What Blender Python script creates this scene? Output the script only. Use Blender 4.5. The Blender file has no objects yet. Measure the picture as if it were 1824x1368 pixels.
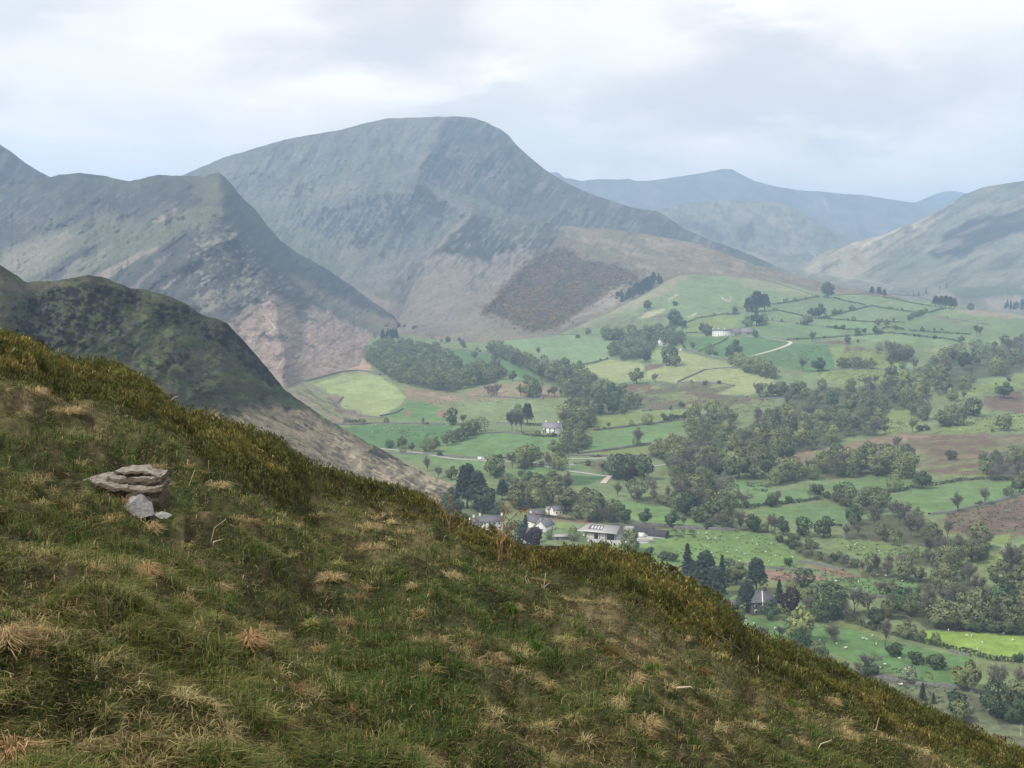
import bpy, bmesh, math, random
import numpy as np
from mathutils import Vector, Matrix
random.seed(7)
RNG = np.random.default_rng(11)
S = bpy.context.scene
COL = S.collection
# ------------------------------------------------------------------ frame of reference
# the photograph was measured in its own pixels; these helpers turn a measured direction and a distance into a place
F, CX, CY, HZ = 2200.0, 912.0, 684.0, 460.0
CAMZ = 152.0
TH = math.atan((CY - HZ) / F)
CT, ST = math.cos(TH), math.sin(TH)

def pt(px, py, d):
    px = np.asarray(px, float); py = np.asarray(py, float)
    u = (px - CX) / F; v = (CY - py) / F
    dy = CT + v * ST; dz = -ST + v * CT
    t = d / dy
    return np.stack(np.broadcast_arrays(u * t, d + 0 * t, CAMZ + dz * t), -1)

def drop_ratio(py):
    v = (CY - np.asarray(py, float)) / F
    return (-ST + v * CT) / (CT + v * ST)          # dz per metre of forward distance

def py_of(z, d):                                   # inverse of pt for the row
    r = (z - CAMZ) / d
    v = (r * CT + ST) / (CT - r * ST)
    return CY - v * F

CROPS = {1: (0, 200, 3), 2: (608, 150, 3), 3: (1216, 250, 3), 4: (480, 560, 3.8), 5: (900, 480, 3.8), 6: (1344, 480, 3.8),
         7: (760, 800, 3.8), 8: (1200, 800, 2.923), 9: (1500, 900, 5.63), 10: (1500, 1080, 5.63), 11: (800, 860, 4.56), 0: (0, 0, 1)}

def C(k, *a):
    x0, y0, s = CROPS[k]
    return [(x0 + a[i] / s, y0 + a[i + 1] / s) for i in range(0, len(a), 2)]

# ------------------------------------------------------------------ noise
def _h(ix, iy, seed):
    n = (ix.astype(np.int64) * 374761393 + iy.astype(np.int64) * 668265263 + seed * 974634777) & 0xFFFFFFFF
    n = ((n ^ (n >> 13)) * 1274126177) & 0xFFFFFFFF
    n = n ^ (n >> 16)
    return (n & 0xFFFF) / 65535.0

def vnoise(x, y, seed=0):
    x = np.asarray(x, float); y = np.asarray(y, float)
    ix = np.floor(x); iy = np.floor(y); fx = x - ix; fy = y - iy
    fx = fx * fx * fx * (fx * (fx * 6 - 15) + 10); fy = fy * fy * fy * (fy * (fy * 6 - 15) + 10)
    a = _h(ix, iy, seed); b = _h(ix + 1, iy, seed); c = _h(ix, iy + 1, seed); d = _h(ix + 1, iy + 1, seed)
    return (a + (b - a) * fx) * (1 - fy) + (c + (d - c) * fx) * fy

def fbm(x, y, o=4, seed=0):                        # about -1..1
    s = 0; a = 1.0; t = 0
    for i in range(o):
        s = s + a * (vnoise(x * 2 ** i + 17.3 * i, y * 2 ** i - 9.1 * i, seed + i) * 2 - 1); t += a; a *= 0.55
    return s / t * 1.6

def sstep(a, b, x):
    t = np.clip((x - a) / (b - a), 0, 1)
    return t * t * (3 - 2 * t)

def sdist(poly, x, y):                             # signed distance, positive inside
    p = np.array(poly, float); q = np.roll(p, -1, 0)
    d = np.full(x.shape, 1e18); ins = np.zeros(x.shape, bool)
    for (ax, ay), (bx, by) in zip(p, q):
        ex, ey = bx - ax, by - ay; wx, wy = x - ax, y - ay
        t = np.clip((wx * ex + wy * ey) / (ex * ex + ey * ey + 1e-9), 0, 1)
        d = np.minimum(d, (wx - ex * t) ** 2 + (wy - ey * t) ** 2)
        c = ((ay > y) != (by > y))
        with np.errstate(divide='ignore', invalid='ignore'):
            ins ^= c & (x < (bx - ax) * (y - ay) / (by - ay + 1e-12) + ax)
    return np.where(ins, 1, -1) * np.sqrt(d)

def ldist(line, x, y):
    p = np.array(line, float); d = np.full(x.shape, 1e18)
    for (ax, ay), (bx, by) in zip(p[:-1], p[1:]):
        ex, ey = bx - ax, by - ay; wx, wy = x - ax, y - ay
        t = np.clip((wx * ex + wy * ey) / (ex * ex + ey * ey + 1e-9), 0, 1)
        d = np.minimum(d, (wx - ex * t) ** 2 + (wy - ey * t) ** 2)
    return np.sqrt(d)

class Paint:
    """ground cover of a terrain sheet: what grows where, as one colour per vertex"""
    def __init__(s, px, py, base):
        s.x, s.y = px, py; s.c = np.empty(px.shape + (3,)); s.c[:] = base
    def mix(s, m, col):
        s.c += (np.asarray(col, float) - s.c) * m[..., None]
    def noise(s, col, sx, sy, thr=0.1, soft=0.35, amt=1, ang=0, seed=0, o=4, mask=None):
        ca, sa = math.cos(math.radians(ang)), math.sin(math.radians(ang))
        u = (s.x * ca + s.y * sa) / sx; v = (-s.x * sa + s.y * ca) / sy
        m = sstep(thr - soft, thr + soft, fbm(u, v, o, seed)) * amt
        if mask is not None: m = m * mask
        s.mix(m, col)
    def mask(s, poly, soft=2, jit=2, js=14, seed=0, ang=0, asp=1):
        p = np.array(poly); r = soft + 2 * jit + 2
        sel = (s.x > p[:, 0].min() - r) & (s.x < p[:, 0].max() + r) & (s.y > p[:, 1].min() - r) & (s.y < p[:, 1].max() + r)
        m = np.zeros(s.x.shape)
        if sel.any():
            x, y = s.x[sel], s.y[sel]
            d = sdist(poly, x, y)
            if jit:
                ca, sa = math.cos(math.radians(ang)), math.sin(math.radians(ang))
                d = d + jit * fbm((x * ca + y * sa) / (js * asp), (-x * sa + y * ca) / js, 4, seed + 31)
            m[sel] = sstep(-soft, soft, d)
        return m
    def poly(s, poly, col, soft=2, jit=2, js=14, amt=1, seed=0, ang=0, asp=1):
        m = s.mask(poly, soft, jit, js, seed, ang, asp) * amt
        s.mix(m, col); return m
    def line(s, line, col, w=1.5, soft=1, amt=1, jit=0):
        p = np.array(line); r = w + soft + 2
        sel = (s.x > p[:, 0].min() - r) & (s.x < p[:, 0].max() + r) & (s.y > p[:, 1].min() - r) & (s.y < p[:, 1].max() + r)
        m = np.zeros(s.x.shape)
        if sel.any():
            d = ldist(line, s.x[sel], s.y[sel])
            m[sel] = 1 - sstep(w - soft, w + soft, d + (jit * fbm(s.x[sel] / 5, s.y[sel] / 5, 3, 5) if jit else 0))
        s.mix(m * amt, col)

# ------------------------------------------------------------------ materials
def new_mat(name):
    m = bpy.data.materials.new(name); m.use_nodes = True
    nt = m.node_tree; b = nt.nodes['Principled BSDF']
    b.inputs['Roughness'].default_value = 0.9
    b.inputs['Specular IOR Level'].default_value = 0.15
    return m, nt, b

def N(nt, t, **kw):
    n = nt.nodes.new(t)
    for k, v in kw.items(): setattr(n, k, v)
    return n

def mixrgb(nt, a, b, fac, mode='MIX'):
    n = N(nt, 'ShaderNodeMix', data_type='RGBA', blend_type=mode)
    for sock, val in ((n.inputs[6], a), (n.inputs[7], b), (n.inputs[0], fac)):
        if hasattr(val, 'is_output'): nt.links.new(val, sock)
        else: sock.default_value = val
    return n.outputs[2]

def plain(name, col, rough=0.8, var=0.25, scale=1.0, bump=0.0, spec=0.2, objvar=0.0):
    """a solid material with uneven tone (worn paint, stone, slate ...)"""
    m, nt, b = new_mat(name)
    tc = N(nt, 'ShaderNodeTexCoord'); nz = N(nt, 'ShaderNodeTexNoise'); nz.inputs['Scale'].default_value = scale
    nz.inputs['Detail'].default_value = 6; nz.inputs['Roughness'].default_value = 0.65
    nt.links.new(tc.outputs['Object'], nz.inputs['Vector'])
    mr = N(nt, 'ShaderNodeMapRange'); mr.inputs[1].default_value = 0.3; mr.inputs[2].default_value = 0.7
    mr.inputs[3].default_value = 1 - var; mr.inputs[4].default_value = 1 + var
    nt.links.new(nz.outputs['Fac'], mr.inputs[0])
    hs = N(nt, 'ShaderNodeHueSaturation'); hs.inputs['Color'].default_value = (*col, 1)
    nt.links.new(mr.outputs[0], hs.inputs['Value'])
    out = hs.outputs[0]
    nt.links.new(out, b.inputs['Base Color'])
    b.inputs['Roughness'].default_value = rough; b.inputs['Specular IOR Level'].default_value = spec
    if bump:
        bp = N(nt, 'ShaderNodeBump'); bp.inputs['Strength'].default_value = bump; bp.inputs['Distance'].default_value = 0.05
        nt.links.new(nz.outputs['Fac'], bp.inputs['Height']); nt.links.new(bp.outputs[0], b.inputs['Normal'])
    return m

def terrain_mat(name, scale, var=0.25, bump=0.6, bdist=1.0, speck=0.38):
    """vertex ground-cover colour broken up by world-space noise, with matching relief"""
    m, nt, b = new_mat(name)
    at = N(nt, 'ShaderNodeAttribute', attribute_name='Col')
    tc = N(nt, 'ShaderNodeTexCoord')
    nz = N(nt, 'ShaderNodeTexNoise'); nz.inputs['Scale'].default_value = scale; nz.inputs['Detail'].default_value = 8
    nz.inputs['Roughness'].default_value = 0.68
    nt.links.new(tc.outputs['Object'], nz.inputs['Vector'])
    mr = N(nt, 'ShaderNodeMapRange'); mr.inputs[1].default_value = 0.32; mr.inputs[2].default_value = 0.68
    mr.inputs[3].default_value = 1 - var; mr.inputs[4].default_value = 1 + var
    nt.links.new(nz.outputs['Fac'], mr.inputs[0])
    # small stones, tussocks and scars: sharper specks at a finer scale
    n2 = N(nt, 'ShaderNodeTexNoise'); n2.inputs['Scale'].default_value = scale * 3.1; n2.inputs['Detail'].default_value = 5; n2.inputs['Roughness'].default_value = 0.75
    nt.links.new(tc.outputs['Object'], n2.inputs['Vector'])
    dk = N(nt, 'ShaderNodeMapRange'); dk.inputs[1].default_value = 0.36; dk.inputs[2].default_value = 0.43; dk.inputs[3].default_value = 1 - speck; dk.inputs[4].default_value = 1.0; nt.links.new(n2.outputs['Fac'], dk.inputs[0])
    lt = N(nt, 'ShaderNodeMapRange'); lt.inputs[1].default_value = 0.60; lt.inputs[2].default_value = 0.68; lt.inputs[3].default_value = 1.0; lt.inputs[4].default_value = 1 + speck * .8; nt.links.new(n2.outputs['Fac'], lt.inputs[0])
    m1 = N(nt, 'ShaderNodeMath', operation='MULTIPLY'); nt.links.new(dk.outputs[0], m1.inputs[0]); nt.links.new(lt.outputs[0], m1.inputs[1])
    m2 = N(nt, 'ShaderNodeMath', operation='MULTIPLY'); nt.links.new(m1.outputs[0], m2.inputs[0]); nt.links.new(mr.outputs[0], m2.inputs[1])
    sc = N(nt, 'ShaderNodeVectorMath', operation='SCALE')
    nt.links.new(at.outputs['Color'], sc.inputs[0]); nt.links.new(m2.outputs[0], sc.inputs['Scale'])
    nt.links.new(sc.outputs[0], b.inputs['Base Color'])
    b.inputs['Roughness'].default_value = 1.0; b.inputs['Specular IOR Level'].default_value = 0.05
    if bump:
        bp = N(nt, 'ShaderNodeBump'); bp.inputs['Strength'].default_value = bump; bp.inputs['Distance'].default_value = bdist
        nt.links.new(nz.outputs['Fac'], bp.inputs['Height']); nt.links.new(bp.outputs[0], b.inputs['Normal'])
    return m

# ------------------------------------------------------------------ mesh helpers
def mesh_np(name, co, loops, starts, mat=None, col=None, smooth=False):
    me = bpy.data.meshes.new(name)
    co = np.ascontiguousarray(co, np.float32); loops = np.ascontiguousarray(loops, np.int32); starts = np.ascontiguousarray(starts, np.int32)
    me.vertices.add(len(co)); me.vertices.foreach_set('co', co.ravel())
    me.loops.add(len(loops)); me.loops.foreach_set('vertex_index', loops)
    me.polygons.add(len(starts)); me.polygons.foreach_set('loop_start', starts)
    if smooth: me.polygons.foreach_set('use_smooth', np.ones(len(starts), bool))
    me.update(calc_edges=True)
    if col is not None:
        a = me.color_attributes.new('Col', 'FLOAT_COLOR', 'POINT')
        c4 = np.ones((len(co), 4), np.float32); c4[:, :3] = col; a.data.foreach_set('color', c4.ravel())
    if mat is not None: me.materials.append(mat)
    return me

def grid_mesh(name, P, mat, col, flip=False):
    r, c = P.shape[:2]
    i = np.arange(r * c).reshape(r, c)
    q = np.stack([i[:-1, :-1], i[:-1, 1:], i[1:, 1:], i[1:, :-1]], -1).reshape(-1, 4)
    if flip: q = q[:, ::-1]
    return mesh_np(name, P.reshape(-1, 3), q.ravel(), np.arange(len(q)) * 4, mat, col.reshape(-1, 3), smooth=True)

def link(name, me, parent=None, **props):
    o = bpy.data.objects.new(name, me); COL.objects.link(o)
    if parent is not None: o.parent = parent
    for k, v in props.items(): o[k] = v
    return o

def structure(name, me): return link(name, me, kind='structure')
def stuff(name, me, label=None):
    o = link(name, me, kind='stuff')
    if label: o['label'] = label
    return o

# ------------------------------------------------------------------ valley floor: distance as measured, thin-plate between the soundings
flat = lambda px, py, z=0.0: (px, py, (z - CAMZ) / float(drop_ratio(py)))
SOUND = [flat(x, 1600) for x in (-400, 300, 912, 1500, 2224)] + [flat(x, 1100) for x in (-400, 300, 912, 1500, 2224)] + \
        [flat(x, 900) for x in (-400, 300, 912, 1400, 1824, 2224)] + \
        [flat(-400, 700, 4), flat(560, 690, 5), flat(800, 740, 1), flat(1200, 750, 2), flat(1500, 750, 2), flat(1824, 780, 6), flat(2224, 780, 8),
         (690, 573, 2480), (850, 605, 2120), (1000, 590, 2160), (1000, 660, 1540), (640, 650, 1720), (1100, 545, 2420), (1150, 560, 2180), (1216, 483, 2600),
         (1316, 488, 2560), (1300, 550, 2030), (1300, 592, 1800), (1400, 600, 1690), (1450, 520, 2300), (1550, 525, 2280), (1650, 540, 2180), (1720, 548, 2150),
         (1824, 565, 2080), (2224, 580, 2050), (1600, 600, 1600), (1600, 650, 1400), (1800, 610, 1620), (1300, 650, 1540), (1150, 620, 1840), (-400, 600, 1800)]
_s = np.array(SOUND); _n = len(_s)
_sx, _sy = (_s[:, 0]) / 1000, (_s[:, 1]) / 1000
def _tps(r2): return np.where(r2 > 0, 0.5 * r2 * np.log(r2 + 1e-12), 0)
_K = _tps((_sx[:, None] - _sx) ** 2 + (_sy[:, None] - _sy) ** 2) + np.eye(_n) * 2e-4
_Pm = np.stack([np.ones(_n), _sx, _sy], 1)
_A = np.block([[_K, _Pm], [_Pm.T, np.zeros((3, 3))]])
_W = np.linalg.solve(_A, np.concatenate([1000 / _s[:, 2], np.zeros(3)]))
def gdepth(px, py):
    x = np.asarray(px, float) / 1000; y = np.asarray(py, float) / 1000
    q = _W[_n] + _W[_n + 1] * x + _W[_n + 2] * y
    for i in range(_n):
        q = q + _W[i] * _tps((x - _sx[i]) ** 2 + (y - _sy[i]) ** 2)
    d = 1000 / np.maximum(q, 0.05)
    return d * (1 + 0.004 * fbm(np.asarray(px) / 60, np.asarray(py) / 22, 3, 3))
def gpt(px, py):
    px = np.asarray(px, float); py = np.asarray(py, float)
    return pt(px, py, gdepth(px, py))
def gv(p): return Vector(gpt(np.array([p[0]]), np.array([p[1]]))[0])

TOP = np.array([(-400, 722), (400, 722), (520, 689), (585, 666), (640, 652), (655, 612), (668, 582), (690, 574), (709, 581), (769, 599), (850, 607), (900, 603), (979, 596),
                (1005, 587), (1050, 567), (1100, 545), (1140, 521), (1180, 499), (1216, 484), (1316, 488), (1380, 498), (1450, 519), (1500, 523),
                (1550, 527), (1600, 531), (1660, 537), (1720, 547), (1824, 562), (2224, 576)], float)
# ------------------------------------------------------------------ ground sheet
LUSH = (0.160, 0.208, 0.076); DEEP = (0.080, 0.150, 0.060); PALE = (0.240, 0.270, 0.125); OLIVE = (0.145, 0.180, 0.080); MUTED = (0.140, 0.190, 0.094)
ROUGH = (0.150, 0.170, 0.085); BROWN = (0.125, 0.092, 0.070); BRACK = (0.270, 0.190, 0.140); YEL = (0.190, 0.290, 0.065); PINK = (0.350, 0.245, 0.185)
DARKV = (0.055, 0.075, 0.040)

def ground():
    cx = np.concatenate([np.arange(-400, 0, 8.0), np.arange(0, 1824, 1.6), np.arange(1824, 2225, 8.0)])
    top = np.interp(cx, TOP[:, 0], TOP[:, 1])
    t = np.concatenate([np.linspace(0, 1, 720) ** 1.15, ])
    rows = top[None] + (1420 - top[None]) * t[:, None]
    near = np.linspace(1440, 2600, 24)[:, None] + 0 * top[None]
    PY = np.concatenate([rows, near]); PX = np.broadcast_to(cx, PY.shape).copy()
    D = gdepth(PX, PY)
    P = pt(PX, PY, D)
    flatz = PY > 1430
    dd = -CAMZ / drop_ratio(np.maximum(PY, 500)); Q = pt(PX, PY, dd); P[flatz] = Q[flatz]
    a = Paint(PX, PY, OLIVE)
    a.noise(MUTED, 90, 30, 0, 0.6, 1, 0, 1); a.noise(ROUGH, 40, 14, 0.25, 0.3, 0.7, 0, 2)
    J = dict(soft=1.2, jit=1.0, js=10)
    def f(k, col, *xy, **kw):
        o = dict(J); o.update(kw); return a.poly(C(k, *xy), col, **o)
    # the green flank under the brown bank and the hill farm's fields
    f(5, MUTED, 400,410, 560,340, 760,255, 1050,110, 1180,20, 1500,20, 1824,80, 2200,180, 2600,200, 3000,220, 3560,330, 3560,900, 1824,560, 1200,540, 1190,430, 840,440, 480,440)
    f(5, (0.210, 0.200, 0.120), 560,340, 760,250, 1050,100, 1180,20, 1300,0, 1150,120, 900,260, 700,330, 420,425, soft=5, jit=6)
    f(5, (0.190, 0.200, 0.120), 1400,20, 1824,80, 2100,160, 2050,190, 1824,150, 1640,120, soft=5, jit=5)
    m = a.mask(C(5, 480,400, 840,300, 1050,230, 1100,330, 800,420), 4, 4)
    a.noise(BROWN, 9, 3, 0.3, 0.15, 0.8, -25, 9, 3, m)
    f(5, (0.300, 0.290, 0.180), 900,330, 960,290, 1090,262, 1060,290, 940,335)
    f(5, (0.300, 0.290, 0.180), 1100,200, 1160,165, 1170,175, 1110,205)
    for l in ((1455,175, 1480,205, 1525,215, 1525,185), (1240,325, 1290,300)): a.line(C(5, *l), (0.400, 0.360, 0.260), 1.4, 1, 0.8, 1)
    m = a.mask(C(5, 1300,240, 1560,240, 1800,300, 1560,300, 1400,290), 5, 4); a.noise(BROWN, 16, 4, 0.2, 0.2, 0.7, 5, 12, 3, m)
    f(5, LUSH, 1230,360, 1400,320, 1590,310, 1560,400, 1380,420, 1230,430)
    f(5, DEEP, 1180,450, 1500,460, 1310,550, 1190,520)
    f(5, DEEP, 1320,560, 1510,470, 1680,460, 1900,490, 1920,510, 1650,590, 1480,600)
    # upland fields with hedges
    for col, xy in (((0.129, 0.176, 0.090), (130,240, 430,190, 740,240, 500,325, 140,270)), ((0.146, 0.189, 0.100), (570,180, 800,170, 1180,260, 1100,285, 760,240)),
                    ((0.140, 0.189, 0.095), (510,330, 800,250, 1140,290, 1020,360, 780,355)), ((0.118, 0.180, 0.085), (20,370, 340,360, 680,420, 640,450, 400,470, 40,460)),
                    ((0.140, 0.215, 0.105), (400,370, 640,340, 800,400, 680,410)), ((0.129, 0.172, 0.090), (1060,400, 1200,310, 1480,370, 1560,440, 1150,420)),
                    ((0.150, 0.210, 0.105), (640,450, 900,430, 1400,490, 1680,480, 1824,520, 1300,520, 900,500))):
        a.poly(C(6, *xy), col, **J)
    f(6, (0.240, 0.200, 0.150), 1340,275, 1824,280, 1824,320, 1640,330, soft=5, jit=4)
    m = a.mask(C(6, 1180,310, 1580,350, 1580,380, 1300,350), 4, 3); a.noise(BROWN, 14, 4, 0.1, 0.2, 0.7, 8, 14, 3, m)
    f(6, DEEP, 0,590, 190,500, 500,510, 560,560, 540,690, 380,700, 100,640, 0,620)
    m = f(6, LUSH, 500,520, 740,540, 900,560, 1000,600, 1000,690, 560,680)
    f(6, BROWN, 400,480, 590,480, 640,500, 560,510, 430,500, soft=2, jit=3); f(6, BROWN, 580,540, 740,520, 800,550, 640,548, soft=2, jit=3); f(6, BROWN, 790,540, 880,570, 840,575)
    f(6, BROWN, 1320,500, 1420,500, 1450,530, 1380,525, soft=3, jit=3)
    f(6, PALE, 1150,545, 1300,515, 1460,540, 1300,590, soft=3, jit=3)
    f(6, LUSH, 380,700, 700,660, 1000,690, 1160,730, 880,750, 700,785, 440,750)
    f(6, LUSH, 1370,840, 1600,765, 1824,695, 1824,820, 1600,835, 1440,870, jit=3)
    f(6, BROWN, 1540,860, 1720,820, 1824,815, 1824,985, 1620,960, 1560,900, soft=4, jit=5)
    f(6, LUSH, 1180,1100, 1480,1010, 1824,975, 1824,1070, 1700,1085, 1450,1125)
    f(6, LUSH, 870,1040, 930,940, 1050,910, 1120,985, 1110,1090, 920,1120)
    f(6, BROWN, 640,1180, 1000,1112, 1430,1118, 1824,1120, 1824,1440, 1100,1380, 1130,1250, 1000,1190, 700,1240, 300,1290, 170,1310, 350,1240, soft=4, jit=5)
    f(6, (0.220, 0.160, 0.115), 170,1300, 350,1235, 700,1170, 1000,1115, 1200,1125, 900,1170, 640,1230, 330,1300, soft=4, jit=4)
    m = a.mask(C(6, 1100,1230, 1824,1180, 1824,1440, 1100,1400), 8, 6); a.noise(LUSH, 45, 5, 0.2, 0.2, 0.9, -4, 21, 3, m); m = a.mask(C(6, 640,1180, 1000,1112, 1824,1120, 1824,1440, 170,1310), 6, 6); a.noise((0.135, 0.145, 0.075), 26, 5, 0.12, 0.25, 0.75, -5, 25, 3, m)
    a.noise((0.200, 0.170, 0.110), 60, 5, 0.3, 0.3, 0.6, -4, 23, 3, m)
    # far pastures left of the gill
    f(5, (0.160, 0.235, 0.120), 0,480, 300,452, 480,445, 660,465, 800,500, 700,605, 460,655, 230,590, 60,540, -60,520)
    f(5, PALE, 440,690, 700,612, 900,630, 950,650, 930,690, 965,745, 830,755, 790,775, 600,720, 470,700)
    f(5, PALE, 960,680, 1080,640, 1180,550, 1300,585, 1540,640, 1640,700, 1824,735, 1824,800, 1640,810, 1560,795, 1160,770, 960,745)
    f(5, (0.200, 0.255, 0.115), 980,560, 1090,530, 1080,630, 990,640)
    f(5, BROWN, 935,655, 1000,638, 1085,642, 1060,662, 950,685, jit=1.5)
    bog = f(5, (0.105, 0.110, 0.062), 790,780, 1160,765, 1350,765, 1550,790, 1420,845, 1640,865, 1824,880, 1500,930, 930,965, 890,900, 820,850, soft=3, jit=4)
    a.noise((0.180, 0.200, 0.095), 30, 7, 0.15, 0.25, 0.9, -12, 33, 3, bog); a.noise(BROWN, 26, 6, 0.25, 0.2, 0.9, -8, 36, 3, bog)
    f(5, OLIVE, 1020,860, 1230,820, 1200,865, 1080,870); f(5, PALE, 1420,845, 1560,790, 1824,765, 1824,815, 1650,850)
    f(5, LUSH, 610,1012, 900,960, 1320,940, 1330,1000, 1000,1040, 610,1090); f(5, (0.118, 0.194, 0.078), 480,1245, 620,1090, 1010,1050, 1340,1005, 1080,1130, 980,1180)
    f(5, LUSH, 500,1255, 980,1185, 980,1255, 640,1272)
    f(4, OLIVE, 720,120, 830,55, 1090,150, 1080,195, 870,150, 780,130); f(4, DEEP, 1190,230, 1470,270, 1824,385, 1960,440, 2200,560, 2000,560, 1800,460, 1600,400, 1340,335)
    f(4, LUSH, 1240,350, 1340,345, 1360,410, 1260,440)
    f(4, PINK, 560,200, 740,110, 720,60, 700,80, 640,200, 700,400, 600,385, 480,400, soft=4, jit=2)
    f(4, (0.235, 0.285, 0.130), 300,470, 500,410, 640,395, 740,420, 850,480, 925,560, 870,640, 760,690, 640,690, 480,630, 490,570, 360,520, soft=1.5, jit=1.5)
    r = f(4, (0.170, 0.175, 0.095), 90,460, 300,470, 490,570, 470,625, 700,690, 780,700, 650,745, 440,735, 180,580, soft=2, jit=3)
    a.noise((0.080, 0.075, 0.055), 22, 4, 0.2, 0.2, 0.9, 28, 41, 3, r); a.noise((0.220, 0.160, 0.130), 30, 6, 0.3, 0.2, 0.7, 20, 42, 3, r)
    f(4, DEEP, 480,770, 700,742, 1250,755, 1200,855, 1150,910, 760,905, 640,865); f(4, (0.095, 0.176, 0.070), 920,600, 1060,588, 1200,650, 1200,720, 880,705, 760,690)
    b = f(4, (0.190, 0.165, 0.100), 900,500, 1280,545, 1500,460, 1824,470, 1960,500, 1960,575, 1400,585, 1090,605, 930,565, soft=3, jit=4)
    a.noise((0.270, 0.190, 0.150), 26, 7, 0.1, 0.25, 0.9, 5, 44, 3, b)
    f(4, (0.155, 0.200, 0.100), 1200,650, 1340,600, 1824,570, 2060,600, 2020,760, 1500,740, 1230,740, soft=3, jit=3)
    f(4, (0.220, 0.130, 0.100), 1130,660, 1200,640, 1210,700, 1150,690, soft=2, jit=2); f(4, (0.220, 0.130, 0.100), 920,650, 960,660, 945,700, 925,690)
    f(4, (0.112, 0.189, 0.075), 1150,935, 1280,850, 1440,800, 1824,815, 2000,840, 1960,900, 1700,980, 1500,975, soft=1); f(4, (0.123, 0.194, 0.078), 780,925, 1100,955, 1440,990, 1440,1060, 1150,1065, 1000,1010)
    f(4, (0.112, 0.189, 0.075), 1500,1110, 1824,1030, 1960,1010, 1900,1080, 1650,1145)
    # around the hamlet
    f(7, (0.112, 0.189, 0.075), 440,190, 700,118, 890,150, 740,205, 560,240); f(7, (0.055, 0.110, 0.045), 740,225, 930,175, 1200,190, 1100,240, 900,255, soft=2)
    f(7, (0.260, 0.190, 0.140), 750,205, 930,165, 940,178, 790,215, jit=2); f(7, (0.123, 0.189, 0.080), 940,90, 1240,60, 1290,90, 1200,120, 960,142)
    m = f(7, BROWN, 1040,90, 1130,80, 1290,70, 1290,130, 1200,160, 1060,120, soft=3, jit=4, amt=.7)
    f(7, (0.123, 0.198, 0.075), 1150,360, 1330,345, 1824,430, 1900,470, 1824,530, 1560,520, 1420,460, 1280,390)
    f(7, (0.170, 0.125, 0.085), 700,440, 900,440, 1150,490, 1130,512, 740,472, jit=2); f(7, LUSH, 840,490, 960,500, 1000,545, 860,530)
    f(7, (0.100, 0.090, 0.060), 1130,500, 1420,510, 1824,525, 1824,545, 1400,535, jit=1)
    f(7, (0.129, 0.198, 0.075), 1240,645, 1480,640, 1600,540, 1824,545, 1960,560, 1960,800, 1440,760)
    # near right fields
    f(8, (0.112, 0.180, 0.075), 580,215, 1060,138, 1250,165, 1430,158, 1240,200, 1000,252, 830,220, 600,272, 430,302, 320,292, 210,235, 500,225)
    f(8, (0.112, 0.180, 0.075), 210,110, 280,140, 500,190, 480,230, 260,200); f(8, (0.118, 0.185, 0.075), 1120,245, 1400,190, 1600,165, 1760,170, 1900,220, 1640,270, 1500,312, 1330,332, 1150,280)
    f(8, (0.112, 0.180, 0.075), 400,320, 830,276, 930,310, 900,400, 720,395, 520,355)
    m = f(8, BROWN, 1380,360, 1550,305, 1824,250, 2000,230, 2000,440, 1600,475, 1430,420, soft=4, jit=5)
    a.noise((0.100, 0.150, 0.065), 50, 6, 0.3, 0.2, 0.9, -8, 51, 3, m)
    f(8, (0.123, 0.194, 0.070), 0,418, 300,424, 520,450, 640,555, 770,592, 650,590, 640,632, 450,612, 250,592, -50,560)
    f(8, (0.134, 0.189, 0.070), 810,468, 1000,480, 1230,512, 1200,565, 960,562); f(8, (0.220, 0.145, 0.110), 460,622, 640,645, 790,660, 770,695, 640,692, 500,684, soft=1.5, jit=2)
    m = f(8, (0.200, 0.140, 0.100), 650,590, 870,630, 1010,680, 990,694, 850,662, soft=1.5, jit=2)
    f(8, (0.112, 0.185, 0.070), 700,690, 1000,665, 1290,692, 1280,745, 1050,772, 880,742, jit=2)
    f(8, (0.095, 0.172, 0.065), 330,865, 480,885, 740,925, 920,930, 1080,990, 1400,1060, 1560,1090, 1500,1160, 1500,1240, 1300,1212, 1000,1132, 740,1032, 590,1002)
    f(8, YEL, 1305,942, 1824,972, 2000,985, 2000,1110, 1770,1105, 1550,1072, 1450,1046, 1320,1012, jit=.6)
    f(8, LUSH, 1650,455, 1750,440, 1755,500, 1650,492); f(8, LUSH, 1500,610, 1640,560, 1824,510, 1990,480, 1990,560, 1600,625); f(8, OLIVE, 1640,800, 1680,830, 1640,900)
    m = f(8, (0.125, 0.145, 0.080), 960,1190, 1300,1215, 1500,1250, 1824,1290, 2000,1300, 2000,1700, 1250,1500, soft=2, jit=2)
    a.noise((0.090, 0.085, 0.060), 40, 9, 0.2, 0.2, 0.8, 8, 55, 3, m)
    f(8, (0.075, 0.062, 0.048), 930,1150, 1200,1190, 1500,1238, 1500,1256, 1200,1215, 930,1180, jit=1.5)
    # leaf litter and shade-loving growth on the floor of each wood
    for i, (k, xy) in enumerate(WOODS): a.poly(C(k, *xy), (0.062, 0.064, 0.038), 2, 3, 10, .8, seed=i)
    # tussocky mottling everywhere, drainage lines, rush patches
    a.noise(a.c * 0.72, 7, 2.2, 0.35, 0.4, 0.5, 3, 61, 3); a.noise(np.minimum(a.c * 1.22, 0.5), 26, 7, 0.3, 0.4, 0.6, -3, 63, 3)
    a.noise(a.c * 0.8 + np.array((0.012, 0.004, 0)), 60, 18, 0.1, 0.4, 0.6, 4, 66, 3)
    # beyond its visible brow the land carries on below the fells
    ext = []; ec = []
    last = P[0]
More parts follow.
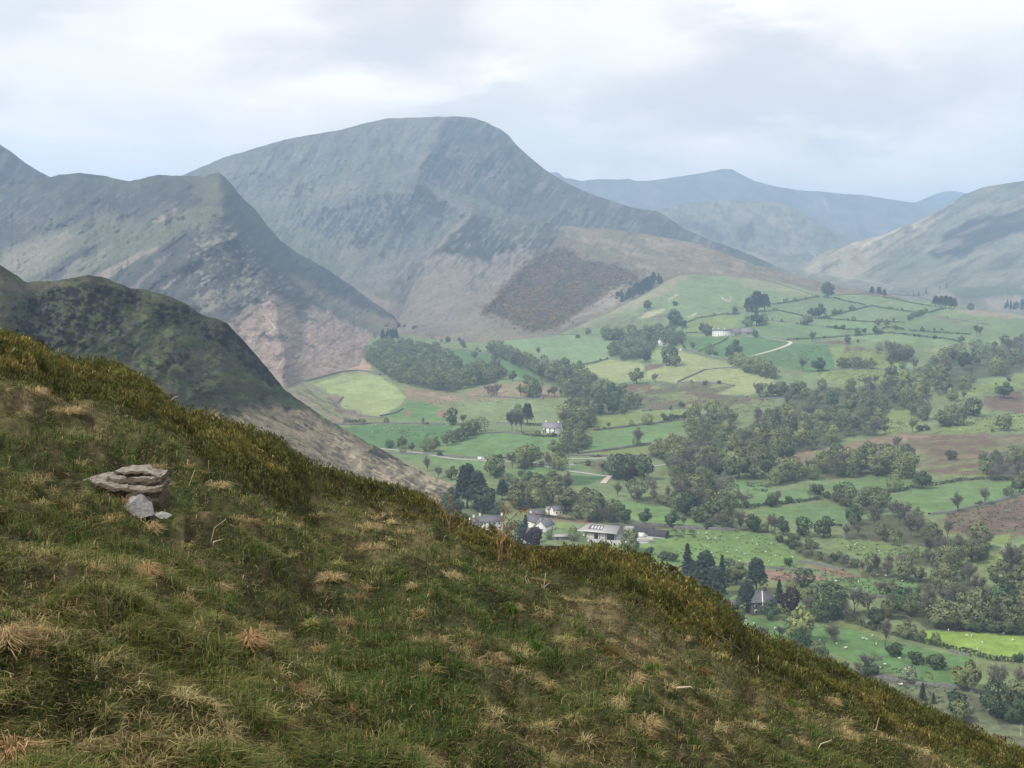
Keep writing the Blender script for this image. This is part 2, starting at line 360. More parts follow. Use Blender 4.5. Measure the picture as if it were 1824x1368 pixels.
    for k, dz in ((1.06, 8), (1.18, 26), (1.5, 52), (2.2, 66), (4.0, 66)):
        q = last * np.array([k, k, 1]); q[:, 2] = last[:, 2] - dz; q[:, 1] = np.minimum(q[:, 1], 10800); ext.insert(0, q); ec.insert(0, a.c[0] * 0 + OLIVE)
    P = np.concatenate([np.array(ext), P]); c = np.concatenate([np.array(ec), a.c])
    structure('ground', grid_mesh('ground', P, terrain_mat('pasture', 0.12, 0.2, 0.4, 0.6, .16), c))

# ------------------------------------------------------------------ fells: each a sheet from its foot to its skyline, carried on down the far side
HILLS = {}
def hill(name, ridge, base, ncol, nrow, paint, scale, k=0.5, rough=0.02, spurs=(), sil=0.0, bump=0.22, bdist=4.0, alb=0.62, speck=0.3, seed=0, gul=0.0, gang=20, var=0.2):
    R = np.array(ridge, float)
    x0, x1 = R[0, 0], R[-1, 0]
    cx = np.linspace(x0, x1, ncol)
    pr = np.interp(cx, R[:, 0], R[:, 1]); dr = np.interp(cx, R[:, 0], R[:, 2])
    if sil: pr = pr + sil * fbm(cx / 22, cx * 0 + 3.3, 4, seed + 5) + sil * 0.5 * fbm(cx / 6, cx * 0 + 7.7, 3, seed + 6)
    bx = [b[0] for b in base]
    pb = np.interp(cx, bx, [b[1] for b in base])
    db = np.interp(cx, bx, [b[2] if len(b) > 2 else float(gdepth(np.array(float(b[0])), np.array(float(b[1])))) for b in base])
    if any(len(b) == 2 for b in base):
        gd = gdepth(cx, pb); use = np.interp(cx, bx, [1.0 if len(b) == 2 else 0.0 for b in base]); db = db + (gd - db) * (use > 0.999)
    kw_ = max(3, ncol // 16) | 1; kn = np.hanning(kw_ + 2)[1:-1]; kn /= kn.sum()
    sm = lambda a: np.convolve(np.pad(a, kw_ // 2, mode='reflect', reflect_type='odd'), kn, 'valid')
    db = sm(db); dr = sm(dr)
    if not any(len(b) == 2 for b in base): pb = sm(pb)
    s = np.linspace(0, 1, nrow)[:, None]
    g = s + k * s * (1 - s)
    PY = pb + (pr - pb) * s; PX = np.broadcast_to(cx, PY.shape).copy()
    D = 1 / (1 / db + (1 / dr - 1 / db) * g)
    fade = np.minimum(1, s * 6) * np.minimum(1, (1 - s) * 5 + 0.12)
    rel = rough * fbm(PX / 46, PY / 46, 5, seed)
    if gul:
        ca, sa = math.cos(math.radians(gang)), math.sin(math.radians(gang))
        u = PX * ca + PY * sa; v = -PX * sa + PY * ca
        rel = rel + gul * (1 - np.abs(fbm(u / 26, v / 120, 4, seed + 9)) * 2)
    D = D * (1 + rel * fade)
    for line, w, amp in spurs:
        d = ldist(line, PX, PY); D = D - amp * np.exp(-np.abs(d / w) ** 1.5) * fade
    P = pt(PX, PY, D)
    a = paint(PX, PY, D)
    lum = a.c.mean(-1, keepdims=True); c = np.clip((a.c * .74 + lum * .26) * alb * 1.62 * np.maximum(lum, .01) ** .26, 0.005, 0.6)
    back = []
    for dd, dz in ((0.02, 0.004), (0.06, 0.03), (0.14, 0.09), (0.3, 0.2)):
        q = P[-1].copy(); q[:, :2] *= (1 + dd); q[:, 2] = np.maximum(q[:, 2] - dz * dr, -60); back.append(q)
    foot = P[0].copy(); foot[:, 2] = np.maximum(foot[:, 2] - 40, -60); foot[:, :2] *= 0.985
    PP = np.concatenate([foot[None], P, np.array(back)])
    cc = np.concatenate([c[:1], c, np.repeat(c[-1:], 4, 0)])
    structure(name, grid_mesh(name, PP, terrain_mat(name + '_cover', scale, var, bump, bdist, speck), cc, flip=True))
    HILLS[name] = (cx, pb, pr, P)
    return P

def hpt(name, px, py):
    cx, pb, pr, P = HILLS[name]
    px = np.asarray(px, float); py = np.asarray(py, float)
    fi = np.clip((px - cx[0]) / (cx[-1] - cx[0]) * (len(cx) - 1), 0, len(cx) - 1.001); i = fi.astype(int); f = (fi - i)[..., None]
    b = np.interp(px, cx, pb); r = np.interp(px, cx, pr)
    fs = np.clip((b - py) / (b - r), 0, 0.9999) * (P.shape[0] - 1); j = fs.astype(int); h = (fs - j)[..., None]
    return (P[j, i] * (1 - f) + P[j, i + 1] * f) * (1 - h) + (P[j + 1, i] * (1 - f) + P[j + 1, i + 1] * f) * h

HEATH = (0.085, 0.078, 0.072); ROCK = (0.120, 0.120, 0.122); GRASS = (0.170, 0.190, 0.095); TAN = (0.290, 0.225, 0.155); SCREE = (0.260, 0.220, 0.195)

def paint_far(X, Y, D):
    a = Paint(X, Y, (0.130, 0.145, 0.120)); a.noise((0.200, 0.190, 0.150), 50, 20, 0.2, 0.4, 0.7, 20, 3); a.noise((0.090, 0.100, 0.090), 22, 10, 0.25, 0.3, 0.7, 30, 5)
    a.line(C(3, 755,320, 785,380), (0.400, 0.380, 0.340), 1.6, 1, .8); return a
hill('far_peak', [(1560, 392, 9800), (1632, 360, 9800), (1660, 348, 9800), (1682, 341, 9800), (1700, 340, 9800), (1720, 344, 9800), (1760, 360, 9800), (1820, 385, 9800)],
     [(1560, 440, 9000), (1820, 440, 9000)], 120, 40, paint_far, 0.004, bdist=20, seed=1)
r8 = [(850, 345), (930, 322), (985, 307), (995, 308), (1005, 317), (1038, 322), (1068, 319), (1101, 320), (1121, 318), (1131, 322), (1158, 322), (1216, 313), (1256, 307), (1286, 301), (1303, 301),
      (1316, 308), (1343, 322), (1373, 330), (1416, 338), (1483, 343), (1536, 347), (1616, 360), (1690, 365), (1760, 374), (1850, 390)]
hill('far_fell', [(x, y, 7600) for x, y in r8], [(850, 480, 5900), (1850, 480, 5900)], 420, 110, paint_far, 0.004, k=0.4, rough=0.008, gul=0.001, gang=10, bdist=18, sil=0.6, seed=2)

def paint_mid(X, Y, D):
    a = Paint(X, Y, (0.200, 0.205, 0.130)); a.noise((0.290, 0.250, 0.180), 40, 14, 0.1, 0.4, 0.9, 15, 4)
    for xy in ((0,420, 150,460, 240,510, 210,560, 60,470, -30,450), (280,470, 380,430, 390,520, 330,570), (-60,470, 60,520, 0,560, -90,520)):
        a.poly(C(3, *xy), (0.085, 0.088, 0.090), 3, 6, 8, 0.9)
    a.noise((0.120, 0.125, 0.110), 9, 6, 0.4, 0.2, 0.7, 30, 8)
    a.line(C(3, 675,590, 712,618, 690,650, 652,688, 680,700, 780,722), (0.420, 0.380, 0.300), 1.3, .8, .8); return a
hill('domed_fell', [(1060, 410, 5300), (1170, 374, 5300), (1216, 364, 5300), (1270, 357, 5300), (1330, 357, 5300), (1393, 362, 5300), (1430, 380, 5250), (1480, 408, 5200), (1520, 428, 5100), (1570, 452, 5000), (1640, 480, 4900)],
     [(1060, 500, 4000), (1420, 500, 3900), (1640, 510, 3900)], 360, 120, paint_mid, 0.008, k=0.6, rough=0.010, gul=0.002, gang=15, bdist=10, sil=0.6, seed=3)

def paint_right(X, Y, D):
    a = Paint(X, Y, (0.195, 0.210, 0.125)); a.noise((0.250, 0.235, 0.155), 60, 18, 0.1, 0.4, 0.9, -28, 4)
    a.poly(C(3, 720,605, 900,540, 1070,505, 1280,415, 1400,390, 1330,470, 1130,560, 1000,690, 900,750, 700,730, 620,690), (0.370, 0.310, 0.200), 8, 8, 24, 0.95, ang=-30, asp=3)  # sunlit ridge: the sunshine is painted in as paler colour
    a.poly(C(3, 780,590, 900,540, 1070,505, 1280,415, 1240,470, 1060,545, 900,580), (0.500, 0.420, 0.250), 5, 5, 20, 0.8, ang=-30, asp=3)  # brightest strip of that painted sunlight
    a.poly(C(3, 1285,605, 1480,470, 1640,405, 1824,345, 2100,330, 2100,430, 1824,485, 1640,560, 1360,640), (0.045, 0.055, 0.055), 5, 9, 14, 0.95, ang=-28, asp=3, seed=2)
    a.poly(C(3, 1540,720, 1700,620, 1900,560, 1900,600, 1700,690), (0.110, 0.115, 0.105), 4, 6, 12, 0.6, ang=-28, asp=3, seed=4)
    a.noise((0.110, 0.120, 0.095), 40, 6, 0.38, 0.2, 0.6, -28, 7); a.noise((0.310, 0.255, 0.200), 60, 8, 0.35, 0.3, 0.6, -20, 9)
    a.poly(C(3, 560,700, 900,745, 1150,800, 1400,840, 2000,800, 2000,930, 560,900), (0.220, 0.200, 0.150), 8, 8, 20, 0.8)
    a.poly(C(3, 1400,795, 1600,780, 1824,790, 2000,800, 2000,830, 1500,850), (0.120, 0.170, 0.100), 4, 4, 12, 0.8)
    a.poly(C(3, 1620,850, 1824,830, 1824,900, 1640,900), (0.330, 0.260, 0.210), 6, 4, 12, 0.8)
    a.line(C(3, 652,690, 760,715, 900,735, 1060,765, 1125,785, 1100,800), (0.360, 0.340, 0.280), 1.0, .7, .7)
    return a
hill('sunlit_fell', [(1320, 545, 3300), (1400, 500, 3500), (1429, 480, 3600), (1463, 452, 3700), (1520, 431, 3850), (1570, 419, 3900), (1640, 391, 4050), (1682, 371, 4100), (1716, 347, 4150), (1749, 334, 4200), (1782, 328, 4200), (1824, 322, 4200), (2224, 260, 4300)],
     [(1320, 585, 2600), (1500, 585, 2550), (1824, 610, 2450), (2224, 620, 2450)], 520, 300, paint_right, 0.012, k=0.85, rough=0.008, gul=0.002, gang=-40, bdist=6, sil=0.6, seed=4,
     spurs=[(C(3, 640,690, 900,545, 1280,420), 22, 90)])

def paint_robinson(X, Y, D):
    a = Paint(X, Y, (0.165, 0.185, 0.105)); a.noise((0.225, 0.200, 0.145), 70, 24, 0.15, 0.4, 0.9, -15, 4)
    a.poly(C(2, -900,480, -300,300, 0,240, 260,175, 640,165, 560,260, 300,330, -300,480), (0.215, 0.185, 0.145), 14, 10, 30, 0.7)
    a.poly(C(2, -700,600, -300,430, 0,330, 200,330, 0,420, -300,520), (0.125, 0.120, 0.105), 10, 12, 20, 0.5, ang=-20, asp=3)
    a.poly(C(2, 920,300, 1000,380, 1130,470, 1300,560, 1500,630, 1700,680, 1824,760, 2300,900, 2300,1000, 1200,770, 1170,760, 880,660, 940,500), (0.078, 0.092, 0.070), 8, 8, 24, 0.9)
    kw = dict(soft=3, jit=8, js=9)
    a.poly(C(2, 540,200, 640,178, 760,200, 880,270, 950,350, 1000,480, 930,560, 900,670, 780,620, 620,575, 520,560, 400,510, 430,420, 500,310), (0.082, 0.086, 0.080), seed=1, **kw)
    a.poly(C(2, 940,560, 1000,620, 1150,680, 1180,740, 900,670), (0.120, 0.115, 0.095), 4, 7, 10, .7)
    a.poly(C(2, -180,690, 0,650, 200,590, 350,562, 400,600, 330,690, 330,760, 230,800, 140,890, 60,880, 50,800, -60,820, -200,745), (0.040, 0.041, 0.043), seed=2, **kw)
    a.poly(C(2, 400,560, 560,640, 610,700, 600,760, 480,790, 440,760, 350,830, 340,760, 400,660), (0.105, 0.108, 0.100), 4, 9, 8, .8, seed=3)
    m = a.mask(C(2, -200,650, 400,540, 620,690, 600,800, 100,920, -200,800), 8, 4)
    a.noise((0.215, 0.210, 0.195), 5, 5, 0.42, 0.15, 0.8, 0, 14, 3, m)
    m = a.mask(C(2, 500,300, 950,350, 1000,600, 860,660, 400,520), 8, 4)
    a.noise((0.170, 0.170, 0.155), 14, 5, 0.36, 0.2, 0.8, 25, 15, 3, m); a.noise((0.060, 0.062, 0.060), 12, 6, 0.25, 0.2, 0.7, 30, 16, 3, m)
    a.poly(C(2, 200,900, 560,860, 800,900, 1000,870, 900,1020, 800,1160, 600,1240, 380,1180, 100,1060), (0.250, 0.210, 0.175), 12, 12, 20, .8, ang=-45, asp=3)
    a.noise((0.125, 0.125, 0.095), 34, 5, 0.33, 0.2, 0.6, -50, 18); a.noise((0.260, 0.230, 0.200), 40, 4, 0.42, 0.2, 0.6, -55, 19)
    for l in ((420,640, 330,770, 295,870), (440,640, 400,690)): a.line(C(2, *l), (0.330, 0.310, 0.280), 1.4, 1, .8, 1)
    a.poly(C(2, 0,1050, 150,1120, 400,1200, 560,1230, 620,1290, 500,1400, 100,1400, 0,1200), (0.235, 0.195, 0.130), 8, 8, 20, .85)
    a.poly(C(2, 100,1100, 300,1180, 560,1260, 640,1320, 480,1310, 250,1230), (0.330, 0.235, 0.180), 5, 5, 12, .7); a.poly(C(2, 580,1230, 700,1195, 640,1240), BROWN, 2, 2, 8, .8)
    a.noise(a.c * 0.6, 4, 2.5, 0.5, 0.15, 0.7, -30, 22, 3)
    return a
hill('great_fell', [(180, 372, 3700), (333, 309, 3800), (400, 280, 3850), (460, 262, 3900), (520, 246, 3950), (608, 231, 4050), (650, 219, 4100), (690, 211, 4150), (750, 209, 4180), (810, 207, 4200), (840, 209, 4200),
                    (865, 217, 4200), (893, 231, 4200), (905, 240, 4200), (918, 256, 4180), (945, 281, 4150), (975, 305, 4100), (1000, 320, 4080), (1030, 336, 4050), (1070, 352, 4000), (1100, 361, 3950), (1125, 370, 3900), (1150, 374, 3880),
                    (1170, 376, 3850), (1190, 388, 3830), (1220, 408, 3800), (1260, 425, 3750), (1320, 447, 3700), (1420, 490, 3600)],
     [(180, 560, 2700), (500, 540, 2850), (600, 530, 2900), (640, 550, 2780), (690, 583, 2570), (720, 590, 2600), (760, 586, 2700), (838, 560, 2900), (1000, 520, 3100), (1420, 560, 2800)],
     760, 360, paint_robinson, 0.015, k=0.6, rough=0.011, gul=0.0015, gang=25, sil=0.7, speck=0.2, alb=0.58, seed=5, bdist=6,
     spurs=[(C(2, 560,180, 520,300, 430,420, 400,520), 16, 130), (C(2, 400,520, 520,600, 690,690), 20, 120), (C(2, 400,560, 330,690, 200,900), 14, 60), (C(2, 940,330, 1150,480, 1500,640), 16, 90)])

def paint_bank(X, Y, D):
    a = Paint(X, Y, (0.255, 0.200, 0.125)); a.noise((0.200, 0.185, 0.105), 60, 16, 0.1, 0.4, 0.9, 18, 4); a.noise((0.330, 0.255, 0.180), 40, 9, 0.3, 0.3, 0.7, 15, 6)
    a.poly(C(2, 300,1060, 690,680, 1000,700, 1200,800, 1020,900, 760,1200, 700,1330, 200,1330), (0.255, 0.215, 0.180), 8, 8, 20, 1, ang=-45, asp=3)
    a.poly(C(2, 690,680, 850,720, 1060,720, 1170,745, 1130,830, 1040,890, 900,900, 740,940, 640,915, 545,895, 600,800), (0.055, 0.060, 0.052), 4, 9, 9, .95, ang=-45, asp=2)
    a.poly(C(2, 830,700, 1050,715, 1080,760, 960,860, 880,830, 820,770), (0.145, 0.165, 0.090), 7, 8, 12, .75); a.poly(C(2, 1060,790, 1160,745, 1190,790, 1040,920, 1000,920), (0.100, 0.110, 0.080), 3, 7, 8, .8, ang=-45, asp=3)
    a.poly(C(2, 420,950, 560,840, 690,690, 640,800, 480,930), (0.085, 0.085, 0.080), 2, 4, 8, .8, ang=-45, asp=3); a.poly(C(2, 360,1045, 430,980, 470,970, 400,1040), (0.085, 0.085, 0.080), 2, 3, 8, .8)
    m = a.mask(C(2, 540,890, 700,680, 1190,740, 1180,860, 900,1100, 700,1100), 8, 4)
    a.noise((0.270, 0.255, 0.235), 18, 3.5, 0.38, 0.2, 0.7, -48, 9, 3, m); a.noise((0.100, 0.100, 0.085), 14, 3.5, 0.36, 0.2, 0.7, -48, 10, 3, m)
    g = a.poly(C(2, 1180,870, 1300,935, 1440,955, 1590,1005, 1585,1050, 1460,1095, 1330,1175, 1180,1285, 1090,1325, 990,1315, 900,1275, 755,1205, 830,1130, 900,1050, 990,970), (0.125, 0.090, 0.060), 4, 6, 9, .95, ang=-30, asp=2)
    a.noise((0.250, 0.170, 0.070), 9, 3, 0.35, 0.2, 0.7, -28, 12, 3, g); a.noise((0.070, 0.058, 0.042), 9, 3, 0.3, 0.2, 0.8, -28, 13, 3, g)
    a.poly(C(2, 1170,1300, 1330,1185, 1500,1065, 1475,1180, 1330,1235, 1180,1310), (0.340, 0.270, 0.200), 3, 3, 10, .95)
    a.poly(C(2, 600,1240, 820,1220, 1000,1330, 1180,1320, 1180,1400, 600,1400), (0.260, 0.230, 0.150), 6, 6, 12, .8)
    a.noise(a.c * 0.6, 5, 2.5, 0.48, 0.15, 0.6, -30, 22, 3)
    return a
hill('brown_bank', [(690, 586, 2480), (706, 572, 2520), (716, 556, 2560), (728, 525, 2620), (746, 488, 2700), (776, 440, 2800), (812, 400, 2920), (838, 380, 3000), (870, 388, 3000), (910, 394, 3000), (950, 392, 3000), (1000, 402, 3000), (1045, 406, 3000), (1091, 408, 2980),
                    (1130, 414, 2960), (1216, 429, 2900), (1249, 436, 2860), (1299, 454, 2760), (1349, 473, 2680), (1416, 491, 2600), (1469, 504, 2520), (1516, 512, 2460), (1549, 518, 2400), (1600, 529, 2330), (1640, 537, 2290)],
     [(690, 592), (715, 594), (760, 602), (850, 611), (900, 607), (979, 600), (1005, 591), (1050, 572), (1100, 550), (1140, 526), (1180, 503), (1216, 489), (1316, 493), (1380, 504), (1450, 524), (1550, 532), (1640, 543)],
     640, 240, paint_bank, 0.02, k=0.25, rough=0.008, gul=0.002, gang=38, sil=0.5, seed=6, bdist=3,
     spurs=[(C(2, 1180,750, 1040,900, 760,1200), 14, 60), (C(2, 690,690, 560,880, 400,1060), 10, 50)])

def paint_peak(X, Y, D):
    a = Paint(X, Y, (0.150, 0.165, 0.105)); a.noise(HEATH, 40, 14, 0.0, 0.4, 0.8, 30, 4); a.poly([(-250, 150), (30, 262), (75, 312), (-50, 320), (-250, 300)], (0.100, 0.100, 0.095), 10, 8); return a
hill('left_peak', [(-300, 170, 3000), (-60, 225, 3000), (0, 257, 3000), (20, 270, 3000), (45, 290, 3020), (70, 305, 3050), (120, 330, 3100), (220, 380, 3100)],
     [(-300, 500, 2500), (220, 480, 2500)], 200, 120, paint_peak, 0.015, rough=0.02, gul=0.01, gang=30, sil=0.6, seed=7)

def paint_ridge(X, Y, D):
    a = Paint(X, Y, (0.088, 0.083, 0.080)); a.noise((0.120, 0.125, 0.090), 30, 12, 0.15, 0.3, 0.8, -35, 4)
    a.poly(C(1, -300,820, 0,740, 300,600, 600,560, 760,580, 1100,470, 1210,520, 1100,620, 860,700, 560,860, 480,900, 200,920, -300,950), (0.170, 0.185, 0.098), 10, 12, 20, .95, ang=-32, asp=3)
    a.poly(C(1, -300,900, 0,780, 340,640, 420,660, 330,740, 200,860, 130,920, -300,960), (0.270, 0.245, 0.165), 9, 10, 18, .85, ang=-30, asp=3)
    a.poly(C(1, 340,810, 620,700, 560,800, 440,870, 300,920), (0.240, 0.230, 0.150), 5, 6, 12, .8, ang=-30, asp=3)
    kw = dict(soft=3, jit=5, js=8, ang=-35, asp=4)
    a.poly(C(1, 190,910, 420,735, 530,700, 500,745, 390,800, 310,890), (0.100, 0.100, 0.092), **kw)
    for xy in ((810,575, 940,515, 930,545, 840,585), (500,885, 700,770, 870,700, 830,745, 640,850, 560,900), (690,945, 830,835, 780,880, 740,950), (855,940, 1000,838, 960,885, 890,945), (820,790, 930,750, 840,820)):
        a.poly(C(1, *xy), (0.335, 0.250, 0.185), 2.5, 4, 8, .9, ang=-35, asp=4)
    a.poly(C(1, 600,900, 830,740, 1060,690, 900,850, 760,960, 640,990), (0.100, 0.100, 0.090), 5, 8, 9, .5, ang=-35, asp=4)
    a.poly(C(1, 1050,710, 1250,628, 1270,660, 1180,720, 1330,850, 1280,830, 1150,730), (0.290, 0.250, 0.140), 3, 5, 7, .85)
    a.poly(C(1, 1060,350, 1170,325, 1230,400, 1210,470, 1100,480, 1040,440), (0.155, 0.170, 0.090), 6, 6, 10, .8)
    a.poly(C(1, 340,330, 700,370, 900,335, 1080,345, 1080,370, 860,365, 700,400, 400,360), (0.135, 0.145, 0.085), 4, 4, 9, .7)
    a.poly(C(1, 1050,990, 1200,920, 1420,850, 1450,900, 1320,960, 1200,1040, 1080,1080), (0.260, 0.225, 0.150), 4, 7, 8, .8, ang=-20, asp=2)
    a.poly(C(1, 1180,1140, 1330,1040, 1440,950, 1600,1060, 1700,1040, 1824,1095, 1960,1180, 2100,1250, 2000,1500, 1400,1600, 1000,1600), PINK, 6, 8, 14, .97)
    a.poly(C(1, 1540,860, 1824,1000, 2080,1110, 2200,1160, 2100,1220, 1824,1090, 1640,970), (0.235, 0.200, 0.130), 6, 6, 14, .85); a.poly(C(1, 1700,1000, 1900,1100, 2150,1180, 2050,1200, 1824,1110), (0.155, 0.165, 0.095), 4, 5, 12, .7)
    for xy in ((1060,1080, 1240,1030, 1440,900, 1500,930, 1380,1010, 1220,1110, 1150,1110), (1400,1190, 1510,1175, 1560,1215, 1440,1225), (1540,1060, 1640,1070, 1690,1115, 1600,1120), (1470,1300, 1520,1290, 1500,1340), (1620,1240, 1690,1250, 1660,1262), (1450,880, 1560,900, 1600,960, 1480,930)):
        a.poly(C(1, *xy), (0.110, 0.110, 0.105), 2, 5, 6, .85)
    m = a.mask(C(1, 1000,600, 1250,600, 1500,840, 1600,980, 1300,1080, 1000,1000), 8, 4)
    a.noise((0.300, 0.265, 0.185), 8, 3, 0.4, 0.15, 0.8, -25, 15, 3, m); a.noise((0.070, 0.070, 0.066), 8, 4, 0.2, 0.2, 0.8, -30, 16, 3, m)
    m = a.mask(C(1, -300,400, 700,400, 1000,500, 600,600, -300,800), 10, 5); a.noise((0.190, 0.175, 0.160), 24, 3, 0.42, 0.2, 0.7, -35, 17, 3, m)
    m = a.mask(C(1, 1180,1140, 1440,950, 2100,1250, 1900,1600, 1000,1600), 8, 4); a.noise((0.240, 0.165, 0.120), 12, 3, 0.3, 0.2, 0.6, -15, 18, 3, m); a.noise((0.400, 0.310, 0.240), 16, 5, 0.35, 0.2, 0.5, -10, 19, 3, m)
    for l in ((1410,1080, 1470,1150, 1440,1180), (1555,1190, 1510,1260, 1520,1310, 1480,1368), (1430,960, 1400,1000)): a.line(C(1, *l), (0.460, 0.400, 0.310), .9, .7, .8, .5)
    a.poly(C(4, 90,470, 200,440, 400,395, 600,370, 560,300, 640,260, 660,420, 180,500), (0.240, 0.230, 0.130), 5, 4, 12, .6)
    a.noise(a.c * 0.62, 4, 2, 0.45, 0.15, 0.7, -30, 22, 3)
    return a
hill('craggy_ridge', [(-300, 345, 2500), (0, 337, 2450), (60, 322, 2450), (110, 311, 2430), (143, 308, 2420), (173, 312, 2410), (200, 317, 2400), (230, 324, 2390), (253, 318, 2370), (283, 312, 2350), (327, 313, 2330), (360, 315, 2320), (373, 311, 2310), (390, 308, 2300),
                      (400, 315, 2310), (413, 330, 2330), (430, 350, 2350), (453, 371, 2380), (480, 407, 2420), (500, 430, 2450), (533, 453, 2500), (560, 467, 2540), (587, 483, 2600), (608, 497, 2640), (640, 520, 2680), (680, 547, 2560), (700, 562, 2420), (712, 575, 2290)],
     [(-300, 760, 1150), (300, 745, 1200), (440, 715, 1290), (520, 691), (585, 668), (632, 656), (655, 640), (690, 590), (712, 583)],
     760, 420, paint_ridge, 0.03, k=0.55, rough=0.014, gul=0.004, gang=55, sil=1.3, seed=8, bdist=3,
     spurs=[(C(1, 1170,330, 1200,520, 1270,660, 1400,860, 1470,1000, 1520,1400, 1560,1700), 26, 120), (C(1, 1270,660, 1100,720, 900,850, 760,950), 12, 40)])

def paint_knoll(X, Y, D):
    a = Paint(X, Y, (0.083, 0.115, 0.045)); a.noise((0.105, 0.100, 0.060), 50, 20, 0.1, 0.4, 0.9, 10, 4); a.noise((0.130, 0.180, 0.050), 30, 10, 0.4, 0.25, 0.8, 15, 6); a.noise((0.055, 0.060, 0.040), 14, 6, 0.3, 0.25, 0.7, 10, 7)
    a.poly(C(1, -100,890, 140,905, 280,895, 400,915, 230,965, 60,955, -100,960), (0.150, 0.125, 0.085), 4, 4, 10, .9)
    kw = dict(soft=2.0, jit=4.5, js=7)
    for xy in ((60,1040, 230,955, 470,920, 690,945, 800,990, 640,1045, 660,1130, 560,1165, 420,1205, 330,1255, 240,1295, 170,1230, 80,1130), (790,1020, 900,1010, 1000,1035, 1090,1090, 1030,1145, 850,1125), (-100,1150, 60,1180, 130,1300, -100,1300),
               (1080,1150, 1220,1115, 1320,1220, 1450,1368, 1520,1460, 1440,1460, 1320,1380, 1250,1290, 1110,1210), (870,1290, 1020,1270, 1000,1340, 900,1350), (560,1130, 640,1100, 650,1180, 570,1190)):
        a.poly(C(1, *xy), (0.026, 0.027, 0.027), seed=len(xy), **kw)
    m = a.mask(C(1, 0,930, 690,930, 1100,1060, 1500,1440, 1000,1368, 500,1200, 200,1300, 0,1250), 6, 4)
    a.noise((0.115, 0.120, 0.115), 5, 6, 0.36, 0.15, 0.7, 60, 15, 3, m); a.noise((0.085, 0.125, 0.040), 10, 5, 0.3, 0.2, 0.8, 10, 16, 3, m)
    a.poly(C(4, -800,900, -400,700, 0,640, 250,650, 540,800, 700,900, 900,1000, 1260,1150, 1330,1260, 600,1500, -800,1200), (0.43, 0.345, 0.20), 9, 10, 20, .95)  # tan dead grass, colour lightened because this flank falls in shade
    a.poly(C(4, 0,560, 200,590, 420,740, 560,830, 420,760, 240,650, 0,640), (0.125, 0.150, 0.065), 4, 5, 12, .85)
    for xy in ((640,930, 740,900, 880,990, 1060,1090, 1000,1060, 840,985, 700,960), (90,610, 150,640, 110,660), (200,570, 330,650, 430,730, 300,660), (230,740, 290,750, 250,765)):
        a.poly(C(4, *xy), (0.055, 0.052, 0.042), 1.5, 3, 6, .9)
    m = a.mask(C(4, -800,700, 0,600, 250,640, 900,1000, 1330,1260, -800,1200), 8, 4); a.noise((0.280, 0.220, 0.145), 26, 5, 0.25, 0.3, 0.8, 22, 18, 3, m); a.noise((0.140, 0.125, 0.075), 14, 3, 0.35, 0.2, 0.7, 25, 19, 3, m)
    a.noise(a.c * 0.6, 4, 2, 0.45, 0.15, 0.7, 20, 22, 3)
    return a
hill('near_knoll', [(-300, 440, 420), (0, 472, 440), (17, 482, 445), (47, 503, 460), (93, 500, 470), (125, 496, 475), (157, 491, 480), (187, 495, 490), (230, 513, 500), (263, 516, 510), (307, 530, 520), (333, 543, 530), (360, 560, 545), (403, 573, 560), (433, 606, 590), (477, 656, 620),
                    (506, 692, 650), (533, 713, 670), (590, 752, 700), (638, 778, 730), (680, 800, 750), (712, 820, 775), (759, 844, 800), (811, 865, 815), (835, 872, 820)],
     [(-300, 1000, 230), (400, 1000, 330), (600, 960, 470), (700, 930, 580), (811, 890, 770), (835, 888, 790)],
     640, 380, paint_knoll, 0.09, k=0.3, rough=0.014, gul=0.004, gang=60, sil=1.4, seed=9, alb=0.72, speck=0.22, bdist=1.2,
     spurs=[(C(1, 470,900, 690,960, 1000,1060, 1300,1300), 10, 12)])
# ------------------------------------------------------------------ tree building
def tri_tube(path, r0, r1, sides=5):
    """tapered tube along a list of points -> (verts, quads)"""
    P = [Vector(p) for p in path]; V = []; Q = []
    n = len(P)
    for i, p in enumerate(P):
        d = (P[min(i + 1, n - 1)] - P[max(i - 1, 0)]).normalized()
        a = d.orthogonal().normalized(); b = d.cross(a)
        r = r0 + (r1 - r0) * i / (n - 1)
        for k in range(sides):
            t = 2 * math.pi * k / sides; V.append(p + (a * math.cos(t) + b * math.sin(t)) * r)
    for i in range(n - 1):
        for k in range(sides):
            Q.append((i * sides + k, i * sides + (k + 1) % sides, (i + 1) * sides + (k + 1) % sides, (i + 1) * sides + k))
    return V, Q

class Soup:
    def __init__(s): s.v = []; s.f = []; s.c = []
    def add(s, V, Fs, col=None):
        o = len(s.v); s.v += [tuple(v) for v in V]; s.f += [tuple(i + o for i in f) for f in Fs]
        s.c += [col or (1, 1, 1)] * len(V)
    def tube(s, path, r0, r1, sides=5, col=None): s.add(*tri_tube(path, r0, r1, sides), col)
    def box(s, c, size, rz=0, col=None):
        cx, cy, cz = c; sx, sy, sz = [q / 2 for q in size]; ca, sa = math.cos(rz), math.sin(rz)
        V = []
        for z in (-sz, sz):
            for x, y in ((-sx, -sy), (sx, -sy), (sx, sy), (-sx, sy)):
                V.append((cx + x * ca - y * sa, cy + x * sa + y * ca, cz + z))
        s.add(V, [(0, 3, 2, 1), (4, 5, 6, 7), (0, 1, 5, 4), (1, 2, 6, 5), (2, 3, 7, 6), (3, 0, 4, 7)], col)
    def mesh(s, name, mat, col=False, smooth=False):
        L = np.concatenate([np.array(f) for f in s.f]); n = np.array([len(f) for f in s.f])
        return mesh_np(name, np.array(s.v), L, np.concatenate([[0], np.cumsum(n)[:-1]]), mat, np.array(s.c) if col else None, smooth)

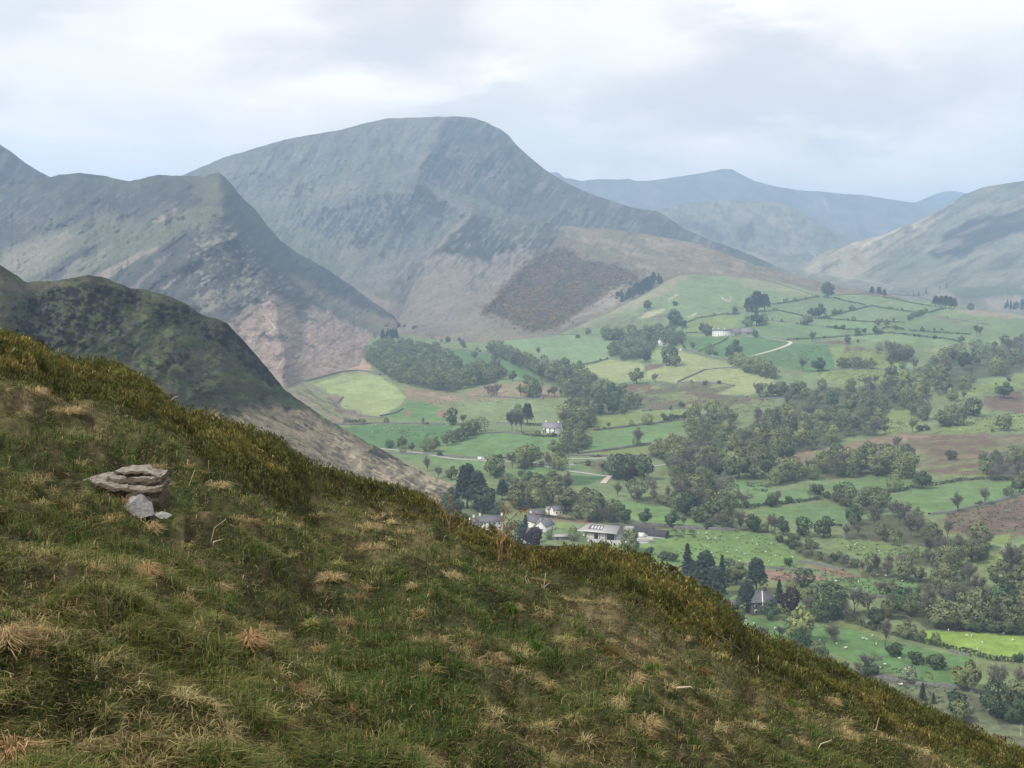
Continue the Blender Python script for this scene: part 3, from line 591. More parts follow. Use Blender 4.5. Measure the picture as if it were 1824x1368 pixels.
def cards(cen, nor, size, rng, elong=1.3):
    """leaf sprays: one small ragged quad each, lying roughly across NOR -> verts (n*4,3)"""
    n = len(cen)
    nor = nor / (np.linalg.norm(nor, axis=1, keepdims=True) + 1e-9)
    r = rng.normal(size=(n, 3)); a = np.cross(nor, r); a /= np.linalg.norm(a, axis=1, keepdims=True) + 1e-9
    b = np.cross(nor, a)
    sz = (np.asarray(size) * rng.uniform(0.6, 1.35, n))[:, None]
    j = lambda: rng.uniform(0.6, 1.15, (n, 1))
    V = np.stack([cen - a * sz * j() * elong, cen - b * sz * j(), cen + a * sz * j() * elong, cen + b * sz * j()], 1)
    return V

def card_mesh(name, V, cols, mat, nor=None):
    n = len(V)
    if nor is None: return mesh_np(name, V.reshape(-1, 3), np.arange(n * 4), np.arange(n) * 4, mat, np.repeat(cols, 4, 0))
    g = np.cross(V[:, 1] - V[:, 0], V[:, 3] - V[:, 0]); fl = (g * nor).sum(1) < 0; V = V.copy(); V[fl] = V[fl][:, ::-1]
    me = mesh_np(name, V.reshape(-1, 3), np.arange(n * 4), np.arange(n) * 4, mat, np.repeat(cols, 4, 0), True)
    me.normals_split_custom_set_from_vertices(np.repeat(nor, 4, 0).tolist()); return me

def leaf_mat(name, col, hue=0.014, val=0.24, trans=0.18):
    m, nt, b = new_mat(name)
    at = N(nt, 'ShaderNodeAttribute', attribute_name='Col'); oi = N(nt, 'ShaderNodeObjectInfo')
    hs = N(nt, 'ShaderNodeHueSaturation'); hs.inputs['Color'].default_value = (*col, 1)
    h = N(nt, 'ShaderNodeMapRange'); h.inputs[3].default_value = 0.5 - hue; h.inputs[4].default_value = 0.5 + hue; nt.links.new(oi.outputs['Random'], h.inputs[0])
    mu = N(nt, 'ShaderNodeMath', operation='MULTIPLY'); nt.links.new(oi.outputs['Random'], mu.inputs[0]); mu.inputs[1].default_value = 7.31
    fr = N(nt, 'ShaderNodeMath', operation='FRACT'); nt.links.new(mu.outputs[0], fr.inputs[0])
    v = N(nt, 'ShaderNodeMapRange'); v.inputs[3].default_value = 1 - val; v.inputs[4].default_value = 1 + val; nt.links.new(fr.outputs[0], v.inputs[0])
    nt.links.new(h.outputs[0], hs.inputs['Hue']); nt.links.new(v.outputs[0], hs.inputs['Value'])
    c = mixrgb(nt, hs.outputs[0], at.outputs['Color'], 1.0, 'MULTIPLY')
    nt.links.new(c, b.inputs['Base Color']); b.inputs['Roughness'].default_value = 0.75; b.inputs['Specular IOR Level'].default_value = 0.1
    tr = N(nt, 'ShaderNodeBsdfTranslucent'); nt.links.new(c, tr.inputs['Color'])
    mx = N(nt, 'ShaderNodeMixShader'); mx.inputs[0].default_value = trans
    nt.links.new(b.outputs[0], mx.inputs[1]); nt.links.new(tr.outputs[0], mx.inputs[2])
    nt.links.new(mx.outputs[0], nt.nodes['Material Output'].inputs['Surface'])
    return m

LM = {'b': leaf_mat('leaf_olive', (0.146, 0.168, 0.082)), 'y': leaf_mat('leaf_fresh', (0.205, 0.232, 0.094)), 'd': leaf_mat('leaf_dark', (0.068, 0.104, 0.052)),
      'g': leaf_mat('twig_buds', (0.165, 0.152, 0.122), 0.02, 0.2), 'c': leaf_mat('needles', (0.038, 0.056, 0.038), 0.02, 0.2, 0.1), 'p': leaf_mat('pine_needles', (0.045, 0.064, 0.045), 0.02, 0.2, 0.1),
      'k': leaf_mat('copper_leaves', (0.042, 0.020, 0.026), 0.01, 0.12), 'h': leaf_mat('thorn_leaves', (0.062, 0.088, 0.044), 0.02, 0.2), 'w': leaf_mat('blossom', (0.42, 0.43, 0.33), 0.01, 0.1),
      's': leaf_mat('willow_leaves', (0.11, 0.14, 0.075), 0.03, 0.2)}
BARK = plain('bark', (0.075, 0.062, 0.05), 0.95, 0.35, 3.0, 0.4)
BARKG = plain('grey_bark', (0.12, 0.11, 0.095), 0.95, 0.3, 3.0, 0.4)

def lobes_crown(seed, H=10.0, wide=0.40, base=0.16, nl=16, ncards=1500, size=0.36, round_top=True, ragged=0.4):
    r = np.random.default_rng(seed)
    cz = H * (base + (1 - base) * 0.5); rz = H * (1 - base) * 0.5; rx = H * wide
    L = []
    for i in range(nl):
        th = r.uniform(0, 2 * math.pi); z = r.uniform(-0.95, 0.95); q = math.sqrt(max(0, 1 - z * z)) * r.uniform(0.55, 0.95)
        L.append((np.array([rx * q * math.cos(th) * 0.8, rx * q * math.sin(th) * 0.8, cz + rz * z * 0.74]), rx * r.uniform(0.30, 0.52)))
    L.append((np.array([0, 0, cz]), rx * 0.62))
    C_, N_, W_, S_ = [], [], [], []
    for i, (c, rad) in enumerate(L):
        n = int(ncards / len(L) * 1.5)
        d = r.normal(size=(n, 3)); d /= np.linalg.norm(d, axis=1, keepdims=True)
        p = c + d * np.array([rad, rad, rad * 0.85]) * r.uniform(0.72, 1.08, (n, 1))
        keep = np.ones(n, bool)
        for k, (c2, r2) in enumerate(L):
            if k != i: keep &= (np.linalg.norm(p - c2, axis=1) > r2 * 0.72)
        keep &= p[:, 2] > H * base * 0.6
        C_.append(p[keep]); N_.append((d + r.normal(scale=ragged, size=d.shape))[keep]); S_.append(d[keep]); W_.append(np.full(keep.sum(), r.uniform(0.82, 1.18)))
    c = np.concatenate(C_); nn = np.concatenate(N_); w = np.concatenate(W_) * r.uniform(0.86, 1.14, len(c))
    V = cards(c, nn, size * H / 10, r)
    cols = w[:, None] * np.stack([r.uniform(0.9, 1.12, len(c)), np.ones(len(c)), r.uniform(0.85, 1.1, len(c))], 1)
    so = np.concatenate(S_); cd = c - np.array([0, 0, cz - rz * .35]); cd /= np.linalg.norm(cd, axis=1, keepdims=True) + 1e-9
    no = so * .75 + cd * .65 + r.normal(scale=.08, size=so.shape); no /= np.linalg.norm(no, axis=1, keepdims=True); global NOR; NOR = no
    return V, cols, L

def trunk_soup(seed, H, L, r0=0.28, nb=6):
    r = random.Random(seed); s = Soup()
    top = Vector((r.uniform(-.2, .2), r.uniform(-.2, .2), H * 0.62))
    s.tube([(0, 0, -0.6), (r.uniform(-.1, .1), r.uniform(-.1, .1), H * 0.2), (top.x * .6, top.y * .6, H * 0.4), top], r0 * H / 10 * 1.25, r0 * 0.25 * H / 10, 7)
    for c, rad in L[:nb]:
        z0 = H * r.uniform(0.14, 0.34); e = Vector(c)
        m = Vector((e.x * .45, e.y * .45, z0 + (e.z - z0) * .55))
        s.tube([(0, 0, z0), m, e], r0 * 0.5 * H / 10, r0 * 0.12 * H / 10, 5)
    return s

def bare_tree(seed, H=10.0, wide=0.36, ntw=900, spread=1.0, fan=False):
    r = random.Random(seed); g = np.random.default_rng(seed); s = Soup(); tips = []
    def grow(p, d, ln, rad, lev):
        q = p + d * ln; m = p + d * ln * .5 + Vector([r.gauss(0, .05 * ln) for _ in range(3)])
        s.tube([p, m, q], rad, rad * .6, 5 if lev < 2 else 3)
        tips.append((m, d, lev)); tips.append((q, d, lev))
        if lev >= 4: return
        for _ in range(r.randint(2, 3) if lev else r.randint(4, 6)):
            e = (d + Vector((r.gauss(0, .55 * spread), r.gauss(0, .55 * spread), r.gauss(0.12, .25)))).normalized()
            grow(q if r.random() < .6 else m, e, ln * r.uniform(.6, .85), rad * .58, lev + 1)
    if fan:
        for k in range(7):
            a = r.uniform(0, 6.28); grow(Vector((0, 0, -.3)), Vector((math.cos(a) * .45, math.sin(a) * .45, 1)).normalized(), H * .3, .13, 1)
    else: grow(Vector((0, 0, -.5)), Vector((0, 0, 1)), H * .27, .24, 0)
    zmax = max(t[0].z for t in tips); k = H * 0.93 / zmax
    xr = max(math.hypot(t[0].x, t[0].y) for t in tips); kx = H * wide / xr
    s.v = [(x * (kx if z > 1 else 1), y * (kx if z > 1 else 1), z * k) for x, y, z in s.v]
    T = [(Vector((t[0].x * kx, t[0].y * kx, t[0].z * k)), t[1]) for t in tips if t[2] >= 2]
    idx = g.integers(0, len(T), ntw)
    c = np.array([T[i][0] for i in idx]) + g.normal(scale=H * .035, size=(ntw, 3)); d = np.array([T[i][1] for i in idx]) + g.normal(scale=.5, size=(ntw, 3))
    d /= np.linalg.norm(d, axis=1, keepdims=True); a = np.cross(d, g.normal(size=(ntw, 3))); a /= np.linalg.norm(a, axis=1, keepdims=True)
    ln = g.uniform(.35, .95, (ntw, 1)) * H / 10; w = .09 * H / 10
    V = np.stack([c - a * w, c + d * ln * .5 - a * w * 1.4, c + d * ln, c + d * ln * .5 + a * w * 1.4], 1)
    cols = g.uniform(.7, 1.3, (ntw, 1)) * np.stack([g.uniform(.95, 1.1, ntw), g.uniform(.92, 1.12, ntw), np.ones(ntw)], 1)
    return s, V, cols

def conifer(seed, H=10.0, wide=.2, pine=False, n=1500):
    r = np.random.default_rng(seed); s = Soup()
    s.tube([(0, 0, -.5), (0, 0, H * .5), (0, 0, H * .97)], .26, .04, 6)
    if pine:
        t = r.beta(2.2, 1.3, n); z = H * (.18 + .80 * t); lay = np.floor(t * 7); ph = lay * 2.4
        rr = H * wide * (1.15 - .75 * t) * np.sqrt(r.uniform(.05, 1, n)); th = r.normal(0, .9, n) + ph + r.integers(0, 3, n) * 2.1
        z = z + r.normal(0, .02 * H, n)
        for k in range(9):
            zz = H * (.22 + .075 * k); a = k * 2.4; e = H * wide * (1.0 - .075 * k)
            s.tube([(0, 0, zz), (math.cos(a) * e, math.sin(a) * e, zz + .35)], .09, .02, 4)
    else:
        t = r.uniform(0, 1, n) ** .8; lay = np.floor(t * 12); t = np.clip((lay + r.uniform(0, .45, n)) / 12, 0, 1); z = H * (.05 + .94 * t)
        arm = r.integers(0, 6, n); lenf = .65 + .5 * ((lay * 7 + arm * 13) % 5) / 4
        rr = H * wide * (1.02 - t) * lenf * np.sqrt(r.uniform(.08, 1, n)) + .04; th = arm * 1.047 + lay * .7 + r.normal(0, .16, n); z = z - rr * .34
    c = np.stack([rr * np.cos(th), rr * np.sin(th), z], 1); nn = np.stack([np.cos(th) * .5, np.sin(th) * .5, np.ones(n)], 1) + r.normal(scale=.45, size=(n, 3))
    V = cards(c, nn, .30 if not pine else .36, r, 1.6)
    cols = r.uniform(.65, 1.35, (n, 1)) * np.ones((1, 3))
    return s, V, cols

PROTO = {}     # kind -> list of (trunk mesh, crown mesh, crown arrays)
NOR = None
def proto(kind, trunk, V, cols, mat, bark=None):
    tm = trunk.mesh('trunk', bark or BARK, smooth=True) if trunk else None
    PROTO.setdefault(kind, []).append((tm, card_mesh('crown', V, cols, mat, NOR if NOR is not None and len(NOR) == len(V) else None), V, cols))
for i in range(5):
    V, c, L = lobes_crown(100 + i, wide=(.46, .52, .42, .56, .48)[i], base=(.05, .03, .07, .02, .08)[i], nl=(16, 20, 14, 22, 18)[i])
    t = trunk_soup(i, 10, L)
    for k in 'byd':
        proto(k, t, V, c * (1 if k != 'd' else 1), LM[k])
V, c, L = lobes_crown(140, wide=.44, base=.10, nl=20, ncards=1700); proto('k', trunk_soup(40, 10, L), V, c, LM['k'])
for i in range(3):
    V, c, L = lobes_crown(150 + i, wide=.60, base=.02, nl=12, ncards=1000, size=.5); t = trunk_soup(50 + i, 10, L, .3, 3)
    for k in 'hs': proto(k, t, V, c, LM[k])
V, c, L = lobes_crown(160, wide=.62, base=.08, nl=12, ncards=900, size=.45, ragged=.9); c2 = c.copy(); m = np.random.default_rng(3).random(len(c)) < .35; c2[m] *= (.25, .35, .25); proto('w', trunk_soup(60, 10, L, .35, 4), V, c2, LM['w'])
for i in range(4):
    s, V, c = bare_tree(200 + i, wide=(.34, .40, .28, .44)[i], spread=(1, 1.2, .8, 1.1)[i], ntw=1300); proto('g', s, V, c, LM['g'], BARKG)
s, V, c = bare_tree(230, wide=.5, fan=True, ntw=1300); proto('f', s, V, c, LM['g'], BARKG)
s, V, c = bare_tree(231, wide=.2, spread=.45, ntw=1500); proto('o', s, V, c, LM['g'], BARKG)
for i in range(2):
    s, V, c = conifer(300 + i, wide=(.2, .26)[i]); proto('c', s, V, c, LM['c'])
    s, V, c = conifer(310 + i, wide=(.30, .36)[i], pine=True, n=1700); proto('p', s, V, c, LM['p'])
NAME = {'b': 'broadleaf_tree', 'y': 'broadleaf_tree', 'd': 'broadleaf_tree', 'g': 'bare_tree', 'f': 'bare_tree', 'o': 'bare_tree', 'c': 'spruce_tree', 'p': 'pine_tree', 'k': 'copper_beech', 'h': 'bush', 's': 'willow_bush', 'w': 'blossom_bush'}
DESC = {'b': 'olive green leafy tree', 'y': 'pale fresh green leafy tree', 'd': 'dark green leafy tree', 'g': 'grey half-leafed tree', 'f': 'bare many-stemmed tree', 'o': 'narrow upright bare tree', 'c': 'dark pointed spruce', 'p': 'dark spreading pine',
        'k': 'dark purple copper beech', 'h': 'dark rounded bush', 's': 'grey green willow bush', 'w': 'white blossoming thorn bush'}
WOODS = []
TREES = []     # (kind, px, py, place, height m, label, group)

def add_tree(kind, px, py, H, label, group=None, where='ground'):
    TREES.append((kind, px, py, where, H, label, group))

def single(k, x, y, h, kind, label, where='ground', wide=None):
    (px, py), = C(k, x, y); s = CROPS[k][2]
    p = gv((px, py)) if where == 'ground' else Vector(hpt(where, np.array([px]), np.array([py]))[0])
    TREES.append((kind, px, py, where, h / s * p.y / F * 1.1, label, None))

def wood(k, xy, spacing, hh, mix, place, seed=0, where='ground'):
    if where == 'ground': WOODS.append((k, xy))
    if seed in (10, 11, 12, 5, 17, 29, 36, 24): spacing *= 1.3
    if k in (8, 9, 10): hh = (hh[0] * 1.0, hh[1] * 1.12)
    poly = np.array(C(k, *xy)); r = np.random.default_rng(500 + seed)
    lo, hi = poly.min(0), poly.max(0)
    n = 2600
    q = lo + (hi - lo) * r.random((n, 2)); q = q[sdist(poly, q[:, 0], q[:, 1]) > 0]
    if not len(q): return
    P = gpt(q[:, 0], q[:, 1]) if where == 'ground' else hpt(where, q[:, 0], q[:, 1])
    kept = []
    kinds = ''.join(c * w for c, w in mix.items())
    for i in range(len(q)):
        if all((P[i, 0] - P[j, 0]) ** 2 + (P[i, 1] - P[j, 1]) ** 2 > (spacing * 1.1 * r.uniform(.72, 1.3)) ** 2 for j in kept):
            kept.append(i)
            kd = kinds[r.integers(len(kinds))]; H = r.uniform(hh[0] * .78, hh[1] * 1.28) * (.55 if kd in 'hs' else 1)
            add_tree(kd, q[i, 0], q[i, 1], H, f'{DESC[kd]} {place}', f'trees {place}', where)

def row(k, a, b, n, h, kinds, place, jit=4):
    (x0, y0), (x1, y1) = C(k, *a, *b); r = random.Random(int(x0 * 7 + y0)); s = CROPS[k][2]
    for i in range(n):
        t = (i + .5 + r.uniform(-.3, .3)) / n; px = x0 + (x1 - x0) * t; py = y0 + (y1 - y0) * t + r.uniform(-1, 1) * jit / s
        kd = r.choice(kinds); H = h / s * float(gdepth(px, py)) / F * r.uniform(.8, 1.15)
        add_tree(kd, px, py, H, f'{DESC[kd]} {place}', f'trees {place}')

# --- woods (outline of the ground they stand on) ---
MIX = {'b': 6, 'y': 2, 'd': 2, 'g': 3}
wood(4, (650,290, 760,225, 880,225, 1080,255, 1190,300, 1300,370, 1230,410, 1295,500, 1260,530, 1150,520, 1000,490, 880,460, 800,420, 730,370, 665,320), 10.5, (11, 15), {'b': 6, 'y': 2, 'd': 2}, 'in the rounded wood below the pink bracken slope', 1)
wood(4, (1330,430, 1400,395, 1560,395, 1590,425, 1500,465, 1390,490, 1320,510), 10.5, (10, 15), {'b': 6, 'd': 2}, 'in the small copse joined to the rounded wood', 2)
wood(4, (755,168, 870,160, 868,140, 760,145), 7, (10, 13), {'c': 1}, 'at the top edge of the rounded wood', 3)
wood(4, (1470,250, 1560,250, 1640,295, 1720,330, 1820,375, 1824,410, 1700,350, 1560,300), 10, (10, 14), MIX, 'at the head of the long streamside wood', 4)
wood(5, (0,600, 100,610, 230,655, 330,705, 450,705, 560,765, 680,805, 800,825, 800,880, 900,905, 905,945, 760,975, 640,985, 640,950, 680,905, 560,885, 430,885, 410,820, 330,775, 240,745, 200,700, 60,655), 10.5, (10, 14), {'b': 6, 'y': 1, 'd': 3, 'g': 1}, 'in the long streamside wood', 5)
wood(5, (670,460, 790,460, 790,475, 680,480), 10, (13, 16), {'d': 1}, 'in the dark pair beside the hill house wood', 6)
wood(5, (840,450, 960,415, 1060,440, 1190,440, 1190,500, 1110,530, 1100,500, 1010,520, 990,565, 900,605, 790,615, 770,570, 710,595, 700,575, 800,520), 11, (10, 15), {'b': 4, 'd': 5}, 'in the wood around the white gabled house', 7)
wood(5, (750,235, 770,190, 900,120, 1050,70, 1055,100, 900,185, 800,232), 9, (14, 18), {'c': 5, 'p': 2}, 'in the slanting plantation above the green slope', 8)
wood(6, (890,610, 960,575, 1050,600, 1030,630, 920,632), 9, (13, 18), {'b': 3, 'g': 2}, 'in the tall clump above the gill wood', 9)
wood(6, (1040,690, 1160,640, 1300,600, 1460,575, 1620,520, 1824,480, 1824,690, 1700,715, 1500,740, 1460,800, 1340,830, 1250,860, 1200,800, 1160,740), 16, (11, 16), MIX, 'in the big gill wood under the upland fields', 10)
wood(6, (300,840, 480,800, 640,810, 760,800, 880,770, 1000,750, 1100,740, 1200,860, 1000,950, 930,950, 880,1000, 800,1010, 600,960, 400,960, 200,980, 110,960), 13, (10, 14), {'b': 6, 'y': 2, 'g': 3, 'd': 1}, 'in the middle of the gill wood', 11)
wood(6, (0,1010, 200,990, 500,1010, 800,1020, 860,1080, 790,1130, 640,1140, 500,1200, 360,1230, 180,1270, 0,1310), 11, (10, 14), {'b': 6, 'y': 3, 'g': 3}, 'in the lower gill wood by the brown moor', 12)
wood(6, (440,1300, 700,1270, 1000,1290, 1100,1340, 900,1340, 600,1345), 11, (9, 13), MIX, 'in the belt below the brown moor', 13)
wood(6, (1050,965, 1140,950, 1130,1010, 1060,990), 9, (9, 12), {'b': 2, 'g': 1}, 'by the small green gap beside the moor', 14)
wood(5, (400,965, 500,930, 600,970, 610,1005, 600,1060, 500,1110, 410,1120, 395,1040), 9, (9, 13), {'b': 3, 'g': 4, 'y': 1}, 'in the thicket beside the grey slate house', 15)
wood(5, (390,1165, 480,1155, 570,1185, 560,1215, 440,1250, 330,1260, 380,1200), 9, (8, 12), {'b': 5, 'd': 1, 'y': 1}, 'in the copse between the grey house and the road', 16)
wood(5, (1280,1000, 1420,970, 1530,1010, 1540,1090, 1700,1110, 1824,1060, 1824,1300, 1600,1310, 1400,1260, 1240,1190, 1250,1130), 12, (10, 14), {'b': 5, 'y': 4, 'g': 2}, 'in the wood beside the lone field tree', 17)
wood(5, (970,1260, 1060,1215, 1140,1205, 1250,1240, 1330,1310, 1480,1320, 1560,1310, 1640,1370, 1400,1375, 1100,1310), 10, (9, 13), {'b': 4, 'y': 2, 'g': 2}, 'in the copse at the foot of the sloping fields', 18)
wood(7, (520,250, 640,270, 760,240, 860,270, 960,310, 1080,340, 1110,430, 1060,485, 900,440, 780,400, 640,420, 560,370), 9.5, (8, 12), {'b': 4, 'y': 1, 'g': 4, 'd': 1}, 'in the mixed wood behind the white hamlet', 19)
wood(7, (1080,450, 1200,450, 1300,475, 1310,505, 1100,495), 8, (9, 12), {'b': 3, 'g': 2}, 'in the copse behind the big barn', 20)
wood(7, (1380,345, 1500,315, 1640,330, 1850,340, 1960,380, 1824,420, 1600,390, 1420,368), 10, (9, 12), {'b': 4, 'g': 3}, 'in the belt above the field behind the barn', 21)
wood(8, (0,260, 100,215, 250,215, 290,300, 280,380, 160,395, 0,330), 10, (9, 13), {'b': 4, 'g': 3, 'd': 1}, 'in the dark clump where the lanes meet', 22)
wood(8, (165,405, 300,405, 420,410, 520,425, 530,445, 300,420, 165,418), 6, (7, 10), {'g': 2, 'd': 1, 'h': 1}, 'in the belt along the top of the sheep pasture', 23)
wood(8, (880,440, 960,370, 1120,340, 1300,370, 1380,440, 1480,480, 1600,490, 1660,510, 1560,565, 1420,560, 1300,505, 1140,485, 900,470), 8.5, (7, 11), {'g': 6, 'b': 2, 's': 1}, 'in the grey wood beside the brown moor', 24)
wood(8, (690,210, 900,260, 1000,280, 1120,290, 1090,330, 960,340, 870,290, 710,240), 8, (6, 10), {'b': 3, 'g': 2, 'h': 2}, 'in the thick hedgerow between the sloping fields', 25)
wood(8, (520,190, 640,165, 700,160, 850,155, 1020,138, 1080,142, 1250,155, 1220,125, 1000,90, 760,100, 560,165), 9.5, (8, 12), MIX, 'along the upper edge of the sloping fields', 26)
wood(8, (0,75, 150,70, 190,125, 200,215, 100,215, 0,185), 9.5, (9, 12), {'b': 4, 'g': 2, 'y': 1}, 'in the clump below the lone field tree', 27)
wood(8, (960,645, 1040,610, 1150,645, 1250,655, 1260,690, 1100,675, 980,668), 8, (7, 10), {'b': 2, 'g': 2}, 'in the grey row above the rushy pasture', 28)
wood(8, (1260,680, 1380,650, 1540,690, 1700,730, 1960,780, 1960,960, 1640,940, 1500,870, 1400,770, 1280,730), 9.5, (8, 12), {'b': 5, 'y': 1, 'g': 2, 'd': 1}, 'in the spreading wood beyond the bright field', 29)
wood(8, (690,875, 760,885, 900,895, 1000,890, 1140,885, 1280,905, 1320,940, 1560,955, 1850,975, 1850,920, 1600,880, 1300,830, 1100,840, 900,850, 740,840), 8, (7, 11), {'b': 4, 'g': 3, 'd': 2}, 'in the tree belt above the bright field', 30)
wood(8, (700,1075, 800,1105, 960,1150, 1050,1190, 1000,1200, 860,1155, 720,1105), 5, (4, 6), {'h': 3, 'b': 2, 'g': 1}, 'in the dark overgrown hedge below the sheep field', 31)
wood(8, (540,480, 640,470, 760,530, 900,575, 980,605, 960,632, 820,605, 680,565), 6, (3.5, 6), {'s': 4, 'h': 1, 'g': 1}, 'in the scrubby patch beside the sheep pasture', 32)
wood(10, (1000,1120, 1150,1060, 1300,1120, 1340,1230, 1150,1200), 7, (6, 9), {'d': 2, 'b': 1}, 'in the dark clump beyond the heather edge', 33)
wood(10, (1480,1080, 1700,1010, 1960,980, 1960,1200, 1600,1190), 8, (8, 12), {'d': 3, 'b': 1}, 'in the dark wood at the lower edge of the rough ground', 34)
wood(9, (640,580, 720,520, 900,500, 1000,560, 1200,590, 1400,470, 1480,480, 1440,540, 1180,620, 900,625), 9, (7, 10), {'b': 3, 'g': 3, 's': 1}, 'in the thicket across the stream', 35)
wood(9, (1640,560, 1824,480, 2000,470, 2000,760, 1824,740, 1700,700), 9, (9, 12), {'b': 3, 'g': 1}, 'in the wood climbing to the brown moor', 36)
wood(6, (1540,1340, 1700,1290, 1824,1280, 1900,1330, 1824,1440, 1600,1440), 11, (8, 11), {'g': 3, 'b': 2}, 'scattered on the brown moor', 37)
# --- rows ---
row(4, (1195,890), (1440,790), 9, 95, 'bby', 'in the slanting line between two green fields')
row(5, (1545,670), (1830,745), 8, 110, 'yyb', 'in the row below the pale farm track')
row(6, (20,870), (290,845), 8, 105, 'ybg', 'in the straight row beside the green strip')
row(6, (565,670), (800,672), 8, 80, 'bdb', 'in the row across the rushy fields')
row(6, (1035,350), (1160,300), 6, 45, 'bs', 'in the bushy slanting hedge of the upland fields')
row(5, (390,865), (180,850), 5, 70, 'g', 'in the thin line above the hayfield wall')
row(8, (1480,940), (1824,965), 10, 70, 'hd', 'in the low dark line behind the bright field')
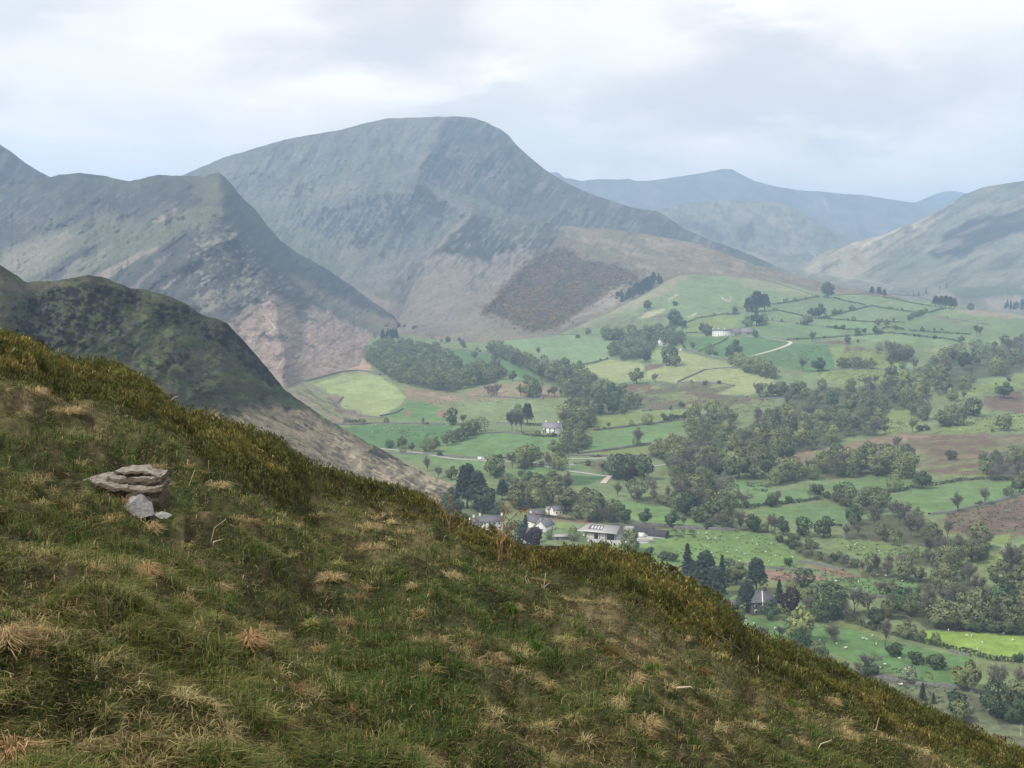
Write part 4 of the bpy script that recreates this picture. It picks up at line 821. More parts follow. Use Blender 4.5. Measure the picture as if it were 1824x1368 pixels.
# --- trees that stand alone or can be told apart ---
for a in (
    (4, 1385,295, 45,'b','small tree alone in the narrow green field beside the rounded wood'), (4, 1525,312, 45,'d','small round tree against the head of the streamside wood'),
    (4, 1310,245, 75,'g','bare tree standing by the wall at the valley head'), (4, 1645,452, 65,'d','round dark tree below the curved green field'), (4, 1738,470, 60,'d','squat dark tree right of the round one below the curved field'),
    (4, 1765,567, 125,'b','taller leafy tree at the end of the hayfield wall'), (4, 1805,552, 95,'b','slim leafy tree beside the taller one on the hayfield wall'), (4, 1700,560, 85,'g','bare tree just left of the leafy pair on the hayfield wall'),
    (4, 1540,560, 90,'g','middle bare tree along the hayfield wall'), (4, 1480,552, 75,'g','first bare tree along the hayfield wall'), (4, 1238,748, 105,'d','dark bushy tree at the corner above the sheep field'),
    (4, 1310,742, 65,'g','grey tree just right of the dark bushy corner tree'), (4, 1640,800, 145,'o','first upright bare tree beside the grey house garden'), (4, 1672,802, 150,'o','middle upright bare tree beside the grey house garden'),
    (4, 1704,800, 140,'o','last upright bare tree beside the grey house garden'), (4, 1745,745, 130,'p','dark pine behind the upright bare trees'), (4, 1690,690, 75,'d','dark tree on top behind the upright bare trees'),
    (4, 890,912, 82,'b','biggest tree above the bend of the valley road'), (4, 815,906, 52,'d','dark small tree above the bend of the valley road'), (4, 960,922, 52,'b','low tree right of the biggest one above the road bend'),
    (4, 1112,932, 100,'y','pale tree at the foot of the slanting tree line'), (4, 1060,927, 75,'y','smaller pale tree at the foot of the slanting tree line'), (4, 1520,1092, 125,'b','broad tree below the white van on the valley road'),
    (4, 1070,1065, 105,'g','grey tree rising behind the toe of the near knoll'), (4, 790,96, 25,'d','tiny tree inside the walled valley-head pasture'), (4, 985,122, 45,'d','rounder tree on the lower valley-head wall'), (4, 915,100, 30,'d','bushy tree on the upper valley-head wall'),
    (4, 1210,192, 40,'d','thin tree beyond the rounded wood by the stream'), (4, 1285,187, 32,'d','thin pale tree near the valley-head stream'), (4, 1140,1110, 80,'g','grey tree above the pines at the knoll toe'), (4, 1230,1120, 90,'b','leafy tree above the pines at the knoll toe'),
    (5, 225,587, 60,'g','bare tree alone in the big pale pasture'), (5, 410,667, 70,'b','leafy tree standing above the streamside wood'), (5, 965,1052, 72,'y','round pale tree alone on the field wall'),
    (5, 895,1197, 125,'g','big bare tree alone in the sloping green field'), (5, 1540,622, 135,'d','big dark tree beside the bend of the farm track'), (5, 1380,577, 68,'b','slender tree left of the big dark one by the track'),
    (5, 1265,547, 55,'g','pale bare tree in the deep green field below the farm'), (5, 1425,582, 26,'h','tiny bush on the lane wall below the farm'), (5, 890,772, 98,'b','spreading tree at the edge of the brown bog'),
    (5, 1015,767, 62,'g','bare tree right of the spreading tree by the bog'), (5, 1112,652, 125,'d','tall dark tree in the pale pasture'), (5, 1150,657, 72,'b','shorter tree beside the tall dark one in the pale pasture'),
    (5, 950,627, 85,'d','tree in front of the wood around the gabled house'), (5, 1330,427, 58,'d','dark tree above the end of the long white farmhouse'), (5, 1366,450, 72,'b','columnar tree touching the end of the long white farmhouse'),
    (5, 1230,1007, 42,'h','last bush at the end of the dotted hedge'), (5, 1200,1010, 27,'h','second last bush of the dotted hedge'), (5, 1168,1012, 27,'h','third last bush of the dotted hedge'), (5, 1132,1022, 42,'h','middle bush of the dotted hedge'),
    (5, 1092,1030, 38,'h','second bush of the dotted hedge'), (5, 1066,1032, 62,'g','bare tree starting the dotted hedge'), (5, 560,442, 42,'b','small tree on the wall under the brown bank'), (5, 490,467, 25,'h','bush alone below the wall under the brown bank'),
    (5, 1640,285, 85,'p','outer pine of the group above the farm'), (5, 1700,285, 125,'p','tallest pine of the group above the farm'), (5, 1755,283, 105,'p','dense pine at the end of the group above the farm'), (5, 1670,284, 100,'d','leafy tree among the pines above the farm'),
    (5, 965,272, 62,'d','bushy tree alone on the green slope under the plantation'), (5, 1150,247, 32,'h','small bush higher on the green slope'), (5, 1140,392, 115,'d','tall dark tree above the wood around the gabled house'), (5, 1200,400, 70,'d','lower dark tree above the wood around the gabled house'),
    (5, 1690,462, 48,'d','round tree against the end of the farm barn'), (5, 1700,382, 92,'d','taller tree behind the farm barn'), (5, 1640,387, 62,'d','broad low tree behind the farm barn'), (5, 1740,375, 70,'b','loose tree at the edge behind the farm barn'),
    (5, 1195,937, 42,'h','dark bush on the wall under the bog'), (5, 1350,782, 25,'h','small dark bush at the top of the bog'), (5, 1555,300, 45,'b','loose tree left of the pines above the farm'),
    (6, 500,192, 102,'d','big round dark tree on the skyline of the fields'), (6, 795,172, 50,'p','first pine of the skyline trio'), (6, 842,182, 57,'p','tallest pine of the skyline trio'), (6, 878,186, 47,'p','last pine of the skyline trio'),
    (6, 385,322, 58,'d','broad low tree of the field-corner pair'), (6, 435,332, 92,'d','taller tree of the field-corner pair'), (6, 540,312, 45,'d','round tree on the wall right of the field-corner pair'), (6, 577,302, 27,'h','small bush right of the round tree on the wall'),
    (6, 652,272, 27,'h','small bush alone halfway along the upland wall'), (6, 360,377, 62,'b','leafy tree below the field-corner pair'), (6, 330,377, 46,'b','smaller leafy tree below the field-corner pair'),
    (6, 1225,252, 66,'p','first pine of the brow clump'), (6, 1262,258, 72,'p','second pine of the brow clump'), (6, 1292,264, 78,'p','tallest pine of the brow clump'), (6, 1322,267, 76,'p','fourth pine of the brow clump'), (6, 1352,268, 68,'p','last pine of the brow clump'),
    (6, 1465,274, 42,'d','round tree alone right of the brow pines'), (6, 390,492, 72,'g','bare tree on the lane hedge by the track end'), (6, 430,692, 92,'d','round dark tree alone in the rushy field'), (6, 330,692, 98,'g','pale tree left of the round dark one'),
    (6, 700,452, 52,'b','round bush-like tree on the long lane hedge'), (6, 742,427, 30,'h','small bush above the long lane hedge'), (6, 820,442, 57,'d','upright round tree on the long lane hedge'), (6, 630,502, 52,'b','low spreading tree under the long lane hedge'),
    (6, 700,507, 36,'g','bare tree under the long lane hedge'), (6, 845,552, 52,'b','round tree at the top of the rushes'), (6, 1220,472, 25,'h','small bush on the lower upland wall'), (6, 1400,497, 47,'d','dark tree at the end of the lower upland wall'),
    (6, 1270,427, 32,'g','thin tree on the middle upland wall'), (6, 1215,427, 32,'g','first thin tree on the middle upland wall'), (6, 1500,447, 72,'g','taller bare tree by the upland wall end'), (6, 1528,447, 62,'g','shorter bare tree by the upland wall end'),
    (6, 830,377, 42,'b','first tree of the mid-field hedge'), (6, 895,387, 47,'b','bigger tree of the mid-field hedge'), (6, 600,407, 32,'h','bush at the start of the inner hedge'), (6, 550,402, 26,'h','smaller bush at the start of the inner hedge'), (6, 955,412, 36,'b','wide low tree where the upland walls meet'),
    (6, 1120,1092, 36,'h','first bush on the green strip by the moor'), (6, 1165,1090, 36,'h','second bush on the green strip by the moor'), (6, 1070,1102, 92,'g','thin bare tree on the green strip by the moor'), (6, 890,1112, 62,'g','spindly tree at the wood end by the moor'), (6, 815,1132, 122,'g','tall bare tree at the wood end by the moor'),
    (6, 1690,1087, 102,'b','tree alone on the rushy green by the moor'), (6, 1335,892, 82,'y','bright tree on the green bank'), (6, 1415,882, 62,'g','bare tree right of the bright one on the green bank'), (6, 1685,872, 102,'d','dark tree at the top of the brown moor'),
    (6, 1150,1022, 102,'b','first tree of the knot above the moor'), (6, 1270,1062, 102,'b','low tree in front of the knot above the moor'), (6, 1320,1052, 122,'b','tall tree of the knot above the moor'), (6, 1372,1052, 132,'b','tallest tree of the knot above the moor'), (6, 1412,1047, 122,'g','bare tree of the knot above the moor'),
    (6, 1480,992, 112,'d','dark tree behind the knot above the moor'), (6, 970,1212, 82,'g','bare tree on the brown moor edge'), (6, 220,1277, 82,'h','big round bush at the moor end'), (6, 1330,1287, 62,'h','round bush on the brown moor'), (6, 930,672, 62,'g','bare tree right of the field row'), (6, 1000,672, 46,'b','small leafy tree right of the field row'),
    (8, 1150,222, 88,'y','wide spreading tree on the upper hedge'), (8, 1290,207, 92,'d','dense dark tree on the upper hedge'), (8, 1070,237, 36,'h','flat bush left of the wide spreading tree'), (8, 1620,292, 92,'g','bare round tree on the moor wall'), (8, 1480,327, 102,'g','bare wide tree lower on the moor wall'),
    (8, 1800,232, 112,'b','big tree at the top corner of the sloping field'), (8, 225,132, 52,'h','round bush alone left of the great oak clump'), (8, 370,312, 92,'g','bare tree in the hedge gap of the sloping fields'), (8, 540,287, 74,'g','bare tree on the hedge above the sloping field'), (8, 508,302, 56,'h','bushy tree beside the bare one on the hedge'), (8, 600,277, 32,'h','small bush right along the same hedge'),
    (8, 340,152, 152,'b','left crown of the great field clump'), (8, 420,148, 156,'b','middle crown of the great field clump'), (8, 495,142, 124,'b','low outer crown of the great field clump'), (8, 300,150, 60,'d','dark low tree at the foot of the great field clump'),
    (8, 570,447, 92,'d','first dark tree on the sheep pasture edge'), (8, 670,450, 94,'d','middle dark tree on the sheep pasture edge'), (8, 780,462, 104,'d','broadest dark tree on the sheep pasture edge'), (8, 940,392, 92,'d','bright-sprayed dark tree beside the grey wood'),
    (8, 596,607, 42,'h','round bush alone in the big sheep pasture'), (8, 680,717, 92,'d','dark round tree among the bracken strips'), (8, 1070,767, 92,'g','bare pale tree in the rushy pasture'), (8, 1125,762, 76,'b','leafy tree beside the bare pale one'), (8, 800,748, 50,'s','loose bush below the bracken strips'),
    (8, 1045,927, 98,'d','bright domed tree above the long hedge'), (8, 840,1007, 115,'f','bare fan-shaped tree alone in the sheep field'), (8, 1105,1032, 142,'o','tall wispy tree beside the long hedge'), (8, 1215,987, 92,'b','umbrella-shaped tree on the long hedge'), (8, 1290,1002, 62,'b','small upright tree on the long hedge'),
    (8, 1150,1077, 62,'h','first thorn bush of the slanting trio'), (8, 1260,1117, 62,'h','middle thorn bush of the slanting trio'), (8, 1365,1142, 72,'h','largest thorn bush of the slanting trio'), (8, 1210,1212, 82,'w','white blossoming bush at the foot of the sheep field'),
    (8, 1525,1257, 160,'y','big spreading tree by the lower field corner'), (8, 1690,1282, 165,'g','big bare tree right of the spreading one'), (8, 1795,1262, 132,'g','bare tree at the very edge of the lower field'), (8, 1020,1172, 122,'g','bare tree on the overgrown hedge'),
    (8, 650,1002, 172,'y','big pale leafy tree below the dark stone house'), (8, 648,1052, 102,'d','dark tree in front of the big pale one'), (8, 460,1002, 84,'g','crooked bare tree below the dark stone house'), (8, 565,992, 84,'g','thin bare tree beside the crooked one'), (8, 400,985, 42,'h','low bush below the dark stone house'),
    (8, 70,652, 158,'c','tallest pointed spruce by the heather edge'), (8, 165,770, 225,'p','massive dark pine beside the stone house'), (8, 250,720, 165,'c','broad spruce behind the stone house'), (8, 325,705, 115,'b','leafy tree among the conifers by the stone house'), (8, 430,745, 165,'p','flat-topped cedar behind the stone house'),
    (8, 282,690, 105,'d','leafy dark tree between the spruces'), (8, 548,800, 120,'c','small spruce right of the stone house'), (8, 378,850, 150,'p','dark pine touching the stone house'), (8, 215,812, 190,'p','dark pine on the heather skyline'), (8, 115,740, 150,'p','dense dark pine nearest the heather skyline'),
    (8, 605,862, 128,'k','copper beech right of the dark stone house'), (8, 505,888, 96,'d','rounded tree hiding the end of the stone house'), (8, 345,893, 42,'h','garden bush in front of the stone house'), (8, 610,740, 60,'b','loose pale tree behind the copper beech'),
    (8, 760,900, 100,'d','dark tree at the near end of the tree belt'), (8, 820,880, 120,'d','darkest tree of the tree belt'), (8, 700,840, 120,'y','pale tree at the start of the tree belt'),
    (10, 805,930, 165,'c','pale pointed conifer below the blossoming bush'), (10, 915,975, 115,'c','dark pointed conifer on the heather skyline'),
    (7, 1372,702, 142,'b','tree in front of the big barn yard'), (7, 1510,717, 52,'h','first round bush below the dark sheds'), (7, 1605,752, 56,'h','second round bush below the dark sheds'), (7, 1665,757, 56,'h','third round bush below the dark sheds'), (7, 1180,672, 42,'h','bush at the yard wall on the heather skyline'), (7, 1222,668, 36,'h','smaller bush at the yard wall'),
    (7, 1000,622, 92,'b','pale bushy tree left of the big barn'), (7, 830,612, 62,'b','bushy tree between hamlet and barn'), (7, 725,667, 128,'k','copper beech hiding the hamlet cottage'), (7, 600,642, 145,'d','dark full tree between the hamlet houses'), (7, 668,592, 145,'c','narrow dark cypress in the hamlet'), (7, 440,542, 52,'d','garden tree against the white farmhouse'),
    (7, 1340,502, 118,'d','first dark tree behind the big barn'), (7, 1475,512, 108,'d','second dark tree behind the big barn'), (7, 1655,527, 112,'d','dark tree behind the curved sheds'), (7, 1740,527, 84,'g','bare tree right of the dark one behind the sheds'),
    (7, 1385,237, 108,'k','copper beech under the great dark trees by the lane'), (7, 1285,202, 152,'d','first great dark tree by the lane'), (7, 1350,192, 146,'d','middle great dark tree by the lane'), (7, 1472,207, 156,'d','great dark tree right of the copper beech'), (7, 690,232, 78,'d','round bushy tree by the green paddock'),
    (7, 462,192, 132,'b','broad tree between van and paddock'), (7, 580,132, 112,'g','bare tree in the roadside clump'), (7, 650,127, 134,'y','pale tree in the roadside clump'), (7, 712,112, 134,'y','highest pale tree of the roadside clump'), (7, 662,137, 62,'h','bush at the foot of the roadside clump'),
    (7, 830,132, 112,'g','bare tree by the lane junction'), (7, 900,142, 114,'y','pale tree by the lane junction'), (7, 1090,112, 32,'h','bush in the brown patch by the lane'), (7, 1200,172, 94,'g','bare tree left of the great dark trees'), (7, 1290,322, 94,'g','bare thin tree above the barn field'), (7, 1360,292, 72,'g','slight bare tree above the barn field'),
    (7, 275,402, 275,'p','tallest dark pine of the knoll-toe group'), (7, 345,422, 255,'p','second dark pine of the knoll-toe group'), (7, 380,437, 180,'d','leafy dark tree under the knoll-toe pines'), (7, 510,345, 128,'p','dark pine right of the knoll-toe group'), (7, 150,402, 132,'d','leafy tree left of the knoll-toe pines'),
    (7, 208,335, 105,'c','spruce left of the knoll-toe pines'), (7, 190,472, 155,'d','dark tree by the grass skyline under the pines'), (7, 490,437, 74,'b','pale garden tree behind the white farmhouse'), (7, 120,470, 110,'d','dark bushy tree on the grass skyline'), (7, 330,330, 150,'g','grey tree behind the knoll-toe pines'), (7, 240,300,110,'g','grey tree by the knoll toe')):
    single(*a)
for a in ((6, 1160,163, 36,'c','far spruce nearest the middle of the distant valley'), (6, 1110,178, 32,'c','far spruce left in the distant valley'), (6, 1078,178, 26,'c','small far spruce in the distant valley'), (6, 1300,122, 32,'c','far spruce highest in the distant valley'),
          (6, 1040,178, 22,'c','tiny far spruce beside the brow'), (6, 1255,137, 26,'c','far spruce below the highest one')):
    single(*a, where='sunlit_fell')
wood(6, (1690,262, 1720,240, 1824,232, 1960,235, 1960,280, 1800,275), 10, (11, 14), {'c': 1}, 'in the far dark plantation beyond the brow', 60, 'sunlit_fell')

def build_trees():
    # largest in the photograph first: three hundred of a kind stand as trees, what is left over becomes one far wood
    pos = []
    for kd, px, py, wh, H, lab, grp in TREES:
        p = gpt(np.array([px]), np.array([py]))[0] if wh == 'ground' else hpt(wh, np.array([px]), np.array([py]))[0]
        pos.append(p)
    order = sorted(range(len(TREES)), key=lambda i: -TREES[i][4] / pos[i][1] - (9 if TREES[i][6] is None else 0))
    count = {}; rest = []
    for i in order:
        kd, px, py, wh, H, lab, grp = TREES[i]; nm = NAME[kd]
        count[nm] = count.get(nm, 0) + 1
        if count[nm] > 296: rest.append(i); continue
        r = random.Random(i * 13 + 5); var = PROTO[kd]; tm, cm, V, c = var[r.randrange(len(var))]
        e = bpy.data.objects.new(nm, None); COL.objects.link(e); e.empty_display_size = .5
        e.location = pos[i]; e.rotation_euler = (0, 0, r.uniform(0, 6.28))
        s = H / 10; wsc = r.uniform(.88, 1.15); e.scale = (s * wsc, s * wsc * r.uniform(.92, 1.08), s)
        e['label'] = lab; e['category'] = 'bush' if kd in 'hsw' else 'tree'
        if grp: e['group'] = grp
        link('trunk', tm, e); link('crown', cm, e)
    print('TREES', {k: v for k, v in count.items()}, 'rest', len(rest))
    if rest:
        vs, cs = [], []
        g = np.random.default_rng(5)
        for i in rest:
            kd, px, py, wh, H, lab, grp = TREES[i]; tm, cm, V, c = PROTO[kd][i % len(PROTO[kd])]
            sel = g.random(len(V)) < .6; a = g.uniform(0, 6.28); s = H / 10; R = np.array([[math.cos(a), -math.sin(a), 0], [math.sin(a), math.cos(a), 0], [0, 0, 1]])
            U = V[sel]; ctr = U.mean(1, keepdims=True); U = ctr + (U - ctr) * 1.25
            vs.append(U @ R.T * s + pos[i]); cs.append(c[sel] * g.uniform(.8, 1.2))
        stuff('woodland', card_mesh('woodland', np.concatenate(vs), np.concatenate(cs), LM['b']), 'far trees massed at the back of the gill wood')
ground()
# ------------------------------------------------------------------ tracks laid on the ground
def strip(name, k, xy, width, mat, lift=.12, widths=None):
    p = np.array(C(k, *xy)); P = gpt(p[:, 0], p[:, 1])
    # resample smoothly
    seg = np.linalg.norm(np.diff(P[:, :2], axis=0), axis=1); t = np.concatenate([[0], np.cumsum(seg)]); n = max(8, int(t[-1] / 5))
    u = np.linspace(0, t[-1], n); px = np.interp(u, t, p[:, 0]); py = np.interp(u, t, p[:, 1])
    ker = np.ones(3) / 3
    for _ in range(2): px[1:-1] = np.convolve(px, ker, 'valid'); py[1:-1] = np.convolve(py, ker, 'valid')
    Q = gpt(px, py); d = np.gradient(Q[:, :2], axis=0); d /= np.linalg.norm(d, axis=1, keepdims=True); nrm = np.stack([-d[:, 1], d[:, 0], 0 * d[:, 0]], 1)
    wv = width * (1 + .12 * fbm(u / 9, u * 0, 3, 4))[:, None] / 2
    a = Q + nrm * wv; b = Q - nrm * wv; z = Q[:, 2:] + lift
    V = np.stack([np.concatenate([a[:, :2], z], 1), np.concatenate([b[:, :2], z], 1)], 1).reshape(-1, 3)
    q = np.array([(2 * i, 2 * i + 1, 2 * i + 3, 2 * i + 2) for i in range(n - 1)])
    structure(name, mesh_np(name, V, q.ravel(), np.arange(len(q)) * 4, mat))
    return Q
PALETRACK = plain('pale_gravel', (0.46, 0.42, 0.35), .95, .18, .4); TARMAC = plain('grey_lane', (0.30, 0.29, 0.28), .9, .15, .4); CONC = plain('yard_concrete', (0.36, 0.35, 0.34), .9, .2, .3)
strip('road', 4, (740,908, 800,913, 880,921, 1000,936, 1100,952, 1200,972, 1300,982, 1400,987, 1500,993, 1640,995, 1760,1000, 1830,1012, 1980,1018, 2060,1018), 4.2, TARMAC)
strip('road', 7, (930,64, 1040,66, 1110,64, 1180,62, 1250,60), 4.2, TARMAC)
strip('track', 5, (1535,452, 1600,452, 1680,455, 1750,463, 1824,475, 1890,482, 1925,486, 1936,492, 1930,502, 1900,518, 1860,532, 1824,545, 1740,568, 1650,588), 5.0, PALETRACK, .2)
strip('lane', 7, (745,104, 800,116, 870,130, 980,152, 1100,165, 1180,182, 1225,186, 1245,182, 1290,178), 4.0, TARMAC)
strip('lane', 7, (1245,184, 1225,196, 1205,215, 1195,230), 4.0, PALETRACK)
strip('lane', 6, (400,490, 470,484, 560,478, 640,470, 720,452), 4.5, TARMAC)
strip('track', 7, (1500,120, 1570,110, 1640,100, 1740,98), 3.5, TARMAC)

def pad(name, k, xy, mat, lift=.1):
    p = np.array(C(k, *xy)); P = gpt(p[:, 0], p[:, 1]); P[:, 2] += lift
    structure(name, mesh_np(name, P, np.arange(len(P)), np.array([0]), mat))
pad('yard', 7, (1085,625, 1100,602, 1180,590, 1320,590, 1400,600, 1440,585, 1530,588, 1535,622, 1480,640, 1400,642, 1290,648, 1180,640), CONC)

# ------------------------------------------------------------------ hedges and dry stone walls
HEDGE = leaf_mat('hedge_leaves', (0.062, 0.078, 0.040), .02, .15, .2); DRYHEDGE = leaf_mat('hedge_twigs', (0.075, 0.072, 0.055), .02, .15, .2)
WALLM = plain('dry_stone', (0.125, 0.125, 0.115), .95, .45, .8, .6)
def path_world(k, xy, step):
    p = np.array(C(k, *xy)); P = gpt(p[:, 0], p[:, 1]); t = np.concatenate([[0], np.cumsum(np.linalg.norm(np.diff(P[:, :2], axis=0), axis=1))])
    n = max(3, int(t[-1] / step)); u = np.linspace(0, t[-1], n); px = np.interp(u, t, p[:, 0]); py = np.interp(u, t, p[:, 1])
    return gpt(px, py)
def hedge(k, xy, h, w, label, dry=False, seed=0):
    Q = path_world(k, xy, 1.2); r = np.random.default_rng(900 + seed); n = len(Q); per = 9
    idx = np.repeat(np.arange(n), per); hh = h * (1 + .28 * fbm(np.arange(n) / 5.0, np.zeros(n), 3, seed))[idx]
    th = r.uniform(-.15, math.pi + .15, len(idx)); d = np.gradient(Q[:, :2], axis=0); d /= np.linalg.norm(d, axis=1, keepdims=True) + 1e-9; nr = np.stack([-d[:, 1], d[:, 0]], 1)[idx]
    off = np.cos(th) * w / 2 * r.uniform(.8, 1.15, len(idx)); up = np.abs(np.sin(th)) ** .5 * hh * r.uniform(.75, 1.05, len(idx))
    c = Q[idx].copy(); c[:, :2] += nr * off[:, None] + d[idx] * r.uniform(-.7, .7, (len(idx), 1)); c[:, 2] += up
    nn = np.concatenate([nr * np.cos(th)[:, None], np.abs(np.sin(th))[:, None] + .2], 1) + r.normal(scale=.5, size=(len(idx), 3))
    V = cards(c, nn, .55, r); cols = r.uniform(.7, 1.3, (len(idx), 1)) * np.ones((1, 3))
    o = link('hedge', card_mesh('hedge', V, cols, DRYHEDGE if dry else HEDGE)); o['label'] = label; o['category'] = 'hedge'
def wall(k, xy, h, w, label, seed=0):
    Q = path_world(k, xy, 1.5); n = len(Q); d = np.gradient(Q[:, :2], axis=0); d /= np.linalg.norm(d, axis=1, keepdims=True) + 1e-9; nr = np.concatenate([np.stack([-d[:, 1], d[:, 0]], 1), np.zeros((n, 1))], 1)
    i = np.arange(n); h = h * .78; hh = h * (1 + .16 * fbm(i / 3.0, i * 0, 3, seed) + .08 * fbm(i / .9, i * 0 + 5, 2, seed + 3)); hh = np.maximum(hh, h * .45)
    jw = w / 2 * (1 + .15 * fbm(i / 1.3, i * 0 + 2, 2, seed + 8))
    up = np.array([0, 0, 1.0])
    R = [Q - nr * jw[:, None] * 1.3 - up * .5, Q - nr * jw[:, None] + up * hh[:, None] * .96, Q + up * hh[:, None] * 1.04, Q + nr * jw[:, None] + up * hh[:, None] * .95, Q + nr * jw[:, None] * 1.3 - up * .5]
    g = np.stack(R, 1); m = grid_mesh('wall', g, WALLM, np.ones(g.shape[:2] + (3,)))
    o = link('stone_wall', m); o['label'] = label; o['category'] = 'wall'; o['kind'] = 'thing'
W_, H_ = wall, hedge
